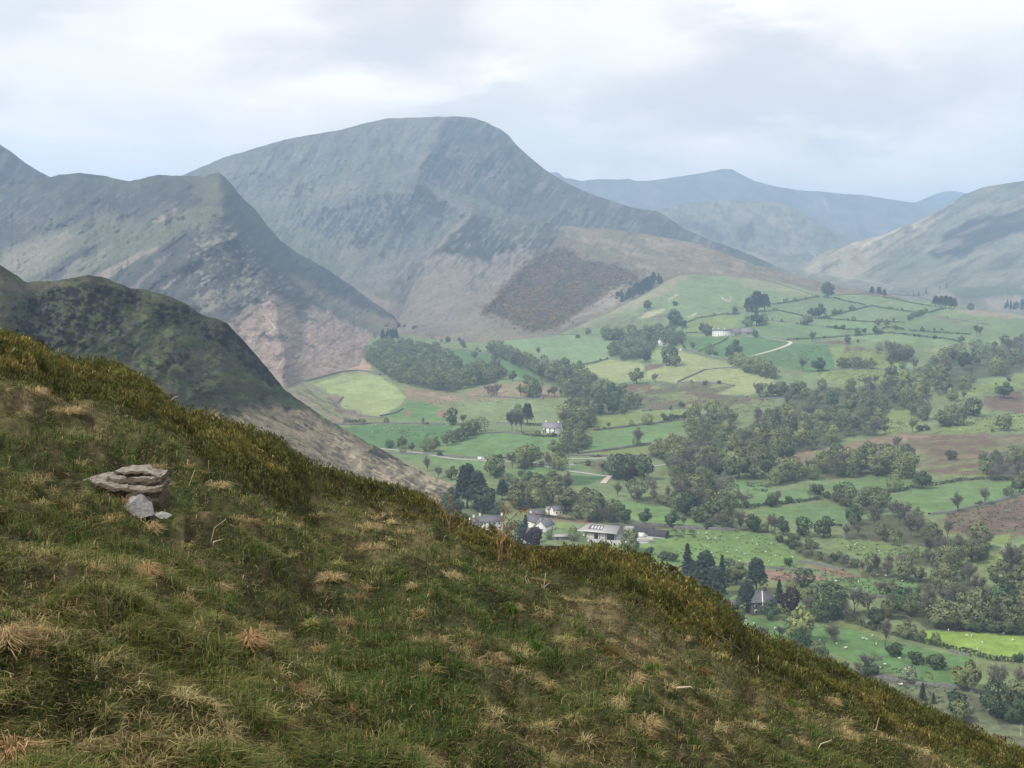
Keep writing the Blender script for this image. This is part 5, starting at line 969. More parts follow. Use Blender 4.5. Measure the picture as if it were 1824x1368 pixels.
for i, a in enumerate((
    (W_, 5, (400,412, 470,385, 560,342), 1.7, 1.2, 'short slanting wall at the foot of the gorse slope'), (W_, 5, (-60,478, 100,458, 180,452, 300,446, 400,440, 480,444), 1.8, 1.3, 'wall along the top of the big pale pasture'),
    (W_, 5, (1050,62, 1090,40, 1180,14, 1290,10, 1420,24, 1560,28, 1700,58, 1824,88, 1950,130, 2080,172), 2.0, 1.5, 'long fell wall between brown bank and green slope'), (H_, 5, (1230,362, 1300,332, 1400,318, 1460,306, 1590,304), 2.0, 2.0, 'hedge above the field behind the hill farm'),
    (H_, 5, (1225,432, 1300,430), 1.8, 1.8, 'short hedge left of the hill farm'), (H_, 5, (1310,558, 1400,520, 1470,490, 1512,462), 2.0, 2.0, 'hedge running up to the end of the white farmhouse'), (H_, 5, (1180,455, 1195,500, 1220,540), 2.0, 2.0, 'hedge at the wood side of the deep green field'),
    (W_, 5, (1195,540, 1260,556, 1330,580, 1420,602, 1500,614, 1540,616), 2.2, 1.6, 'lane wall under the deep green farm fields'), (W_, 5, (460,658, 520,645, 600,630, 700,605), 1.9, 1.4, 'wall between the two pale pastures'), (W_, 5, (1170,762, 1230,735, 1290,708, 1350,682), 2.0, 1.5, 'slanting wall across the yellowish pasture'),
    (W_, 5, (1350,682, 1420,672, 1540,664), 1.4, 1.2, 'thin wall carrying on from the slanting wall'), (W_, 5, (1160,768, 1330,766, 1480,775, 1548,790), 1.7, 1.6, 'wall along the top of the brown bog'), (W_, 5, (1420,846, 1500,856, 1640,862), 1.3, 2.0, 'low wall at the end of the brown bog'),
    (W_, 5, (930,960, 1100,945, 1330,938), 1.4, 1.3, 'wall under the brown bog'), (W_, 5, (600,1092, 720,1078, 850,1062, 1000,1045, 1180,1020, 1330,1000), 2.0, 1.5, 'wall under the dotted hedge bushes'), (W_, 5, (495,1250, 620,1235, 760,1217, 900,1195, 985,1180), 2.2, 1.7, 'wall at the foot of the lone tree field'),
    (W_, 5, (430,1262, 560,1262, 740,1268, 980,1262), 1.6, 1.3, 'roadside wall behind the dark car'), (W_, 5, (-60,868, 0,868, 150,876, 260,880), 1.9, 1.4, 'wall under the hayfield row of trees'), (H_, 5, (120,1118, 200,1130, 300,1133, 370,1130), 1.8, 2.2, 'dark garden hedge below the grey slate house'),
    (H_, 5, (140,1058, 240,1058), 1.8, 2.0, 'garden hedge behind the grey slate house'),
    (W_, 4, (190,462, 260,452, 360,425, 480,392, 600,382, 680,392, 750,412), 2.4, 2.0, 'curved dark wall between pink bracken and pale field'), (W_, 4, (755,690, 800,680, 850,668, 900,640), 1.8, 2.2, 'dark wall at the lower corner of the pale field'), (W_, 4, (455,605, 480,575, 500,560), 1.5, 1.5, 'short wall up the side of the pale field'),
    (W_, 4, (300,500, 400,550, 455,605, 480,640, 620,688, 760,700), 1.1, 1.2, 'ruined wall along the foot of the pale field'), (W_, 4, (440,748, 600,748, 700,738, 860,742, 1000,742, 1190,748), 1.8, 1.4, 'wall above the deep green sheep field'), (H_, 4, (500,735, 560,728, 640,728), 2, 2.5, 'low hedge on the bank left of the sheep field'),
    (W_, 4, (790,938, 900,948, 1010,948, 1110,950, 1300,968, 1410,972, 1500,972, 1640,975), 1.5, 1.2, 'roadside wall along the valley road'), (W_, 4, (725,110, 720,90, 735,68, 790,55, 870,75, 960,108, 1090,152, 1130,175), 1.6, 1.3, 'wall looping round the valley-head pasture'),
    (W_, 4, (870,152, 1000,180, 1200,232, 1320,245, 1480,270), 1.6, 1.3, 'wall between the valley-head strip and the stream'), (W_, 4, (1440,808, 1600,800, 1720,815, 1824,825, 1960,830), 1.6, 1.5, 'wall below the upright bare trees'), (W_, 4, (1540,735, 1824,745), 1.5, 2.0, 'wall behind the upright bare trees'),
    (W_, 4, (1400,555, 1540,562, 1700,568, 1824,570), 1.6, 1.3, 'wall left part of the hayfield trees'),
    (H_, 6, (120,240, 250,222, 400,192, 440,186), 2.4, 2.4, 'hedge climbing to the big round skyline tree'), (H_, 6, (540,195, 620,218, 750,243), 2.4, 2.4, 'hedge falling right from the big round skyline tree'), (H_, 6, (450,330, 540,312, 640,285, 800,248), 2.4, 2.4, 'hedge between the two largest upland fields'),
    (H_, 6, (800,250, 900,268, 1000,282, 1100,292), 2.2, 2.2, 'hedge along the top of the smooth upland field'), (H_, 6, (870,190, 960,205, 1080,232, 1200,250), 2.0, 2.0, 'highest hedge under the skyline pines'), (W_, 6, (560,175, 760,165, 900,165, 1100,182, 1230,225), 1.6, 1.5, 'skyline wall along the top fields'),
    (H_, 6, (480,332, 600,345, 780,358, 900,358, 1010,362), 2.2, 2.2, 'hedge under the smooth upland field'), (H_, 6, (120,270, 250,298, 360,325), 2.0, 2.0, 'hedge under the field left of the corner pair'), (W_, 6, (80,345, 200,355, 330,375, 480,388, 640,410), 1.5, 1.5, 'wall across the fields behind the farm track'),
    (H_, 6, (490,390, 560,402, 660,412, 700,405), 2.2, 2.6, 'broken bushy hedge in the middle fields'), (H_, 6, (215,482, 300,476, 420,470, 540,462, 640,452), 2.4, 2.0, 'dark lane hedge from the track bend'), (H_, 6, (640,452, 760,447, 880,432, 945,434), 2.4, 2.2, 'dark lane hedge carrying on past the round tree'),
    (H_, 6, (950,436, 1060,447, 1200,466, 1300,472, 1380,490), 2.2, 2.2, 'lower long hedge of the upland fields'), (H_, 6, (1050,416, 1150,424, 1300,432, 1460,442), 2.0, 2.0, 'middle long hedge of the upland fields'), (H_, 6, (1180,295, 1230,280, 1280,268), 2.4, 2.2, 'short hedge by the brow pines'),
    (W_, 6, (1200,310, 1300,330, 1400,345, 1520,368, 1580,375), 1.8, 1.8, 'dark wall under the rough brow field'), (H_, 6, (860,410, 900,395, 1000,405, 1010,412), 2.2, 3.0, 'thick clump of hedge where the upland walls meet'), (W_, 6, (380,692, 560,680, 700,672, 860,675, 1040,682), 1.5, 1.5, 'wall above the rush-dotted green'),
    (W_, 6, (0,878, 150,872, 300,858), 1.6, 1.6, 'wall beneath the straight tree row'), (W_, 6, (0,460, 90,468, 190,476), 1.3, 1.2, 'wall beside the pale farm track'),
    (H_, 8, (320,308, 440,300, 560,286, 660,275, 760,262), 2.0, 2.2, 'hedge with gaps between two sloping fields'), (H_, 8, (1100,232, 1240,205, 1400,182, 1500,165, 1600,156, 1750,160), 2.0, 2.2, 'hedge across the top of the right sloping field'), (W_, 8, (1330,342, 1450,330, 1560,302, 1700,272, 1824,228), 1.6, 2.0, 'wall between the sloping field and the brown moor'),
    (W_, 8, (0,412, 60,414, 200,418, 320,424), 1.8, 1.6, 'wall along the head of the big sheep pasture'), (H_, 8, (0,300, 60,318, 140,335), 1.6, 1.6, 'hedge at the corner of the barn field'), (H_, 8, (810,400, 870,402), 1.8, 1.8, 'small hedge piece by the bright-sprayed tree'), (W_, 8, (980,770, 1080,772, 1170,772), 1.5, 1.6, 'dark wall under the rushy pasture'),
    (H_, 8, (900,895, 960,915, 1020,930, 1070,950), 2.4, 3.6, 'thick trimmed hedge near the domed tree'), (H_, 8, (1140,965, 1230,992, 1330,1015, 1430,1040, 1450,1046), 1.8, 2.0, 'dark hedge under the umbrella tree'), (W_, 8, (1440,1050, 1500,1068, 1545,1078), 1.0, 1.6, 'pale stretch of bare wall in the long hedge'),
    (H_, 8, (1450,1046, 1560,1072, 1660,1098, 1760,1106, 1824,1112), 1.8, 2.0, 'dark hedge below the bright yellow-green field'), (W_, 8, (250,590, 450,612, 640,634), 1.2, 1.2, 'wall at the foot of the big sheep pasture'), (W_, 8, (650,585, 700,590, 800,610, 880,632), 1.1, 1.6, 'wall edging the bracken strip'),
    (W_, 8, (930,1162, 1060,1188, 1200,1212, 1330,1230, 1480,1246, 1560,1262, 1650,1275), 1.3, 2.0, 'dark wall along the bottom of the sheep field'),
    (W_, 7, (1400,512, 1500,514, 1620,522, 1824,532), 1.8, 1.6, 'wall behind the curved sheds'), (H_, 7, (1560,360, 1640,390, 1740,415, 1824,432), 1.8, 2.0, 'hedge along the top of the barn field'), (W_, 7, (1000,100, 1060,92, 1130,86), 1.2, 1.2, 'short wall below the dark car'), (H_, 7, (700,455, 760,452, 900,470, 1000,486), 1.2, 1.8, 'scrubby hedge on the brown bank above the hamlet'),
    (H_, 7, (60,380, 130,420, 220,450, 270,462), 2.0, 2.6, 'sloping garden hedge above the white farmhouse'))):
    if a[0] is H_: hedge(*a[1:], seed=i)
    else: wall(*a[1:], seed=i)

# thorn bushes and saplings that have grown up along the boundaries
def hedge_bushes():
    r = np.random.default_rng(77)
    for k, xy, lab in BOUNDS:
        p = np.array(C(k, *xy)); P = gpt(p[:, 0], p[:, 1]); t = np.concatenate([[0], np.cumsum(np.linalg.norm(np.diff(P[:, :2], axis=0), axis=1))]); n = int(t[-1] / 34 + r.random())
        for _ in range(n):
            u = r.uniform(.03, .97) * t[-1]; px, py = np.interp(u, t, p[:, 0]), np.interp(u, t, p[:, 1]); kd = 'hhhgbd'[r.integers(6)]; H = r.uniform(1.8, 4.2) if kd == 'h' else r.uniform(4, 8)
            add_tree(kd, px, py, H, f'{DESC[kd]} grown up on the {lab}'[:110], f'growth on the {lab}')
BOUNDS = [(k, xy, w) for k, xy, w in (
    (5, (1225,362, 1300,332, 1400,318, 1590,304), 'hedge behind the hill farm'), (5, (460,658, 600,630, 700,605), 'wall between the pale pastures'), (5, (600,1092, 850,1062, 1180,1020, 1330,1000), 'wall under the dotted hedge'), (5, (495,1250, 760,1217, 985,1180), 'wall of the lone tree field'), (5, (1160,768, 1480,775, 1548,790), 'wall above the bog'), (5, (930,960, 1330,938), 'wall under the bog'),
    (4, (440,748, 700,738, 1190,748), 'wall of the deep green sheep field'), (4, (790,940, 1010,950, 1410,974, 1640,977), 'valley road wall'), (4, (1440,808, 1824,825, 1960,830), 'wall below the upright trees'), (4, (1400,555, 1824,570), 'hayfield wall'), (4, (725,100, 870,75, 1130,175, 1480,270), 'valley-head walls'),
    (6, (120,240, 440,186, 750,243), 'hedges of the skyline tree'), (6, (450,330, 800,248, 1100,292), 'hedges of the smooth upland field'), (6, (480,332, 780,358, 1010,362), 'hedge under the smooth upland field'), (6, (80,345, 330,375, 640,410), 'wall behind the farm track'), (6, (215,482, 640,452, 945,434, 1380,490), 'long lane hedge'), (6, (1050,416, 1460,442), 'middle upland hedge'), (6, (1200,310, 1580,375), 'rough brow wall'), (6, (380,692, 700,672, 1040,682), 'wall above the rushes'), (6, (1450,1090, 1824,1110), 'moor edge above the wood'), (6, (1370,840, 1600,790, 1824,730), 'green bank'),
    (8, (320,308, 560,286, 760,262), 'hedge with gaps'), (8, (1100,232, 1400,182, 1760,160), 'upper sloping hedge'), (8, (1330,342, 1560,302, 1824,228), 'moor wall'), (8, (0,412, 200,418, 320,424), 'head of the sheep pasture'), (8, (900,895, 1070,950, 1430,1040), 'long lower hedge'), (8, (1450,1046, 1660,1098, 1824,1112), 'hedge below the bright field'), (8, (930,1162, 1200,1212, 1650,1275), 'bottom wall of the sheep field'), (8, (250,590, 640,634), 'foot of the sheep pasture'), (8, (820,470, 1000,480, 1230,512), 'top of the yellowish pasture'), (8, (1500,600, 1640,555, 1824,510), 'small green field edge'), (8, (880,742, 1170,772, 1290,740), 'rushy pasture edge'),
    (7, (1560,360, 1740,415, 1824,432), 'hedge above the barn field'), (7, (700,455, 900,470, 1000,486), 'bank above the hamlet'), (7, (440,190, 700,210, 900,255, 1100,240), 'paddock edge by the hamlet'), (7, (745,110, 980,158, 1225,192), 'lane verge'))]
hedge_bushes()
build_trees()

# ------------------------------------------------------------------ buildings
WHITE = plain('limewash', (0.84, 0.83, 0.80), .85, .07, .5); SLATE = plain('slate', (0.125, 0.12, 0.14), .6, .3, 1.5, .3); GREYROOF = plain('weathered_slate', (0.20, 0.185, 0.185), .7, .25, .8, .3); DARKSTONE = plain('dark_stone', (0.07, 0.07, 0.068), .95, .4, 1.2, .4)
STONE = plain('field_stone', (0.22, 0.215, 0.20), .95, .3, 1.2, .4); GLASS = plain('window_glass', (0.02, 0.022, 0.026), .25, .2, 1, 0, .5); TIN = plain('sheet_roof', (0.34, 0.33, 0.33), .6, .12, .3); TINL = plain('clear_sheet', (0.56, 0.57, 0.58), .5, .1, .5)
BOARD = plain('grey_boarding', (0.27, 0.25, 0.235), .9, .25, 2.5); BLACK = plain('dark_sheet', (0.045, 0.042, 0.046), .7, .25, .6); TRIM = plain('white_trim', (0.74, 0.74, 0.72), .7, .06, 1); DOORM = plain('dark_door', (0.06, 0.05, 0.045), .8, .2, 1); POT = plain('chimney_pot', (0.42, 0.27, 0.20), .9, .15, 2); SKIRT = plain('block_wall', (0.40, 0.39, 0.37), .9, .15, .6)

def house(name, place, L, D, h, rh, yaw, label, wallm=WHITE, roofm=SLATE, cat='house', chim=(), wins=(), doors=(), endwins=(), hip=0.0, over=.35, sink=1.0, tops=TRIM):
    """gabled house: length L along its own x, front towards -y; windows (x, z, w, h) on the front, endwins on the -x gable"""
    e = bpy.data.objects.new(name, None); COL.objects.link(e); e.location = place; e.rotation_euler = (0, 0, yaw); e['label'] = label; e['category'] = cat; e.empty_display_size = 1
    s = Soup(); x, y = L / 2, D / 2
    V = [(-x, -y, -sink), (x, -y, -sink), (x, y, -sink), (-x, y, -sink), (-x, -y, h), (x, -y, h), (x, y, h), (-x, y, h), (-x + hip, 0, h + rh), (x - hip, 0, h + rh)]
    s.add(V, [(0, 1, 5, 4), (1, 2, 6, 5), (2, 3, 7, 6), (3, 0, 4, 7), (4, 8, 7), (5, 6, 9)]); link('wall', s.mesh('wall', wallm), e)
    r = Soup(); t = .22; o = over; k = rh / y; ox = o if hip == 0 else o
    for sg in (-1, 1):
        ye, ze = sg * (y + o), h - o * k
        a = [(-x - ox, ye, ze), (x + ox, ye, ze), (x + ox - (hip + (o if hip else 0)), 0, h + rh), (-x - ox + (hip + (o if hip else 0)), 0, h + rh)]
        b = [(p[0], p[1], p[2] + t) for p in a]
        r.add(a + b, [(0, 1, 2, 3), (4, 7, 6, 5), (0, 4, 5, 1), (1, 5, 6, 2), (3, 2, 6, 7), (0, 3, 7, 4)])
    if hip:
        for sg in (-1, 1):
            a = [(sg * (x + o), -y - o, h - o * k), (sg * (x + o), y + o, h - o * k), (sg * (x - hip), 0, h + rh)]; b = [(p[0], p[1], p[2] + t) for p in a]
            r.add(a + b, [(0, 1, 2), (3, 5, 4), (0, 3, 4, 1)])
    ro = link('roof', r.mesh('roof', roofm), e)
    for cx in chim:
        c = Soup(); c.box((cx, 0, h + rh + .35), (1.1, .8, 1.9)); c.box((cx, 0, h + rh + 1.36), (1.3, 1.0, .16)); co_ = link('chimney', c.mesh('chimney', wallm), ro)
        q = Soup()
        for dx in (-.25, .25): q.tube([(cx + dx, 0, h + rh + 1.42), (cx + dx, 0, h + rh + 1.95)], .15, .12, 7)
        link('chimney_pot', q.mesh('chimney_pot', POT), e)
    for (wx, wz, ww, wh) in wins:
        f = Soup(); f.box((wx, -y - .03, wz), (ww + .24, .10, wh + .24)); g = Soup(); g.box((wx, -y - .06, wz), (ww, .10, wh)); fo = link('window', g.mesh('window', GLASS), e)
        link('frame', f.mesh('frame', tops), fo)
    for (wy, wz, ww, wh) in endwins:
        f = Soup(); f.box((-x - .03, wy, wz), (.10, ww + .24, wh + .24)); g = Soup(); g.box((-x - .06, wy, wz), (.10, ww, wh)); fo = link('window', g.mesh('window', GLASS), e); link('frame', f.mesh('frame', tops), fo)
    for (dx, dw, dh) in doors:
        g = Soup(); g.box((dx, -y - .05, dh / 2), (dw, .12, dh)); link('door', g.mesh('door', DOORM), e)
    return e
def at(k, x, y, back=0.0):
    p = gv(C(k, x, y)[0]); d = Vector((p.x, p.y, 0)).normalized(); q = p + d * back; return q
def face(p): return -math.atan2(p.x, p.y)      # yaw that turns a front towards the viewpoint

p = at(5, 1472, 449, 4); house('farmhouse', p, 29, 8, 7.2, 2.2, face(p) - .22, 'long white farmhouse with two rows of windows on the hillside', chim=(-14, -6, 2.5, 13.5),
      wins=[(-12.5 + i * 3.55, 5.2, .85, 1.1) for i in range(8)] + [(-12.5 + i * 3.55, 1.7, .85, 1.2) for i in (0, 1, 3, 4, 6, 7)], doors=((-5.4, 1.0, 2.1), (5.2, 1.0, 2.1)))
p = at(5, 1572, 446, 8); house('barn', p, 16, 15, 4.2, 6.2, face(p) + .10, 'brownish stone barn adjoining the long white farmhouse', STONE, plain('brown_slate', (0.155, 0.135, 0.135), .8, .3, .8, .3), 'barn', doors=((-3, 2.4, 2.8), (4, 1.4, 2.2)), wins=((1, 2, .8, .9),))
p = at(5, 1640, 442, 9); house('barn', p, 17, 12, 4.0, 4.6, face(p) - .12, 'paler grey-roofed barn at the outer end of the hill farm', STONE, GREYROOF, 'barn', doors=((2, 2.6, 2.8),), wins=((-4, 2, .9, .9),))
p = at(5, 1400, 446, 3); house('outhouse', p, 6, 5, 2.4, 1.4, face(p), 'low stone outhouse at the window end of the white farmhouse', STONE, SLATE, 'shed', doors=((0, 1, 1.9),))
p = at(5, 1052, 516, 5); house('gabled_house', p, 12, 9, 5.2, 4.2, face(p) + math.pi / 2 - .35, 'white gabled house half hidden in the hillside wood', chim=(-4,), endwins=((-2, 3.6, 1.1, 1.3), (2, 3.6, 1.1, 1.3), (-2, 1.4, 1.1, 1.3), (1.6, 1.4, 1.1, 1.3)))
p = at(5, 1192, 546, 2); house('shed', p, 5, 3.4, 2.2, .7, face(p), 'tiny white shed by the lane under the gabled house', WHITE, TIN, 'shed', doors=((1, .9, 1.8),))
p = at(5, 322, 1108, 5); house('slate_house', p, 15, 9, 4.6, 4.0, face(p) - .25, 'grey slate-roofed house with a white gable in a hedged garden', WHITE, plain('lilac_slate', (0.215, 0.20, 0.235), .7, .22, 1, .3), chim=(-6, 5), wins=((-5.4, 3.4, 1.1, 1.3), (-1.5, 3.4, 1.1, 1.3), (2.5, 3.4, 1.1, 1.3), (-5.4, 1.3, 1.2, 1.3), (2.5, 1.3, 1.2, 1.3)), doors=((-1.5, 1.2, 2.1),), endwins=((-1.8, 2.9, 1.1, 1.3), (1.8, 2.9, 1.1, 1.3)))
p = at(5, 258, 1106, 2); house('summer_house', p, 3.2, 3.0, 2.1, 1.0, face(p), 'small pale garden house beside the grey slate house', TRIM, GREYROOF, 'shed', doors=((0, 1.0, 1.8),))
# the white hamlet
p = at(11, 340, 385, 5); house('farmhouse', p, 13.5, 6.5, 4.6, 2.6, face(p) + .06, 'white farmhouse with a dark slate roof above the heather skyline', chim=(-6.2, 6.2), wins=((-5.2, 3.5, .8, 1.0), (-3.6, 3.5, .8, 1.0), (-1, 3.5, .8, 1.0), (2, 3.5, .8, 1.0), (4.6, 3.5, .8, 1.0), (-1, 1.3, .9, 1.1), (4.6, 1.3, .9, 1.1)), doors=((-3.9, 1.0, 2.0),))
p = at(11, 185, 392, 2); house('farmhouse_wing', p, 9, 7.2, 3.4, 3.0, face(p) + math.pi / 2 - .25, 'white gabled wing at the downhill end of the slate-roofed farmhouse', chim=(-4.2, 4.2), endwins=((.3, 3.9, .7, .9), (-1.6, 1.4, .8, 1.0)))
p = at(11, 700, 372, 4); house('cottage', p, 11, 6.5, 3.8, 3.4, face(p) + math.pi / 2 + .55, 'white cottage with a steep slate roof beside the dark cypress', chim=(4.8,), endwins=((0, 3.2, .8, 1),))
p = at(11, 775, 392, 3); house('cottage', p, 10, 7.4, 2.9, 3.0, face(p) + math.pi / 2 - .5, 'low white gabled cottage right of the steep-roofed one', endwins=((-1.2, 1.3, .8, 1), (1.4, 1.3, .8, 1)), doors=((2, 1, 2),))
p = at(11, 640, 500, 5); house('cottage', p, 10, 6, 4.8, 2.6, face(p), 'white cottage mostly hidden behind the purple beech', chim=(-4.6,), wins=((-3.6, 3.4, .9, 1.1), (-3.6, 1.3, .9, 1.1), (3.6, 1.3, .9, 1.1)))
p = at(11, 870, 262, 2); house('cottage', p, 6, 5, 3.0, 2.0, face(p) + .5, 'tiny white cottage among the trees behind the hamlet', wins=((-1, 1.6, .8, 1), (1.6, 1.6, .8, 1)))
p = at(11, 815, 240, 2); house('shed', p, 4, 3.2, 2.0, 1.0, face(p) + .3, 'small white outbuilding just left of the tiny cottage', WHITE, GREYROOF, 'shed', doors=((.6, .9, 1.7),))
p = at(11, 710, 270, 2); house('outhouse', p, 9, 5, 1.6, 1.8, face(p) - .4, 'low slate-roofed stone outhouse above the hamlet', STONE, SLATE, 'shed', doors=((2, .9, 1.5),))
p = at(11, 905, 462, 2); house('shed', p, 8, 5, 1.8, .7, face(p) + .1, 'low flat-roofed shed left of the big barn', STONE, TIN, 'shed', doors=((-2, 1, 1.7),))

def big_barn():
    p = at(11, 1262, 462, 7); e = bpy.data.objects.new('barn', None); COL.objects.link(e); e.location = p; e.rotation_euler = (0, 0, face(p) - .30); e['label'] = 'big grey farm barn with roof lights and open doorways by the yard'; e['category'] = 'barn'
    L, D, h, rh = 17.0, 14.0, 4.2, 2.5; x, y = L / 2, D / 2
    s = Soup(); s.add([(-x, -y, 1.5), (x, -y, 1.5), (x, y, 1.5), (-x, y, 1.5), (-x, -y, h), (x, -y, h), (x, y, h), (-x, y, h), (-x, 0, h + rh), (x, 0, h + rh)], [(0, 1, 5, 4), (1, 2, 6, 9, 5), (2, 3, 7, 6), (3, 0, 4, 8, 7)]); link('wall', s.mesh('wall', BOARD), e)
    s = Soup()
    for a, b in (((-x, -y), (x, -y)), ((x, -y), (x, y)), ((x, y), (-x, y)), ((-x, y), (-x, -y))):
        m = ((a[0] + b[0]) / 2, (a[1] + b[1]) / 2); s.box((m[0], m[1], .3), (abs(a[0] - b[0]) + .2 or .2, abs(a[1] - b[1]) + .2 or .2, 2.5))
    link('plinth', s.mesh('plinth', SKIRT), e)
    r = Soup(); t = .15; o = .6
    for sg in (-1, 1):
        a = [(-x - .5 - (4.5 if sg < 0 else 0), sg * (y + o), h - .2), (x + .5, sg * (y + o), h - .2), (x + .5, 0, h + rh), (-x - .5, 0, h + rh)]; b = [(q[0], q[1], q[2] + t) for q in a]
        r.add(a + b, [(0, 1, 2, 3), (4, 7, 6, 5), (0, 4, 5, 1), (1, 5, 6, 2), (3, 2, 6, 7), (0, 3, 7, 4)])
    ro = link('roof', r.mesh('roof', TIN), e)
    d = Soup(); k = (rh + .2) / (y + o)
    d.add([(-x + .6, -y * .78, h - .2 + (y + o - y * .78) * k + .18), (x * .05, -y * .78, h - .2 + (y + o - y * .78) * k + .18), (x * .05, -y * .12, h - .2 + (y + o - y * .12) * k + .18), (-x + .6, -y * .12, h - .2 + (y + o - y * .12) * k + .18)], [(0, 1, 2, 3)])
    link('dark_panel', d.mesh('dark_panel', plain('stained_sheet', (0.14, 0.11, 0.115), .7, .25, .6)), ro)
    for i in range(4):
        g = Soup(); x0 = -x + 2.2 + i * 1.75; z = lambda yy: h - .2 + (y + o + yy) * k + .21
        g.add([(x0, -y * .66, z(-y * .66)), (x0 + .8, -y * .66, z(-y * .66)), (x0 + .8, -y * .28, z(-y * .28)), (x0, -y * .28, z(-y * .28))], [(0, 1, 2, 3)]); link('roof_light', g.mesh('roof_light', TINL), ro)
    f = Soup(); f.box((-2.0, -y - o - .05, h - .12), (L + 5.5, .14, .42)); link('eaves_board', f.mesh('eaves_board', TRIM), e)
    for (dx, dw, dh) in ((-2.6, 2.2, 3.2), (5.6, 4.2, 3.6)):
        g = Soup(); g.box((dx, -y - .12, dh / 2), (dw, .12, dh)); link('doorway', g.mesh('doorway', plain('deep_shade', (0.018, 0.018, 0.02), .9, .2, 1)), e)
    for dx in (-8.4, -.6, 2.9, 8.4):
        g = Soup(); g.box((dx, -y - .12, h / 2), (.32, .2, h)); link('post', g.mesh('post', plain('rusty_post', (0.15, 0.10, 0.085), .9, .3, 2)), e)
    q = at(11, 1150, 450, 6); house('shed', q, 7, 6, 2.2, 1.6, face(q) + 1.2, 'small white gabled shed under the long eaves of the big barn', WHITE, TIN, 'shed', endwins=((0, 1.2, 1.6, 1.4),))
big_barn()
def curved_shed(k, x, y, L, R, yaw, label, back):
    p = at(k, x, y, back); e = bpy.data.objects.new('curved_shed', None); COL.objects.link(e); e.location = p; e.rotation_euler = (0, 0, face(p) + yaw); e['label'] = label; e['category'] = 'shed'
    n = 14; V = []; Fq = []
    for i in range(9):
        xx = -L / 2 + L * i / 8
        for j in range(n + 1):
            a = math.pi * j / n; rr = R * (1 + (.02 if i % 2 else 0)); V.append((xx, -rr * math.cos(a), max(0, rr * .95 * math.sin(a)) + .5 - (.9 if j in (0, n) else 0)))
    for i in range(8):
        for j in range(n): Fq.append((i * (n + 1) + j, (i + 1) * (n + 1) + j, (i + 1) * (n + 1) + j + 1, i * (n + 1) + j + 1))
    s = Soup(); s.add(V, Fq); link('cover', s.mesh('cover', BLACK, smooth=True), e)
    for xx, m in ((-L / 2 - .02, TIN), (L / 2 + .02, BLACK)):
        g = Soup(); ring = [(xx, -R * math.cos(math.pi * j / n), R * .95 * math.sin(math.pi * j / n) + .5) for j in range(n + 1)] + [(xx, R, -.4), (xx, -R, -.4)]
        g.add(ring, [tuple(range(len(ring)))]); link('end_wall', g.mesh('end_wall', m), e)
    d = Soup(); d.box((-L / 2 - .08, 0, 1.3), (.1, R * .8, 2.6)); link('door', d.mesh('door', DOORM), e)
    b = Soup(); b.box((0, -R - .1, .15), (L + .2, .25, 1.0)); link('plinth', b.mesh('plinth', SKIRT), e)
curved_shed(11, 1585, 440, 11, 3.6, -.30, 'dark curved-roof shed behind, nearer the big barn', 8)
curved_shed(11, 1700, 452, 10, 3.7, -.30, 'dark curved-roof shed in front at the field edge', 4)
def block(name, k, x, y, size, yaw, mat, label, cat, back=0):
    p = at(k, x, y, back); s = Soup(); sx, sy, sz = size
    s.box((0, 0, sz / 2 - .2), (sx, sy, sz)); s.box((0, 0, sz - .12), (sx + .18, sy + .18, .14))
    for i in range(int(sx / 1.2)): s.box((-sx / 2 + .6 + i * 1.2, -sy / 2 - .04, sz * .42), (.1, .1, sz * .8))
    o = link(name, s.mesh(name, mat)); o.location = p; o.rotation_euler = (0, 0, face(p) + yaw); o['label'] = label; o['category'] = cat
block('storage_container', 11, 1562, 446, (3.4, 2.2, 2.4), -.2, TRIM, 'white storage container in front of the curved sheds', 'container', 1)
block('yard_wall', 11, 1600, 480, (9.0, .5, 1.5), -.1, SKIRT, 'pale concrete yard wall below the curved sheds', 'wall', 0)
block('feed_canopy', 11, 1480, 420, (7.0, 4.0, 3.0), -.3, TIN, 'pale open-fronted lean-to between barn and curved sheds', 'shed', 6)

def stone_house():
    p = at(8, 455, 868, 6); e = house('stone_house', p, 10.5, 9.5, 5.6, 4.0, face(p) + .25, 'dark stone house with a hipped slate roof among conifers', DARKSTONE, plain('old_slate', (0.10, 0.10, 0.112), .65, .3, .9, .3), hip=2.6, chim=(1.4,), wins=((-3.4, 4.2, .9, 1.3), (0, 4.2, .9, 1.3), (3.2, 4.2, .9, 1.3), (-3.4, 1.5, 1.0, 1.4), (3.2, 1.5, 1.0, 1.4)), doors=((.4, 1.2, 2.2),), endwins=((0, 4.2, .9, 1.3),))
    v = Soup(); k = 4.0 / 4.75
    v.add([(-.9, -5.0, 5.6 - .2 + .34), (-.55, -5.0, 5.6 - .2 + .34), (.25, -.6, 5.6 + 4.0 - .6 * k + .34), (-.1, -.6, 5.6 + 4.0 - .6 * k + .34)], [(0, 1, 2, 3)]); v.box((-.75, -5.1, 3.4), (.16, .12, 4.2))
    link('drain_strip', v.mesh('drain_strip', TRIM), e)
    q = Soup(); q.box((1.9, -5.4, 1.0), (2.4, 1.2, .25)); q.box((2.9, -5.5, .4), (.2, .9, 1.4)); q.box((.9, -5.5, .4), (.2, .9, 1.4)); link('porch', q.mesh('porch', TRIM), e)
stone_house()
p = at(8, 300, 838, 3); house('outhouse', p, 5.5, 4, 2.2, 1.4, face(p) + .2, 'low outhouse under the pines left of the dark stone house', DARKSTONE, SLATE, 'shed', doors=((0, 1, 1.8),))

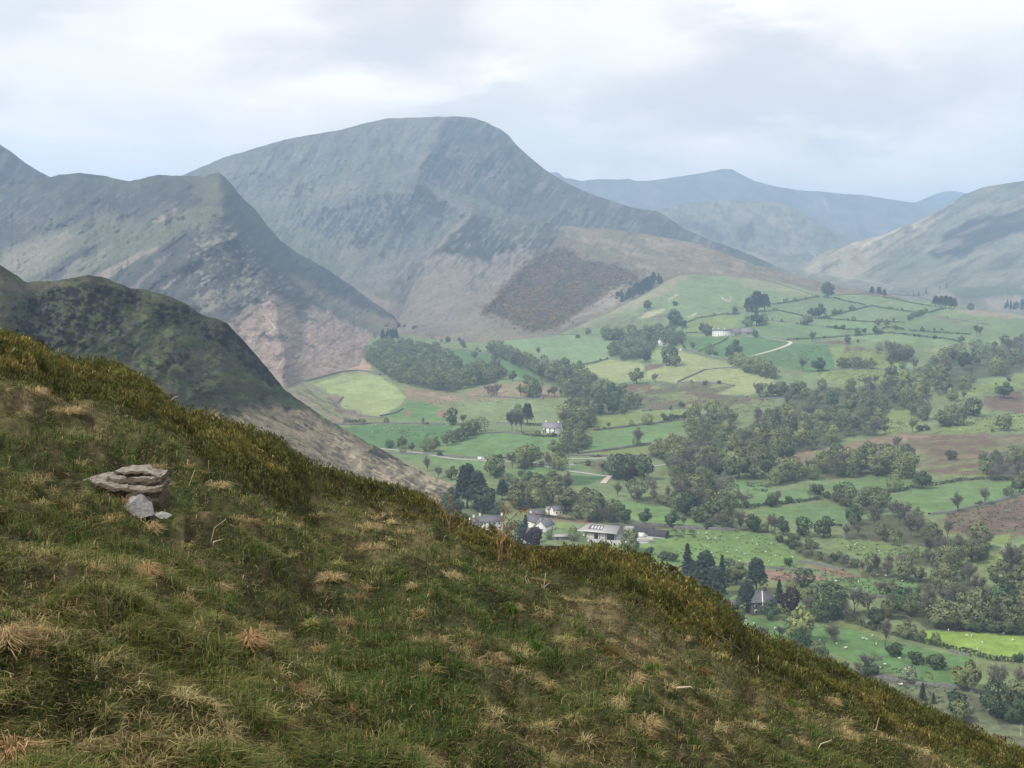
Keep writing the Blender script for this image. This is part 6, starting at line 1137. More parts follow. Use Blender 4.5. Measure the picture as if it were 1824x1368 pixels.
# ------------------------------------------------------------------ vehicles on the valley road
def car(k, x, y, label, cat, paint, yaw=0, van=False, back=0):
    p = at(k, x, y, back) + Vector((0, 0, .15)); e = bpy.data.objects.new(cat if cat == 'van' else 'parked_car', None); COL.objects.link(e); e.location = p; e.rotation_euler = (0, 0, face(p) + yaw); e['label'] = label; e['category'] = cat
    prof = [(-2.4, .35), (-2.45, 1.0), (-2.3, 2.2), (.9, 2.25), (1.6, 1.45), (2.4, 1.15), (2.5, .7), (2.45, .35)] if van else [(-2.1, .35), (-2.15, .8), (-1.9, 1.0), (-1.35, 1.5), (.4, 1.52), (1.1, 1.0), (1.95, .85), (2.15, .6), (2.1, .35)]
    s = Soup(); n = len(prof); w = .92
    ins = lambda z: w - (.14 if z > 1.2 else 0)
    s.add([(a, -ins(b), b) for a, b in prof] + [(a, ins(b), b) for a, b in prof], [tuple(range(n))[::-1], tuple(range(n, 2 * n))] + [(i, (i + 1) % n, n + (i + 1) % n, n + i) for i in range(n)]); link('body', s.mesh('body', paint), e)
    zz = (1.35, 2.0) if van else (1.02, 1.42)
    for sy in (-1, 1):
        g = Soup(); g.box(((.5 if van else -.4), sy * (w - .06), sum(zz) / 2), ((.9 if van else 1.7), .06, zz[1] - zz[0])); link('window', g.mesh('window', GLASS), e)
    for wx in (-1.4, 1.4):
        for sy in (-1, 1):
            t = Soup(); t.tube([(wx, sy * .75, .34), (wx, sy * .96, .34)], .34, .34, 14); tt = Soup(); tt.tube([(wx, sy * .9, .34), (wx, sy * .975, .34)], .19, .17, 10)
            wo = link('wheel', t.mesh('tyre', plain('rubber', (.02, .02, .02), .9, .1, 1) if 'rubber' not in bpy.data.materials else bpy.data.materials['rubber']), e); link('rim', tt.mesh('rim', TIN), wo)
car(4, 1432, 986, 'white van driving along the valley road', 'van', plain('white_paint', (.82, .82, .82), .35, .03, 1, 0, .5), .05, True)
car(5, 595, 1268, 'dark blue car parked by the valley road wall', 'car', plain('dark_paint', (.025, .03, .05), .3, .05, 1, 0, .5), -.05)
car(5, 630, 1267, 'black car parked nose to tail behind the dark blue one', 'car', plain('black_paint', (.018, .018, .02), .3, .05, 1, 0, .5), -.05)

# ------------------------------------------------------------------ sheep
def sheep_mesh(graze):
    me = bpy.data.meshes.new('sheep'); o = bpy.data.objects.new('tmp', me); COL.objects.link(o)
    hz, hx = (.30, .98) if graze else (.92, .86)
    V = [((-.42, 0, .66), .27), ((0, 0, .70), .31), ((.38, 0, .70), .25), ((.62, 0, .72 if not graze else .60), .14), ((hx - .06, 0, hz + .06), .11), ((hx + .12, 0, hz - .04), .07),
         ((-.42, .16, .38), .085), ((-.44, .17, .18), .05), ((-.43, .17, .02), .045), ((-.42, -.16, .38), .085), ((-.44, -.17, .18), .05), ((-.43, -.17, .02), .045),
         ((.36, .14, .38), .075), ((.37, .15, .18), .05), ((.37, .15, .02), .045), ((.36, -.14, .38), .075), ((.37, -.15, .18), .05), ((.37, -.15, .02), .045), ((-.70, 0, .60), .06), ((hx - .10, .14, hz + .13), .035), ((hx - .10, -.14, hz + .13), .035)]
    E = [(0, 1), (1, 2), (2, 3), (3, 4), (4, 5), (0, 6), (6, 7), (7, 8), (0, 9), (9, 10), (10, 11), (2, 12), (12, 13), (13, 14), (2, 15), (15, 16), (16, 17), (0, 18), (4, 19), (4, 20)]
    me.from_pydata([v[0] for v in V], E, []); o.modifiers.new('skin', 'SKIN'); sv = me.skin_vertices[0].data
    for i, v in enumerate(V): sv[i].radius = (v[1], v[1])
    sv[1].use_root = True
    dg = bpy.context.evaluated_depsgraph_get(); ev = o.evaluated_get(dg); m2 = bpy.data.meshes.new_from_object(ev); bpy.data.objects.remove(o)
    m2.name = 'sheep'; m2.materials.clear(); m2.materials.append(plain('fleece', (0.66, 0.64, 0.57), .95, .12, 4) if 'fleece' not in bpy.data.materials else bpy.data.materials['fleece'])
    for q in m2.polygons: q.use_smooth = True
    return m2
SM = [sheep_mesh(True), sheep_mesh(False)]
def flock(k, xy, n, where, seed, pts=()):
    r = np.random.default_rng(seed + 70); poly = np.array(C(k, *xy)) if xy else None; got = [C(k, *q)[0] for q in pts]
    n = max(len(got), int(n * .66))
    while len(got) < n:
        q = poly.min(0) + (poly.max(0) - poly.min(0)) * r.random(2)
        if sdist(poly, np.array([q[0]]), np.array([q[1]]))[0] > .8: got.append(tuple(q))
    for q in got:
        o = link('sheep', SM[r.integers(2) if r.random() < .5 else 0]); o.location = gv(q) + Vector((0, 0, .03)); sc = r.uniform(.65, .85); o.scale = (sc, sc, sc); o.rotation_euler = (0, 0, r.uniform(0, 6.28))
        o['label'] = f'white sheep grazing {where}'; o['category'] = 'sheep'; o['group'] = f'sheep grazing {where}'
flock(8, (10,440, 300,432, 520,460, 630,560, 450,600, 200,580, 0,550), 34, 'in the big pasture below the curved sheds', 1, ((170,440), (180,470), (410,480), (370,550), (495,585), (515,605), (530,558), (620,565)))
flock(8, (1320,960, 1800,985, 1810,1080, 1560,1060, 1350,1015), 12, 'in the bright yellow-green field', 2, ((1430,945), (1720,962), (1525,975), (1550,975), (1605,1010), (1765,1000), (1580,1043)))
flock(8, (700,940, 900,940, 1060,1000, 1380,1075, 1420,1200, 1250,1190, 1000,1110, 750,1020), 18, 'in the field with the bare fan-shaped tree', 3, ((985,990), (1003,993), (1035,975), (760,1002), (848,1016), (895,1040), (1175,1095), (1070,1140), (1100,1125), (1355,1145)))
flock(8, (380,890, 560,900, 600,960, 400,940), 5, 'on the lawn side of the dark stone house', 4, ((375,897), (418,913)))
flock(8, (730,690, 1000,680, 1270,700, 1200,740, 1000,760, 880,735), 16, 'in the rushy pasture', 5, ((1060,660), (1105,663), (1190,690)))
flock(8, (830,480, 1000,485, 1180,520, 1000,555, 900,530), 8, 'in the yellowish pasture beside the scrub', 6)
flock(4, (540,775, 720,755, 1180,765, 1140,850, 900,890, 700,850), 16, 'in the deep green field above the valley road', 7, ((720,755), (775,770), (830,775), (880,778), (730,820), (810,815), (1055,768), (1090,832)))
flock(4, (1250,640, 1500,600, 1950,590, 1960,650, 1500,720), 14, 'in the dull green field by the hayfield wall', 8, ((1640,600), (1655,598), (1760,600)))
flock(5, (160,900, 200,890, 330,950, 260,1000), 8, 'in the field above the grey slate house', 9, ((160,915), (180,920), (165,940)))
flock(5, (480,700, 880,640, 920,720, 600,710), 8, 'in the pale pasture under the hillside wood', 10)
flock(5, (1100,680, 1500,640, 1620,720, 1500,770, 1180,750), 14, 'in the yellowish pasture with the slanting wall', 11)
flock(6, (300,540, 520,560, 480,650, 200,630), 10, 'in the rushy field under the farm track', 12)
flock(6, (1300,1030, 1500,1010, 1780,1000, 1700,1070, 1450,1100), 10, 'on the green strip beside the brown moor', 13, ((1395,1090), (1450,838)))
flock(5, (1250,100, 1500,130, 1700,170, 1500,230, 1200,180), 10, 'high on the green slope above the farm', 14)
flock(10, (560,780, 640,785, 640,800, 570,800), 4, 'on the rough ground below the blossoming bush', 15, ((580,795), (600,793), (1475,1045)))

# ------------------------------------------------------------------ rushes in the wet fields, gorse on the bank (uncountable)
def tufts(name, areas, mat, label, size, hgt, n_per):
    V, Cc = [], []; r = np.random.default_rng(hash_(name))
    for ai, (k, xy, n, where) in enumerate(areas):
        poly = np.array(C(k, *xy)); q = poly.min(0) + (poly.max(0) - poly.min(0)) * r.random((n * 3, 2)); q = q[sdist(poly, q[:, 0], q[:, 1]) > 0]
        q = q[fbm(q[:, 0] / 7, q[:, 1] / 2.4, 3, 77 + ai) > .08][:n]
        if not len(q): continue
        P = gpt(q[:, 0], q[:, 1]) if where == 'ground' else hpt(where, q[:, 0], q[:, 1])
        P = np.repeat(P, n_per, 0); s = r.uniform(.6, 1.5, len(P))
        P = P + np.stack([r.normal(0, size * .7, len(P)), r.normal(0, size * .5, len(P)), r.uniform(.1, .8, len(P)) * hgt * s], 1)
        V.append(cards(P, r.normal(size=P.shape) + np.array([0, -.3, .8]), size * .55, r)); Cc.append(r.uniform(.65, 1.35, (len(P), 1)) * np.ones((1, 3)))
    stuff(name, card_mesh(name, np.concatenate(V), np.concatenate(Cc), mat), label)
def hash_(t): return sum(ord(c) * (i + 3) for i, c in enumerate(t)) % 99991
tufts('rushes', [(6, (120,540, 500,520, 560,600, 540,660, 120,630), 260, 'ground'), (6, (600,540, 900,560, 1000,640, 600,660), 320, 'ground'), (6, (430,700, 900,670, 1000,720, 700,780, 440,750), 420, 'ground'), (6, (1450,1000, 1824,970, 1824,1100, 1180,1110, 1250,1070), 420, 'ground'), (6, (870,1030, 1120,980, 1120,1100, 900,1120), 160, 'ground'),
                 (6, (1420,830, 1824,770, 1824,840, 1500,950), 200, 'ground'), (8, (700,690, 1000,665, 1290,692, 1280,745, 1050,772, 880,742), 260, 'ground'), (8, (0,430, 300,430, 520,460, 640,550, 300,590, 0,560), 130, 'ground'), (8, (820,470, 1230,515, 1190,560, 960,560), 110, 'ground'), (8, (380,170, 520,180, 480,225, 380,215), 130, 'ground'),
                 (8, (560,610, 900,640, 1000,690, 700,700, 480,680), 200, 'ground'), (8, (1400,340, 1824,260, 1824,430, 1500,440), 420, 'ground'), (8, (1000,1100, 1400,1180, 1380,1220, 1060,1160), 60, 'ground'), (8, (960,1190, 1500,1250, 1824,1290, 1824,1368, 1250,1368), 160, 'ground'), (4, (100,470, 470,600, 760,700, 440,740, 180,580), 260, 'ground'), (4, (840,780, 1200,770, 1150,890, 960,880), 150, 'ground'), (4, (920,620, 1480,620, 1824,560, 1824,500, 1280,545), 260, 'ground'),
                 (5, (1450,880, 1824,870, 1824,980, 1600,990), 320, 'ground'), (5, (860,790, 1500,780, 1400,860, 930,950), 260, 'ground'), (5, (480,400, 840,310, 1060,230, 1100,300, 800,420), 170, 'ground'), (5, (1300,240, 1560,240, 1800,300, 1560,300), 80, 'ground'), (7, (1600,545, 1824,550, 1824,600, 1640,600), 120, 'ground')],
      leaf_mat('rush', (0.085, 0.095, 0.048), .01, .1, .15), 'dark rush tufts dotted over the wet fields', .5, .6, 6)
tufts('gorse', [(2, (1180,880, 1300,940, 1440,960, 1590,1008, 1580,1050, 1460,1092, 1330,1172, 1180,1282, 1090,1322, 990,1312, 900,1272, 760,1202, 830,1130, 900,1050, 990,970), 2600, 'brown_bank'), (2, (740,1200, 900,1270, 1000,1320, 780,1260), 60, 'brown_bank'), (2, (1150,850, 1320,910, 1620,990, 1640,1060, 1480,1130, 1330,1210, 1180,1330, 990,1340, 720,1230, 800,1110, 960,960), 900, 'brown_bank')],
      leaf_mat('gorse_brown', (0.19, 0.122, 0.045), .03, .3, .1), 'brown and gold gorse covering the bank', 2.2, 1.8, 5)
# ------------------------------------------------------------------ the grassy spur underfoot
CREST = np.array([(-900, 330), (-400, 470), (-100, 565), (0, 600), (50, 612), (100, 640), (160, 652), (210, 668), (260, 688), (300, 715), (340, 738), (400, 752), (450, 772), (500, 792), (530, 822), (580, 840), (640, 858), (700, 874), (770, 895), (800, 925), (850, 948), (900, 972), (940, 985),
                  (1000, 986), (1060, 985), (1110, 992), (1160, 1012), (1210, 1038), (1260, 1065), (1300, 1092), (1325, 1128), (1370, 1148), (1430, 1170), (1500, 1196), (1580, 1232), (1650, 1268), (1720, 1304), (1780, 1328), (1824, 1345), (2100, 1440), (2700, 1700)], float)
FK, FD = 3000.0, 16.0
def f_inf(px): return np.interp(px, CREST[:, 0], CREST[:, 1]) + np.interp(px, [700, 830, 960, 1050, 1200, 1400], [4, -14, -14, 2, 8, 4]) - FK / FD * 7 / 6
def f_py(px, d): return f_inf(px) + FK / d + FK / (6 * FD) * (d / FD) ** 6
def f_pt(px, d):
    P = pt(px, f_py(px, d), d); x, y = P[..., 0], P[..., 1]
    w = sstep(1.5, 4, np.asarray(d, float)) * (1 - .6 * sstep(7, 15, np.asarray(d, float)))
    P[..., 2] += (.085 * fbm(x / .38, y / .38, 3, 91) + .13 * fbm(x / 1.5, y / 1.5, 3, 95)) * w
    return P
def f_d(px, py):                                   # distance along the spur at a measured direction
    px = np.asarray(px, float); py = np.asarray(py, float); lo = np.full(px.shape, .8); hi = np.full(px.shape, FD)
    for _ in range(40):
        m = (lo + hi) / 2; up = f_py(px, m) > py; lo = np.where(up, m, lo); hi = np.where(up, hi, m)
    return (lo + hi) / 2
def fp(px, py, dz=0.0):
    q = float(py)
    for _ in range(4):                             # allow for the tussocks
        d = f_d(np.array([px]), np.array([q])); v = Vector(f_pt(np.array([float(px)]), d)[0]); q += .8 * (py - float(py_of(v.z, v.y)))
    v.z += dz; return v

HA = [(-400, 420), (0, 570), (120, 600), (330, 690), (470, 750), (560, 820), (700, 860), (770, 880), (760, 920), (640, 890), (540, 868), (430, 850), (340, 800), (260, 745), (150, 712), (0, 668), (-400, 560)]
HB = [(790, 900), (860, 930), (960, 955), (1100, 965), (1240, 1030), (1330, 1120), (1400, 1150), (1500, 1190), (1640, 1250), (1824, 1330), (2300, 1480), (2300, 1640), (1824, 1395), (1640, 1320), (1500, 1255), (1400, 1215), (1300, 1165), (1215, 1125), (1120, 1070), (1020, 1020), (900, 995), (820, 960)]
HC = [(300, 760), (420, 800), (520, 850), (560, 900), (470, 890), (360, 850)]
def zone(px, py):
    z = np.zeros(px.shape)
    for q in (HA, HB, HC): z = np.maximum(z, sstep(-14, 14, sdist(q, px, py) + 14 * fbm(px / 28, py / 28, 3, 17)))
    return z
DRY = [((540, 880), (620, 870), (760, 930), (740, 985), (640, 1000), (560, 950)), ((1000, 1060), (1080, 1075), (1220, 1130), (1250, 1190), (1150, 1230), (1060, 1190), (1010, 1120)), ((-100, 690), (90, 690), (210, 750), (180, 800), (60, 770), (-100, 760)), ((1240, 1150), (1420, 1210), (1640, 1330), (1700, 1400), (1500, 1300), (1260, 1230)),
       ((60, 960), (260, 985), (330, 1060), (200, 1110), (60, 1060)), ((840, 1290), (1100, 1270), (1200, 1330), (1000, 1368), (820, 1350)), ((-60, 1325), (30, 1335), (60, 1400), (-60, 1420))]
def dry(px, py):
    z = np.zeros(px.shape)
    for q in DRY: z = np.maximum(z, sstep(-25, 25, sdist(q, px, py) + 26 * fbm(px / 40, py / 30, 4, 27)))
    return np.clip(z * .6 + .42 * sstep(.3, .62, fbm(px / 62, py / 40, 4, 29)), 0, 1)

def spur():
    cx = np.concatenate([np.arange(-1500, -150, 30.0), np.arange(-150, 1980, 5.0), np.arange(1980, 3300, 30.0)])
    dn = np.concatenate([1.0 + 15 * np.linspace(0, 1, 210) ** 1.25, np.linspace(16.15, 25, 36)])
    PX, D = np.meshgrid(cx, dn); P = f_pt(PX, D)
    a = Paint(PX, f_py(PX, np.minimum(D, FD)), (0.045, 0.052, 0.022)); a.noise((0.07, 0.058, 0.034), 50, 30, .1, .3, .9, 15, 1); a.noise((0.045, 0.06, 0.022), 26, 16, .2, .3, .9, 15, 2)
    a.mix(dry(a.x, a.y) * .8, (0.135, 0.105, 0.06)); a.mix(zone(a.x, a.y) * .9, (0.055, 0.045, 0.024)); a.noise(a.c * .4, 26, 15, .05, .3, .9, 0, 6)  # last noise paints the shade of hollows into the soil colour
    rows = [P]; cc = [a.c]; q = P[-1].copy(); g = P[-1] - P[-2]; sl = np.clip(g[:, 2] / np.linalg.norm(g[:, :2], axis=1), -.75, -.45)
    for L in (4, 12, 30, 60, 110, 180, 260, 340):
        r = q.copy(); n = np.linalg.norm(q[:, :2], axis=1, keepdims=True); r[:, :2] = q[:, :2] * (1 + L / n); r[:, 2] = np.maximum(q[:, 2] + sl * L, -3); rows.append(r[None]); cc.append(a.c[-1:])
    # the slope behind and beneath the viewpoint
    back = []
    for k in (.5, -.5, -4, -12):
        r = P[0].copy(); r[:, 1] = k; r[:, 2] = P[0][:, 2] - .16 * (P[0][:, 1] - k) * .9; back.insert(0, r)
    co = np.concatenate([np.array(back)] + rows); c = np.concatenate([np.repeat(a.c[:1], 4, 0)] + cc)
    structure('hillside', grid_mesh('hillside', co, terrain_mat('turf_soil', 9.0, .45, .8, .03), c))
spur()

def blades(base, dirv, up, ln, w, bend, cb, ct):
    """curved two-segment blades -> verts, loops, starts, colours"""
    n = len(base); side = np.cross(dirv, [0, 0, 1.0]); side /= np.linalg.norm(side, axis=1, keepdims=True) + 1e-9
    th = RNG.uniform(0, 6.283, n)[:, None]; side = side * np.cos(th) + dirv * np.sin(th); side[:, 2] *= .3
    L = ln[:, None]; W = w[:, None]; U = np.array([0, 0, 1.0])
    m = base + (U * up[:, None] + dirv * (1 - up[:, None]) * .8) * L * .55
    t = base + U * (up * (1 - bend))[:, None] * L * .95 + dirv * (.25 + .75 * (1 - up) + .55 * bend)[:, None] * L * .9
    V = np.stack([base - side * W, base + side * W, m + side * W * .75, m - side * W * .75, t], 1).reshape(-1, 3)
    o = (np.arange(n) * 5)[:, None]
    loops = (o + np.array([0, 1, 2, 3, 3, 2, 4])).ravel(); st = (np.arange(n)[:, None] * 7 + np.array([0, 4])).ravel()
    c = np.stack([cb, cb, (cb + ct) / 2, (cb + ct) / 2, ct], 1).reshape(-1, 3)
    return V, loops, st, c

def veg_mat(name, trans=.42):
    m, nt, b = new_mat(name); at = N(nt, 'ShaderNodeAttribute', attribute_name='Col'); nt.links.new(at.outputs['Color'], b.inputs['Base Color']); b.inputs['Roughness'].default_value = .7; b.inputs['Specular IOR Level'].default_value = .12
    tr = N(nt, 'ShaderNodeBsdfTranslucent'); nt.links.new(at.outputs['Color'], tr.inputs['Color']); mx = N(nt, 'ShaderNodeMixShader'); mx.inputs[0].default_value = trans
    nt.links.new(b.outputs[0], mx.inputs[1]); nt.links.new(tr.outputs[0], mx.inputs[2]); nt.links.new(mx.outputs[0], nt.nodes['Material Output'].inputs['Surface']); return m

def sample(n, x0=-160, x1=1990, band=None):
    px = RNG.uniform(x0, x1, n); c = np.interp(px, CREST[:, 0], CREST[:, 1]) + 3
    py = c + ((1520 - c) * RNG.uniform(0, 1, n) ** 1.05 if band is None else RNG.uniform(0, 1, n) ** 1.2 * band)
    d = f_d(px, py); return px, py, d
def lean(P, seed, k=.55):
    a = fbm(P[:, 0] / k, P[:, 1] / k, 3, seed) * 3.6 + .3 + RNG.normal(0, 1.0, len(P)); return np.stack([np.cos(a), np.sin(a) * .8, 0 * a], 1)
def pick(cols, n, wts=None):
    c = np.array(cols); i = RNG.choice(len(c), n, p=np.array(wts) / sum(wts) if wts else None); return c[i] * RNG.uniform(.7, 1.3, (n, 1))

def grass():
    V, Lp, St, Cl = [], [], [], []; vo = 0; lo = 0
    def put(r):
        nonlocal vo, lo
        v, l, s, c = r; V.append(v); Lp.append(l + vo); St.append(s + lo); Cl.append(c); vo += len(v); lo += len(l)
    # green sward
    px, py, d = sample(420000); z = zone(px, py); dr = dry(px, py)
    holl = sstep(.12, .5, fbm(px / 30, py / 17, 3, 37)); keep = RNG.random(len(px)) > np.maximum(np.maximum(z * .88, dr * .75), holl * .72); px, py, d, dr, z = px[keep], py[keep], d[keep], dr[keep], z[keep]
    P = f_pt(px, d); n = len(P); tus = sstep(-.2, .5, fbm(P[:, 0] / .38, P[:, 1] / .38, 3, 41)); broad = sstep(-.3, .4, fbm(P[:, 0] / 1.5, P[:, 1] / 1.5, 3, 43))
    ln = RNG.uniform(.03, .105, n) * (.45 + 1.0 * tus); up = np.clip(RNG.normal(.62, .22, n), .1, .98); bend = RNG.uniform(.1, .7, n); w = RNG.uniform(.0012, .0024, n) * np.maximum(1, d / 6)
    g1 = pick([(0.042, 0.086, 0.018), (0.062, 0.110, 0.024), (0.095, 0.138, 0.032), (0.034, 0.070, 0.020)], n); g2 = pick([(0.135, 0.148, 0.040), (0.185, 0.172, 0.058), (0.098, 0.126, 0.032)], n)
    mx = (RNG.random(n) < .25 + .5 * broad)[:, None]; col = np.where(mx, g2, g1); col = np.where((RNG.random(n) < .07)[:, None], pick([(0.30, 0.25, 0.13)], n), col)
    put(blades(P, lean(P, 51), up, ln, w, bend, col * .45, col * 1.65))  # feet darkened and tips brightened: light from above painted into the blades
    # withered straw
    px, py, d = sample(260000); z = zone(px, py); dr = dry(px, py); cl = sstep(.15, .5, fbm(px / 17, py / 11, 3, 63))
    keep = RNG.random(len(px)) < np.clip(0.02 + .6 * dr * (.25 + cl) + .30 * cl ** 2, 0, 1) * (1 - .75 * z); px, py, d = px[keep], py[keep], d[keep]; P = f_pt(px, d); n = len(P); P[:, 2] += RNG.uniform(0, .03, n)
    ln = RNG.uniform(.03, .10, n) * (.55 + .45 * np.minimum(1, d / 7)); up = np.clip(RNG.normal(.34, .24, n), .02, .9); w = RNG.uniform(.0011, .0022, n) * np.maximum(1, d / 6)
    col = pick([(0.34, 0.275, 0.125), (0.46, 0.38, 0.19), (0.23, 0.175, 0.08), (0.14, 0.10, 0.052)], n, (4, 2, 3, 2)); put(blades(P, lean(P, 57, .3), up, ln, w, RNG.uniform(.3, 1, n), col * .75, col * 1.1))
    # brown dead leaf matter low down
    px, py, d = sample(90000); keep = RNG.random(len(px)) < .25 + .5 * sstep(0, .5, fbm(px / 30, py / 20, 3, 67)); px, py, d = px[keep], py[keep], d[keep]; P = f_pt(px, d); n = len(P)
    ln = RNG.uniform(.03, .09, n); col = pick([(0.105, 0.070, 0.042), (0.15, 0.10, 0.058), (0.075, 0.055, 0.035)], n); put(blades(P, lean(P, 59, .2), np.clip(RNG.normal(.3, .2, n), 0, .8), ln, RNG.uniform(.002, .004, n) * np.maximum(1, d / 5.5), RNG.uniform(.2, 1, n), col, col))
    # bright withered clumps standing in the sward
    m = 560; cxp, cyp, cd = sample(m); zc = zone(cxp, cyp); k = RNG.random(m) > zc * .8; cxp, cyp, cd = cxp[k], cyp[k], cd[k]; cP = f_pt(cxp, cd); rad = RNG.uniform(.02, .075, len(cP)); nb = RNG.integers(30, 110, len(cP)); ii = np.repeat(np.arange(len(cP)), nb); n = len(ii)
    aa = RNG.uniform(0, 6.283, n); rr = rad[ii] * np.sqrt(RNG.random(n)); P = cP[ii] + np.stack([rr * np.cos(aa), rr * np.sin(aa), RNG.uniform(0, .025, n)], 1); aa = aa + RNG.normal(0, .8, n); dv = np.stack([np.cos(aa), np.sin(aa), 0 * aa], 1); tone = pick([(0.46, 0.38, 0.19), (0.40, 0.30, 0.14), (0.36, 0.33, 0.13), (0.30, 0.20, 0.10)], len(cP))[ii] * RNG.uniform(.7, 1.3, (n, 1))
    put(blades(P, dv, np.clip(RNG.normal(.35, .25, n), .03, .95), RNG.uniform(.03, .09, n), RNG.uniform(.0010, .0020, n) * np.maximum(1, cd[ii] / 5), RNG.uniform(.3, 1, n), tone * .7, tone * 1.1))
    # hollows between are thinned sward over soil darkened to paint their shade
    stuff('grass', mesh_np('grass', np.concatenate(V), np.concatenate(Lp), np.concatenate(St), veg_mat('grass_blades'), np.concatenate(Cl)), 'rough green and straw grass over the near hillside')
grass()

def heather():
    V, Lp, St, Cl = [], [], [], []; vo = 0; lo = 0
    px, py, d = sample(620000, band=190); z = zone(px, py); keep = RNG.random(len(px)) < np.clip(z, 0, 1) * (.45 + .55 * sstep(-.3, .2, fbm(px / 20, py / 14, 3, 71))); px, py, d = px[keep], py[keep], d[keep]
    P = f_pt(px, d); n = len(P); mound = sstep(-.45, .45, fbm(P[:, 0] / .36, P[:, 1] / .36, 3, 73)); h = .03 + .12 * mound * sstep(.2, .8, z[keep])
    # many short upright sprigs fill each mound from its foot to its top
    f = RNG.random(n) ** .55; base = P.copy(); base[:, 2] += h * f; ln = RNG.uniform(.022, .058, n) * np.where(RNG.random(n) < .02, 1.8, 1); up = np.clip(RNG.normal(.85, .14, n), .3, 1)
    patch = sstep(-.15, .35, fbm(P[:, 0] / .8, P[:, 1] / .8, 3, 79))[:, None]
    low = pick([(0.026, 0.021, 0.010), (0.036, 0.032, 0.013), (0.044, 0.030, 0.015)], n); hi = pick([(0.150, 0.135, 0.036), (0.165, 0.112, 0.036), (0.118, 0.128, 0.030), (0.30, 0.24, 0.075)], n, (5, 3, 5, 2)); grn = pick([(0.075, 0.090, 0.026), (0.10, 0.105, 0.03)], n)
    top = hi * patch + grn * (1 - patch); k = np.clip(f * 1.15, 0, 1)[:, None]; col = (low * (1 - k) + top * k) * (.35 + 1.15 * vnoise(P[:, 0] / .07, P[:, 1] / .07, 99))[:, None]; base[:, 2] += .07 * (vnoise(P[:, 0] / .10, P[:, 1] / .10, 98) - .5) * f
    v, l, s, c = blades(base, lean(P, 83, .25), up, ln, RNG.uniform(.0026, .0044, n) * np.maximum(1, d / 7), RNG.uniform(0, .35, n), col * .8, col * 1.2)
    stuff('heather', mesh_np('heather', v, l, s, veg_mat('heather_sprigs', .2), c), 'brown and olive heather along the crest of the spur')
heather()

# ------------------------------------------------------------------ stones in the turf
def rock_mesh():
    """bedded slab: angular plates of slate lying one on another, pale on their upper faces, dark brown on their sides"""
    r = random.Random(12); bm = bmesh.new(); lay = bm.faces.layers.int.new('k')
    plates = [  # outline (x, y) front first, bottom z, top z, forward shift of the upper edge, tilt
        ([(-.36, .10), (-.10, .0), (.20, -.05), (.42, .0), (.50, .24), (.20, .40), (-.30, .34)], -.22, .10, -.01, .00),
        ([(-.40, .08), (-.14, -.02), (.05, .01), (.31, -.045), (.49, .03), (.50, .30), (.1, .42), (-.33, .34)], .07, .235, .02, .04),
        ([(-.51, .10), (-.40, .02), (-.22, -.03), (-.02, -.055), (.16, .0), (.37, -.035), (.50, .03), (.49, .34), (.02, .46), (-.30, .36)], .225, .285, .03, .13),
        ([(-.20, .13), (-.02, .06), (.10, .11), (.30, .05), (.47, .09), (.46, .34), (.04, .45), (-.14, .38)], .27, .355, .045, .15), ([(-.15, .22), (.02, .15), (.20, .20), (.42, .14), (.44, .34), (.05, .44), (-.13, .38)], .345, .375, .03, .15)]
    for k, (out, z0, z1, sh, tl) in enumerate(plates):
        # split long edges so that the broken faces are uneven
        pts = []
        for i, a in enumerate(out):
            b = out[(i + 1) % len(out)]; m = max(1, int(math.hypot(a[0] - b[0], a[1] - b[1]) / .055))
            for q in range(m): t = q / m; pts.append((a[0] + (b[0] - a[0]) * t + r.uniform(-.014, .014), a[1] + (b[1] - a[1]) * t + r.uniform(-.026, .026)))
        zz = lambda x, y, z: z + (y - .05) * tl + r.uniform(-.011, .011) + (.028 * math.sin(x * 6 + k * 1.7) - .05 * max(0, -x - .1))
        ring = lambda e, z, s: [bm.verts.new((x * e, y + s + (y - .2) * (e - 1), zz(x, y, z))) for x, y in pts]
        R = [ring(.985, z0, .01), ring(1.0, z0 * .55 + z1 * .45, 0), ring(.975, z1, sh)]; n = len(pts)
        for A, B in zip(R[:-1], R[1:]):
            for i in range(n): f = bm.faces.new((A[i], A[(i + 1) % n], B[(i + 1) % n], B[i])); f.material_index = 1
        c = bm.verts.new((sum(p[0] for p in pts) / n, sum(p[1] for p in pts) / n, zz(.1, .2, z1) + .012)); 
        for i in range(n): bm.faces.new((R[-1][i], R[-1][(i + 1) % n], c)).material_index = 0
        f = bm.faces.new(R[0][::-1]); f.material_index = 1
    bmesh.ops.bevel(bm, geom=[e for e in bm.edges if len(e.link_faces) == 2 and e.calc_face_angle(0) > .9], offset=.004, segments=1, affect='EDGES')
    bmesh.ops.recalc_face_normals(bm, faces=bm.faces)
    me = bpy.data.meshes.new('rock'); bm.to_mesh(me); bm.free()
    me.materials.append(plain('pale_slate', (.225, .205, .175), .95, .55, 16, .7)); me.materials.append(plain('dark_slate', (.10, .078, .06), .95, .6, 22, .8)); return me
p = fp(207, 880); dd = p.y
ro = link('rock', rock_mesh()); k = 157 * dd / F; ro.location = p + Vector((-.01, .05, -.03)); ro.scale = (k, k, k * 1.0); ro.rotation_euler = (math.radians(1), math.radians(3), math.radians(-5)); ro['label'] = 'large layered brown and grey rock lying in the turf'; ro['category'] = 'rock'

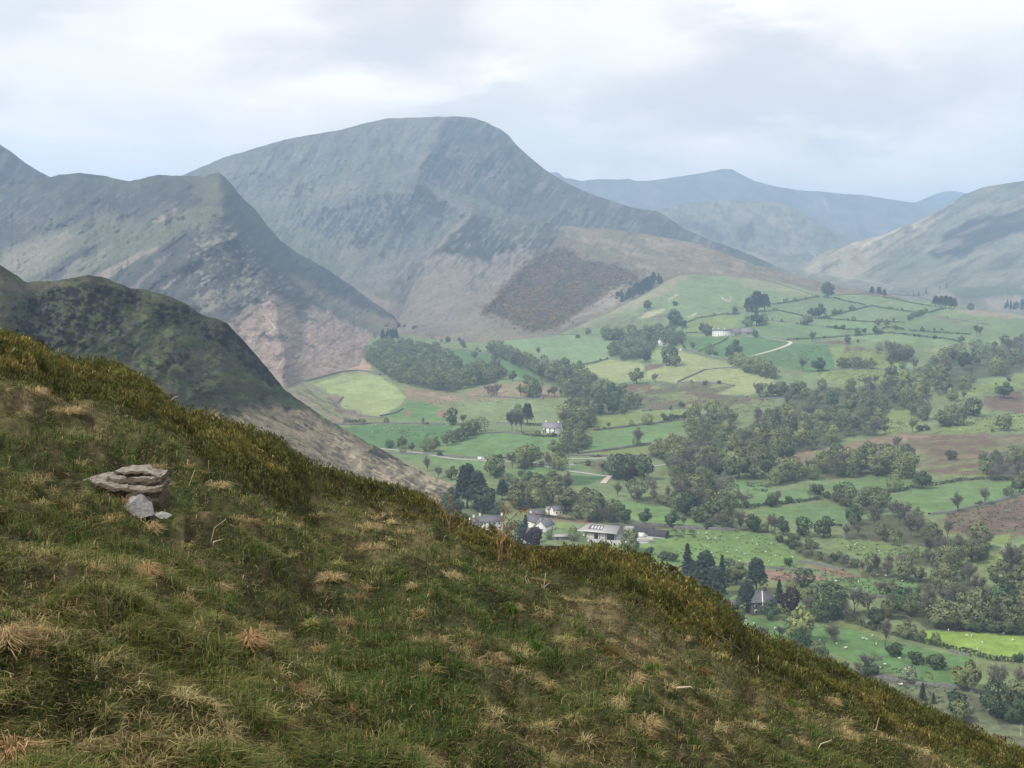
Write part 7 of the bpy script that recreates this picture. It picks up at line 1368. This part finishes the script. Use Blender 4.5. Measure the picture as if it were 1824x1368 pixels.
def stone(name, px, py, wpx, hpx, seed, col, label, lean_=0.0, flatd=.5):
    p = fp(px, py); s = wpx * p.y / F; r = random.Random(seed); bm = bmesh.new()
    pts = [(-.5, -.05, .05), (.5, -.02, .12), (.12, .05, hpx / wpx), (-.2, .12, hpx / wpx * .86), (.36, .18, hpx / wpx * .62), (-.42, .2, .16), (0, -.18, .02), (.3, -.14, .02), (-.3, -.12, .0), (0, flatd, .1), (.4, flatd * .8, .0), (-.4, flatd * .8, .0), (-.05, -.08, hpx / wpx * .72)]
    for q in pts: bm.verts.new((q[0] + r.uniform(-.03, .03), q[1], q[2] + r.uniform(-.02, .02)))
    bmesh.ops.convex_hull(bm, input=bm.verts); bmesh.ops.subdivide_edges(bm, edges=bm.edges, cuts=3, use_grid_fill=True)
    for v in bm.verts:
        n = Vector((math.sin(v.co.x * 31 + seed), math.sin(v.co.y * 37), math.sin(v.co.z * 41 + v.co.x * 17))); v.co += n * .012
    me = bpy.data.meshes.new(name); bm.to_mesh(me); bm.free(); me.materials.append(plain(name + '_grain' + str(seed), col, .9, .35, 16 / max(s, .1) * .1, .6))
    o = link(name, me); o.location = p + Vector((0, 0, -.015)); o.scale = (s, s, s); o.rotation_euler = (0, 0, lean_); o['label'] = label; o['category'] = 'stone'
stone('stone', 242, 916, 68, 42, 2, (.26, .26, .265), 'small pale pointed stone leaning on the large layered rock')
stone('stone', 285, 928, 40, 12, 5, (.33, .34, .33), 'little flat stone sunk in grass below the pointed stone', .3)
stone('stone', 120, 1218, 22, 9, 8, (.34, .32, .28), 'small pale stone chip among the grass low on the slope', .5)

# ------------------------------------------------------------------ dead stems, straw tufts, bilberry sprigs
STEM = plain('dead_stem', (0.40, 0.31, 0.20), .9, .25, 20); STEMR = plain('red_stem', (0.30, 0.155, 0.085), .9, .3, 20); STEMW = plain('bleached_stem', (0.50, 0.42, 0.31), .9, .2, 20)
def stem(pts, r, mat, label, name='dead_twig', twigs=()):
    b = fp(pts[0][0], max(pts[0][1], float(np.interp(pts[0][0], CREST[:, 0], CREST[:, 1])) + 18)); s = Soup()
    def pos(q, i, n): return Vector(pt(q[0], q[1], b.y * (1 + .006 * i)))
    pp = [pos(q, i, len(pts)) for i, q in enumerate(pts)]; s.tube([pp[0] - Vector((0, 0, .03))] + pp, r, r * .55, 6)
    for t in twigs: s.tube([pos(q, i * 1.5, len(t)) for i, q in enumerate(t)], r * .6, r * .3, 5)
    o = link(name, s.mesh(name, mat, smooth=True)); o['label'] = label; o['category'] = 'twig'
for a in (
    ([(0, 648), (14, 634), (27, 620)], .007, STEMW, 'bleached twig at the very edge of the heather crest'), ([(196, 684), (222, 686), (246, 696), (262, 694)], .004, STEMW, 'pale bent twig lying on the heather crest'), ([(433, 768), (444, 752), (450, 768), (456, 785)], .005, STEMW, 'forked pale stem sticking out of the heather crest'),
    ([(300, 717), (310, 708), (318, 705)], .004, STEMW, 'short pale stub on the heather crest'), ([(915, 1040), (938, 1068), (958, 1102), (982, 1128), (1006, 1154)], .0075, STEM, 'long straight dead bracken stem slanting down the slope', 'dead_twig', [[(958, 1102), (950, 1120), (958, 1132)], [(938, 1068), (960, 1050), (980, 1038)]]),
    ([(958, 1082), (985, 1090), (995, 1110), (990, 1140)], .0045, STEM, 'curved dead stem beside the long slanting one'), ([(920, 1044), (950, 1060), (970, 1040), (972, 1020)], .005, STEM, 'crooked dead stem above the long slanting one', 'dead_twig', [[(950, 1060), (935, 1030), (942, 1012)]]),
    ([(948, 1000), (962, 985), (970, 968)], .004, STEMR, 'slim red stem tipped against the heather bank'), ([(1219, 1115), (1235, 1124), (1255, 1128), (1250, 1140)], .005, STEMW, 'pale twig tangled beside the dark heather hump', 'dead_twig', [[(1250, 1141), (1250, 1125), (1251, 1110)], [(1270, 1127), (1292, 1138), (1320, 1158)]]),
    ([(1352, 1204), (1350, 1186), (1351, 1168)], .007, STEMW, 'short bleached upright stump on the lower slope', 'dead_twig', [[(1350, 1188), (1342, 1186), (1336, 1196)]]), ([(1205, 1225), (1230, 1223), (1246, 1238), (1247, 1254)], .006, STEMW, 'pale forked root near the red bilberry clump', 'dead_twig', [[(1246, 1226), (1266, 1240), (1277, 1262)]]),
    ([(1454, 1340), (1462, 1325), (1482, 1318)], .005, STEMW, 'thin arched stem low on the slope'), ([(376, 965), (382, 940), (402, 925), (372, 965)][:3], .0035, STEM, 'hooked straw-coloured stem below the rock'), ([(438, 1170), (462, 1190), (470, 1198)], .004, STEMW, 'thin pale twig under the ginger tuft'),
    ([(110, 1192), (120, 1206), (128, 1212)], .006, STEMW, 'stubby bleached twig on the lower turf'), ([(336, 866), (342, 850), (347, 838)], .004, STEM, 'upright dry stalk right of the rock'), ([(800, 1352), (824, 1356)], .004, STEMW, 'fallen straw low in the green sward'), ([(380, 965), (400, 960), (412, 955)], .004, STEMW, 'small pale splinter below the hooked stem'),
    ([(1560, 1300), (1566, 1278)], .005, STEM, 'dry upright stalk among the heather low down'), ([(1818, 1306), (1819, 1290)], .006, STEMW, 'single bleached stalk at the last heather edge')):
    stem(*a)

def bracken(px, py, label, hpx, seed, arcs):
    b = fp(px, py); e = bpy.data.objects.new('dead_bracken', None); COL.objects.link(e); e.location = b; e['label'] = label; e['category'] = 'fern'; e.empty_display_size = .1
    g = np.random.default_rng(seed)
    for arc in arcs:
        pp = [Vector(pt(q[0], q[1], b.y * (1 + .004 * i))) - b for i, q in enumerate(arc)]; s = Soup(); s.tube([Vector((0, 0, -.02))] + pp if arc[0][1] > py - 12 else pp, .0055, .002, 6); link('stem', s.mesh('stem', STEMR, smooth=True), e)
        n = 60; A = np.array([tuple(v) for v in pp]); t = g.random(n) * (len(A) - 1.01); i = t.astype(int); f = (t - i)[:, None]; c = A[i] * (1 - f) + A[i + 1] * f; keep = t > .25 * (len(A) - 1); c = c[keep]
        dv = g.normal(size=c.shape); dv[:, 2] -= .35; dv /= np.linalg.norm(dv, axis=1, keepdims=True); base = c; ln = g.uniform(.03, .08, len(c))
        col = np.array([(0.28, 0.16, 0.08), (0.36, 0.25, 0.12), (0.20, 0.10, 0.055)])[g.integers(0, 3, len(c))]
        v, l, st, cc = blades(base, dv, np.full(len(c), .1), ln, np.full(len(c), .006), np.full(len(c), .5), col, col); link('frond', mesh_np('frond', v, l, st, bpy.data.materials.get('bracken_frond') or veg_mat('bracken_frond'), cc), e)
bracken(888, 1002, 'reddish dead bracken plant arching over the hamlet roofs', 100, 3, [[(888, 1000), (892, 965), (905, 930), (922, 912), (940, 908), (962, 918)], [(888, 1000), (886, 960), (898, 918), (896, 892)], [(892, 968), (906, 950), (918, 930)], [(888, 1000), (904, 985), (914, 965)], [(893, 1000), (897, 930), (908, 900), (914, 890)]])
bracken(800, 935, 'small straw-coloured dead bracken on the grass skyline', 40, 6, [[(800, 935), (790, 905), (776, 885), (768, 880)], [(800, 935), (806, 900), (800, 880)]])

def tuft(px, py, wpx, n, cols, label, name='straw_tuft', ln=.09, seed=0, upm=.45):
    b = fp(px, py); g = np.random.default_rng(seed + 40); R = wpx * b.y / F / 2; a = g.uniform(0, 6.283, n); rr = R * .5 * np.sqrt(g.random(n)); P = np.stack([rr * np.cos(a), rr * np.sin(a), g.uniform(-.01, .02, n)], 1)
    dv = np.stack([np.cos(a + g.normal(0, .5, n)), np.sin(a + g.normal(0, .5, n)), 0 * a], 1); c = np.array(cols)[g.integers(0, len(cols), n)] * g.uniform(.75, 1.25, (n, 1))
    v, l, st, cc = blades(P, dv, np.clip(g.normal(upm, .25, n), .05, .95), g.uniform(.5, 1.2, n) * ln, g.uniform(.0015, .003, n) * max(1, b.y / 6), g.uniform(.3, 1, n), c * .8, c * 1.15)
    o = link(name, mesh_np(name, v, l, st, bpy.data.materials.get('tuft_blades') or veg_mat('tuft_blades'), cc)); o.location = b; o['label'] = label; o['category'] = 'grass tuft' if name == 'straw_tuft' else 'shrub sprig'
STRAW = [(0.44, 0.34, 0.18), (0.36, 0.26, 0.13), (0.50, 0.40, 0.23)]; GI = [(0.46, 0.30, 0.15), (0.38, 0.23, 0.11), (0.52, 0.38, 0.21)]
for i, a in enumerate(((445, 1152, 46, 420, GI, 'ginger straw tuft standing out in the dark green sward'), (263, 1022, 34, 300, GI, 'ginger straw tuft below the large rock'), (18, 1168, 60, 420, STRAW, 'shaggy pale tuft at the edge of the slope'), (366, 1278, 34, 220, STRAW, 'small yellow tuft low on the slope'), (390, 1048, 30, 200, STRAW, 'star-shaped pale tuft in mid slope'),
                       (1476, 1258, 62, 420, STRAW, 'pale straw tuft near the heather skyline'), (1546, 1248, 52, 340, STRAW, 'second pale straw tuft closer to the heather skyline'), (268, 945, 44, 240, STRAW, 'dry tuft right under the pointed stone'), (798, 1045, 60, 380, STRAW, 'long-haired straw tuft beside the green hollow'), (915, 1080, 48, 300, STRAW, 'straw tuft at the head of the long slanting stem'),
                       (655, 945, 90, 420, STRAW, 'wide bleached tuft in the brown dry patch'), (665, 980, 70, 320, STRAW, 'lower bleached tuft in the brown dry patch'), (1120, 1190, 80, 420, STRAW, 'broad dry tuft in the tan hollow'), (880, 1190, 44, 240, STRAW, 'little spiky straw tuft in the mid slope green'), (1500, 1310, 60, 300, STRAW, 'dry tuft among the lower heather'), (390, 870, 56, 260, STRAW, 'flat pale tuft right of the large rock'), (120, 735, 90, 380, STRAW, 'sprawling dry tuft under the heather crest'),
                       (60, 705, 80, 320, STRAW, 'upper dry tuft under the heather crest'), (1150, 1300, 90, 360, STRAW, 'low dry tuft toward the bottom of the slope'), (590, 1040, 60, 260, STRAW, 'thin straw tuft left of the green hollow'), (20, 1352, 110, 420, GI, 'bare straw patch at the bottom corner of the slope'))):
    tuft(*a, seed=i)
GR = [(0.10, 0.16, 0.03), (0.14, 0.19, 0.04), (0.07, 0.12, 0.03)]; RD = [(0.22, 0.09, 0.045), (0.12, 0.14, 0.04), (0.26, 0.12, 0.06), (0.09, 0.13, 0.03)]
for i, a in enumerate(((1163, 1235, 44, 420, GR, 'bright green bilberry sprig in the lower slope'), (908, 1092, 34, 260, GR, 'yellow green bilberry sprig by the long slanting stem'), (1240, 1200, 70, 620, RD, 'red and green bilberry clump above the forked root'), (1406, 1262, 40, 340, GR, 'green bilberry sprig on the lower slope near the heather'), (1090, 1170, 60, 360, RD, 'reddish bilberry clump in the tan hollow'), (955, 1160, 34, 240, GR, 'green bilberry sprig at the foot of the long slanting stem'), (1130, 1200, 40, 280, RD, 'reddish bilberry sprig lower in the tan hollow'))):
    tuft(*a, name='bilberry_sprig', ln=.10, seed=60 + i, upm=.8)
# ------------------------------------------------------------------ air, sky, sun, camera
def build_air():
    bm = bmesh.new(); bmesh.ops.create_cube(bm, size=1.0)
    lo = Vector((-9500, -400, -75)); hi = Vector((9500, 11400, 725))
    for v in bm.verts: v.co = Vector([lo[i] + (v.co[i] + 0.5) * (hi[i] - lo[i]) for i in range(3)])
    me = bpy.data.meshes.new('haze'); bm.to_mesh(me); bm.free()
    m = bpy.data.materials.new('haze_air'); m.use_nodes = True; nt = m.node_tree; nt.nodes.clear()
    out = N(nt, 'ShaderNodeOutputMaterial'); v = N(nt, 'ShaderNodeVolumePrincipled')
    v.inputs['Color'].default_value = (0.51, 0.71, 1.0, 1); v.inputs['Density'].default_value = HAZE
    v.inputs['Anisotropy'].default_value = 0.15
    nt.links.new(v.outputs[0], out.inputs['Volume']); me.materials.append(m)
    stuff('haze', me)
HAZE = 1.55e-4
build_air()

SUN_EL, SUN_AZ = math.radians(50), math.radians(-118)        # azimuth from straight ahead, negative = to the left
def build_sky():
    w = bpy.data.worlds.new('World'); S.world = w; w.use_nodes = True; nt = w.node_tree
    bg = nt.nodes['Background']; bg.inputs['Strength'].default_value = 0.1
    sky = N(nt, 'ShaderNodeTexSky', sky_type='NISHITA', sun_disc=False, sun_elevation=SUN_EL, sun_rotation=SUN_AZ)
    sky.altitude = 300; sky.air_density = 1.0; sky.dust_density = 2.0; sky.ozone_density = 1.0
    tc = N(nt, 'ShaderNodeTexCoord'); sep = N(nt, 'ShaderNodeSeparateXYZ'); nt.links.new(tc.outputs['Generated'], sep.inputs[0])
    zz = N(nt, 'ShaderNodeMath', operation='MAXIMUM'); nt.links.new(sep.outputs[2], zz.inputs[0]); zz.inputs[1].default_value = 0.0
    za = N(nt, 'ShaderNodeMath', operation='ADD'); nt.links.new(zz.outputs[0], za.inputs[0]); za.inputs[1].default_value = 0.32
    dv = []
    for i in (0, 1):
        q = N(nt, 'ShaderNodeMath', operation='DIVIDE'); nt.links.new(sep.outputs[i], q.inputs[0]); nt.links.new(za.outputs[0], q.inputs[1]); dv.append(q)
    cmb = N(nt, 'ShaderNodeCombineXYZ'); nt.links.new(dv[0].outputs[0], cmb.inputs[0]); nt.links.new(dv[1].outputs[0], cmb.inputs[1])
    def cloud(scale, det, rough, lo, hi, off, dist=0.3):
        mp = N(nt, 'ShaderNodeMapping'); mp.inputs['Location'].default_value = off; nt.links.new(cmb.outputs[0], mp.inputs[0])
        n = N(nt, 'ShaderNodeTexNoise'); n.inputs['Scale'].default_value = scale; n.inputs['Detail'].default_value = det; n.inputs['Roughness'].default_value = rough
        n.inputs['Distortion'].default_value = dist
        nt.links.new(mp.outputs[0], n.inputs['Vector'])
        r = N(nt, 'ShaderNodeMapRange', interpolation_type='SMOOTHSTEP'); r.inputs[1].default_value = lo; r.inputs[2].default_value = hi; nt.links.new(n.outputs['Fac'], r.inputs[0]); return r.outputs[0]
    cover = cloud(1.3, 7, 0.5, 0.34, 0.50, (3.1, 0.4, 0)); grey = cloud(1.7, 8, 0.5, 0.44, 0.62, (7.7, 2.2, 0)); wisp = cloud(2.8, 9, 0.55, 0.50, 0.68, (1.2, 8.8, 0))
    blue = mixrgb(nt, sky.outputs[0], (7.4, 7.4, 7.0, 1), 0.96)
    white = mixrgb(nt, (8.7, 8.2, 7.7, 1), (6.1, 6.0, 6.1, 1), grey)
    white = mixrgb(nt, white, (9.8, 9.2, 8.6, 1), wisp)
    c = mixrgb(nt, blue, white, cover)
    nt.links.new(c, bg.inputs['Color'])
build_sky()

sl = bpy.data.lights.new('sun', 'SUN'); sl.energy = 3.0; sl.angle = math.radians(4); sl.color = (1.0, 0.95, 0.86)
so = bpy.data.objects.new('sun', sl); COL.objects.link(so)
dirv = Vector((math.sin(SUN_AZ) * math.cos(SUN_EL), math.cos(SUN_AZ) * math.cos(SUN_EL), math.sin(SUN_EL)))
so.rotation_euler = dirv.to_track_quat('Z', 'Y').to_euler(); so.location = (0, 0, 900)

cam = bpy.data.cameras.new('camera'); co = bpy.data.objects.new('camera', cam); COL.objects.link(co)
cam.sensor_width = 36; cam.lens = 36 * F / 1824; cam.clip_start = 0.1; cam.clip_end = 30000
co.location = (0, 0, CAMZ); co.rotation_euler = (math.pi / 2 - TH, 0, 0)
S.camera = co
S.view_settings.view_transform = 'Standard'; S.view_settings.look = 'None'; S.view_settings.exposure = 0.5; S.view_settings.gamma = 1.0
cy = S.cycles
cy.use_denoising = True; cy.max_bounces = 6; cy.diffuse_bounces = 2; cy.glossy_bounces = 1; cy.transmission_bounces = 2; cy.volume_bounces = 1; cy.transparent_max_bounces = 8
cy.use_adaptive_sampling = True; cy.adaptive_threshold = 0.01
cy.sample_clamp_indirect = 5
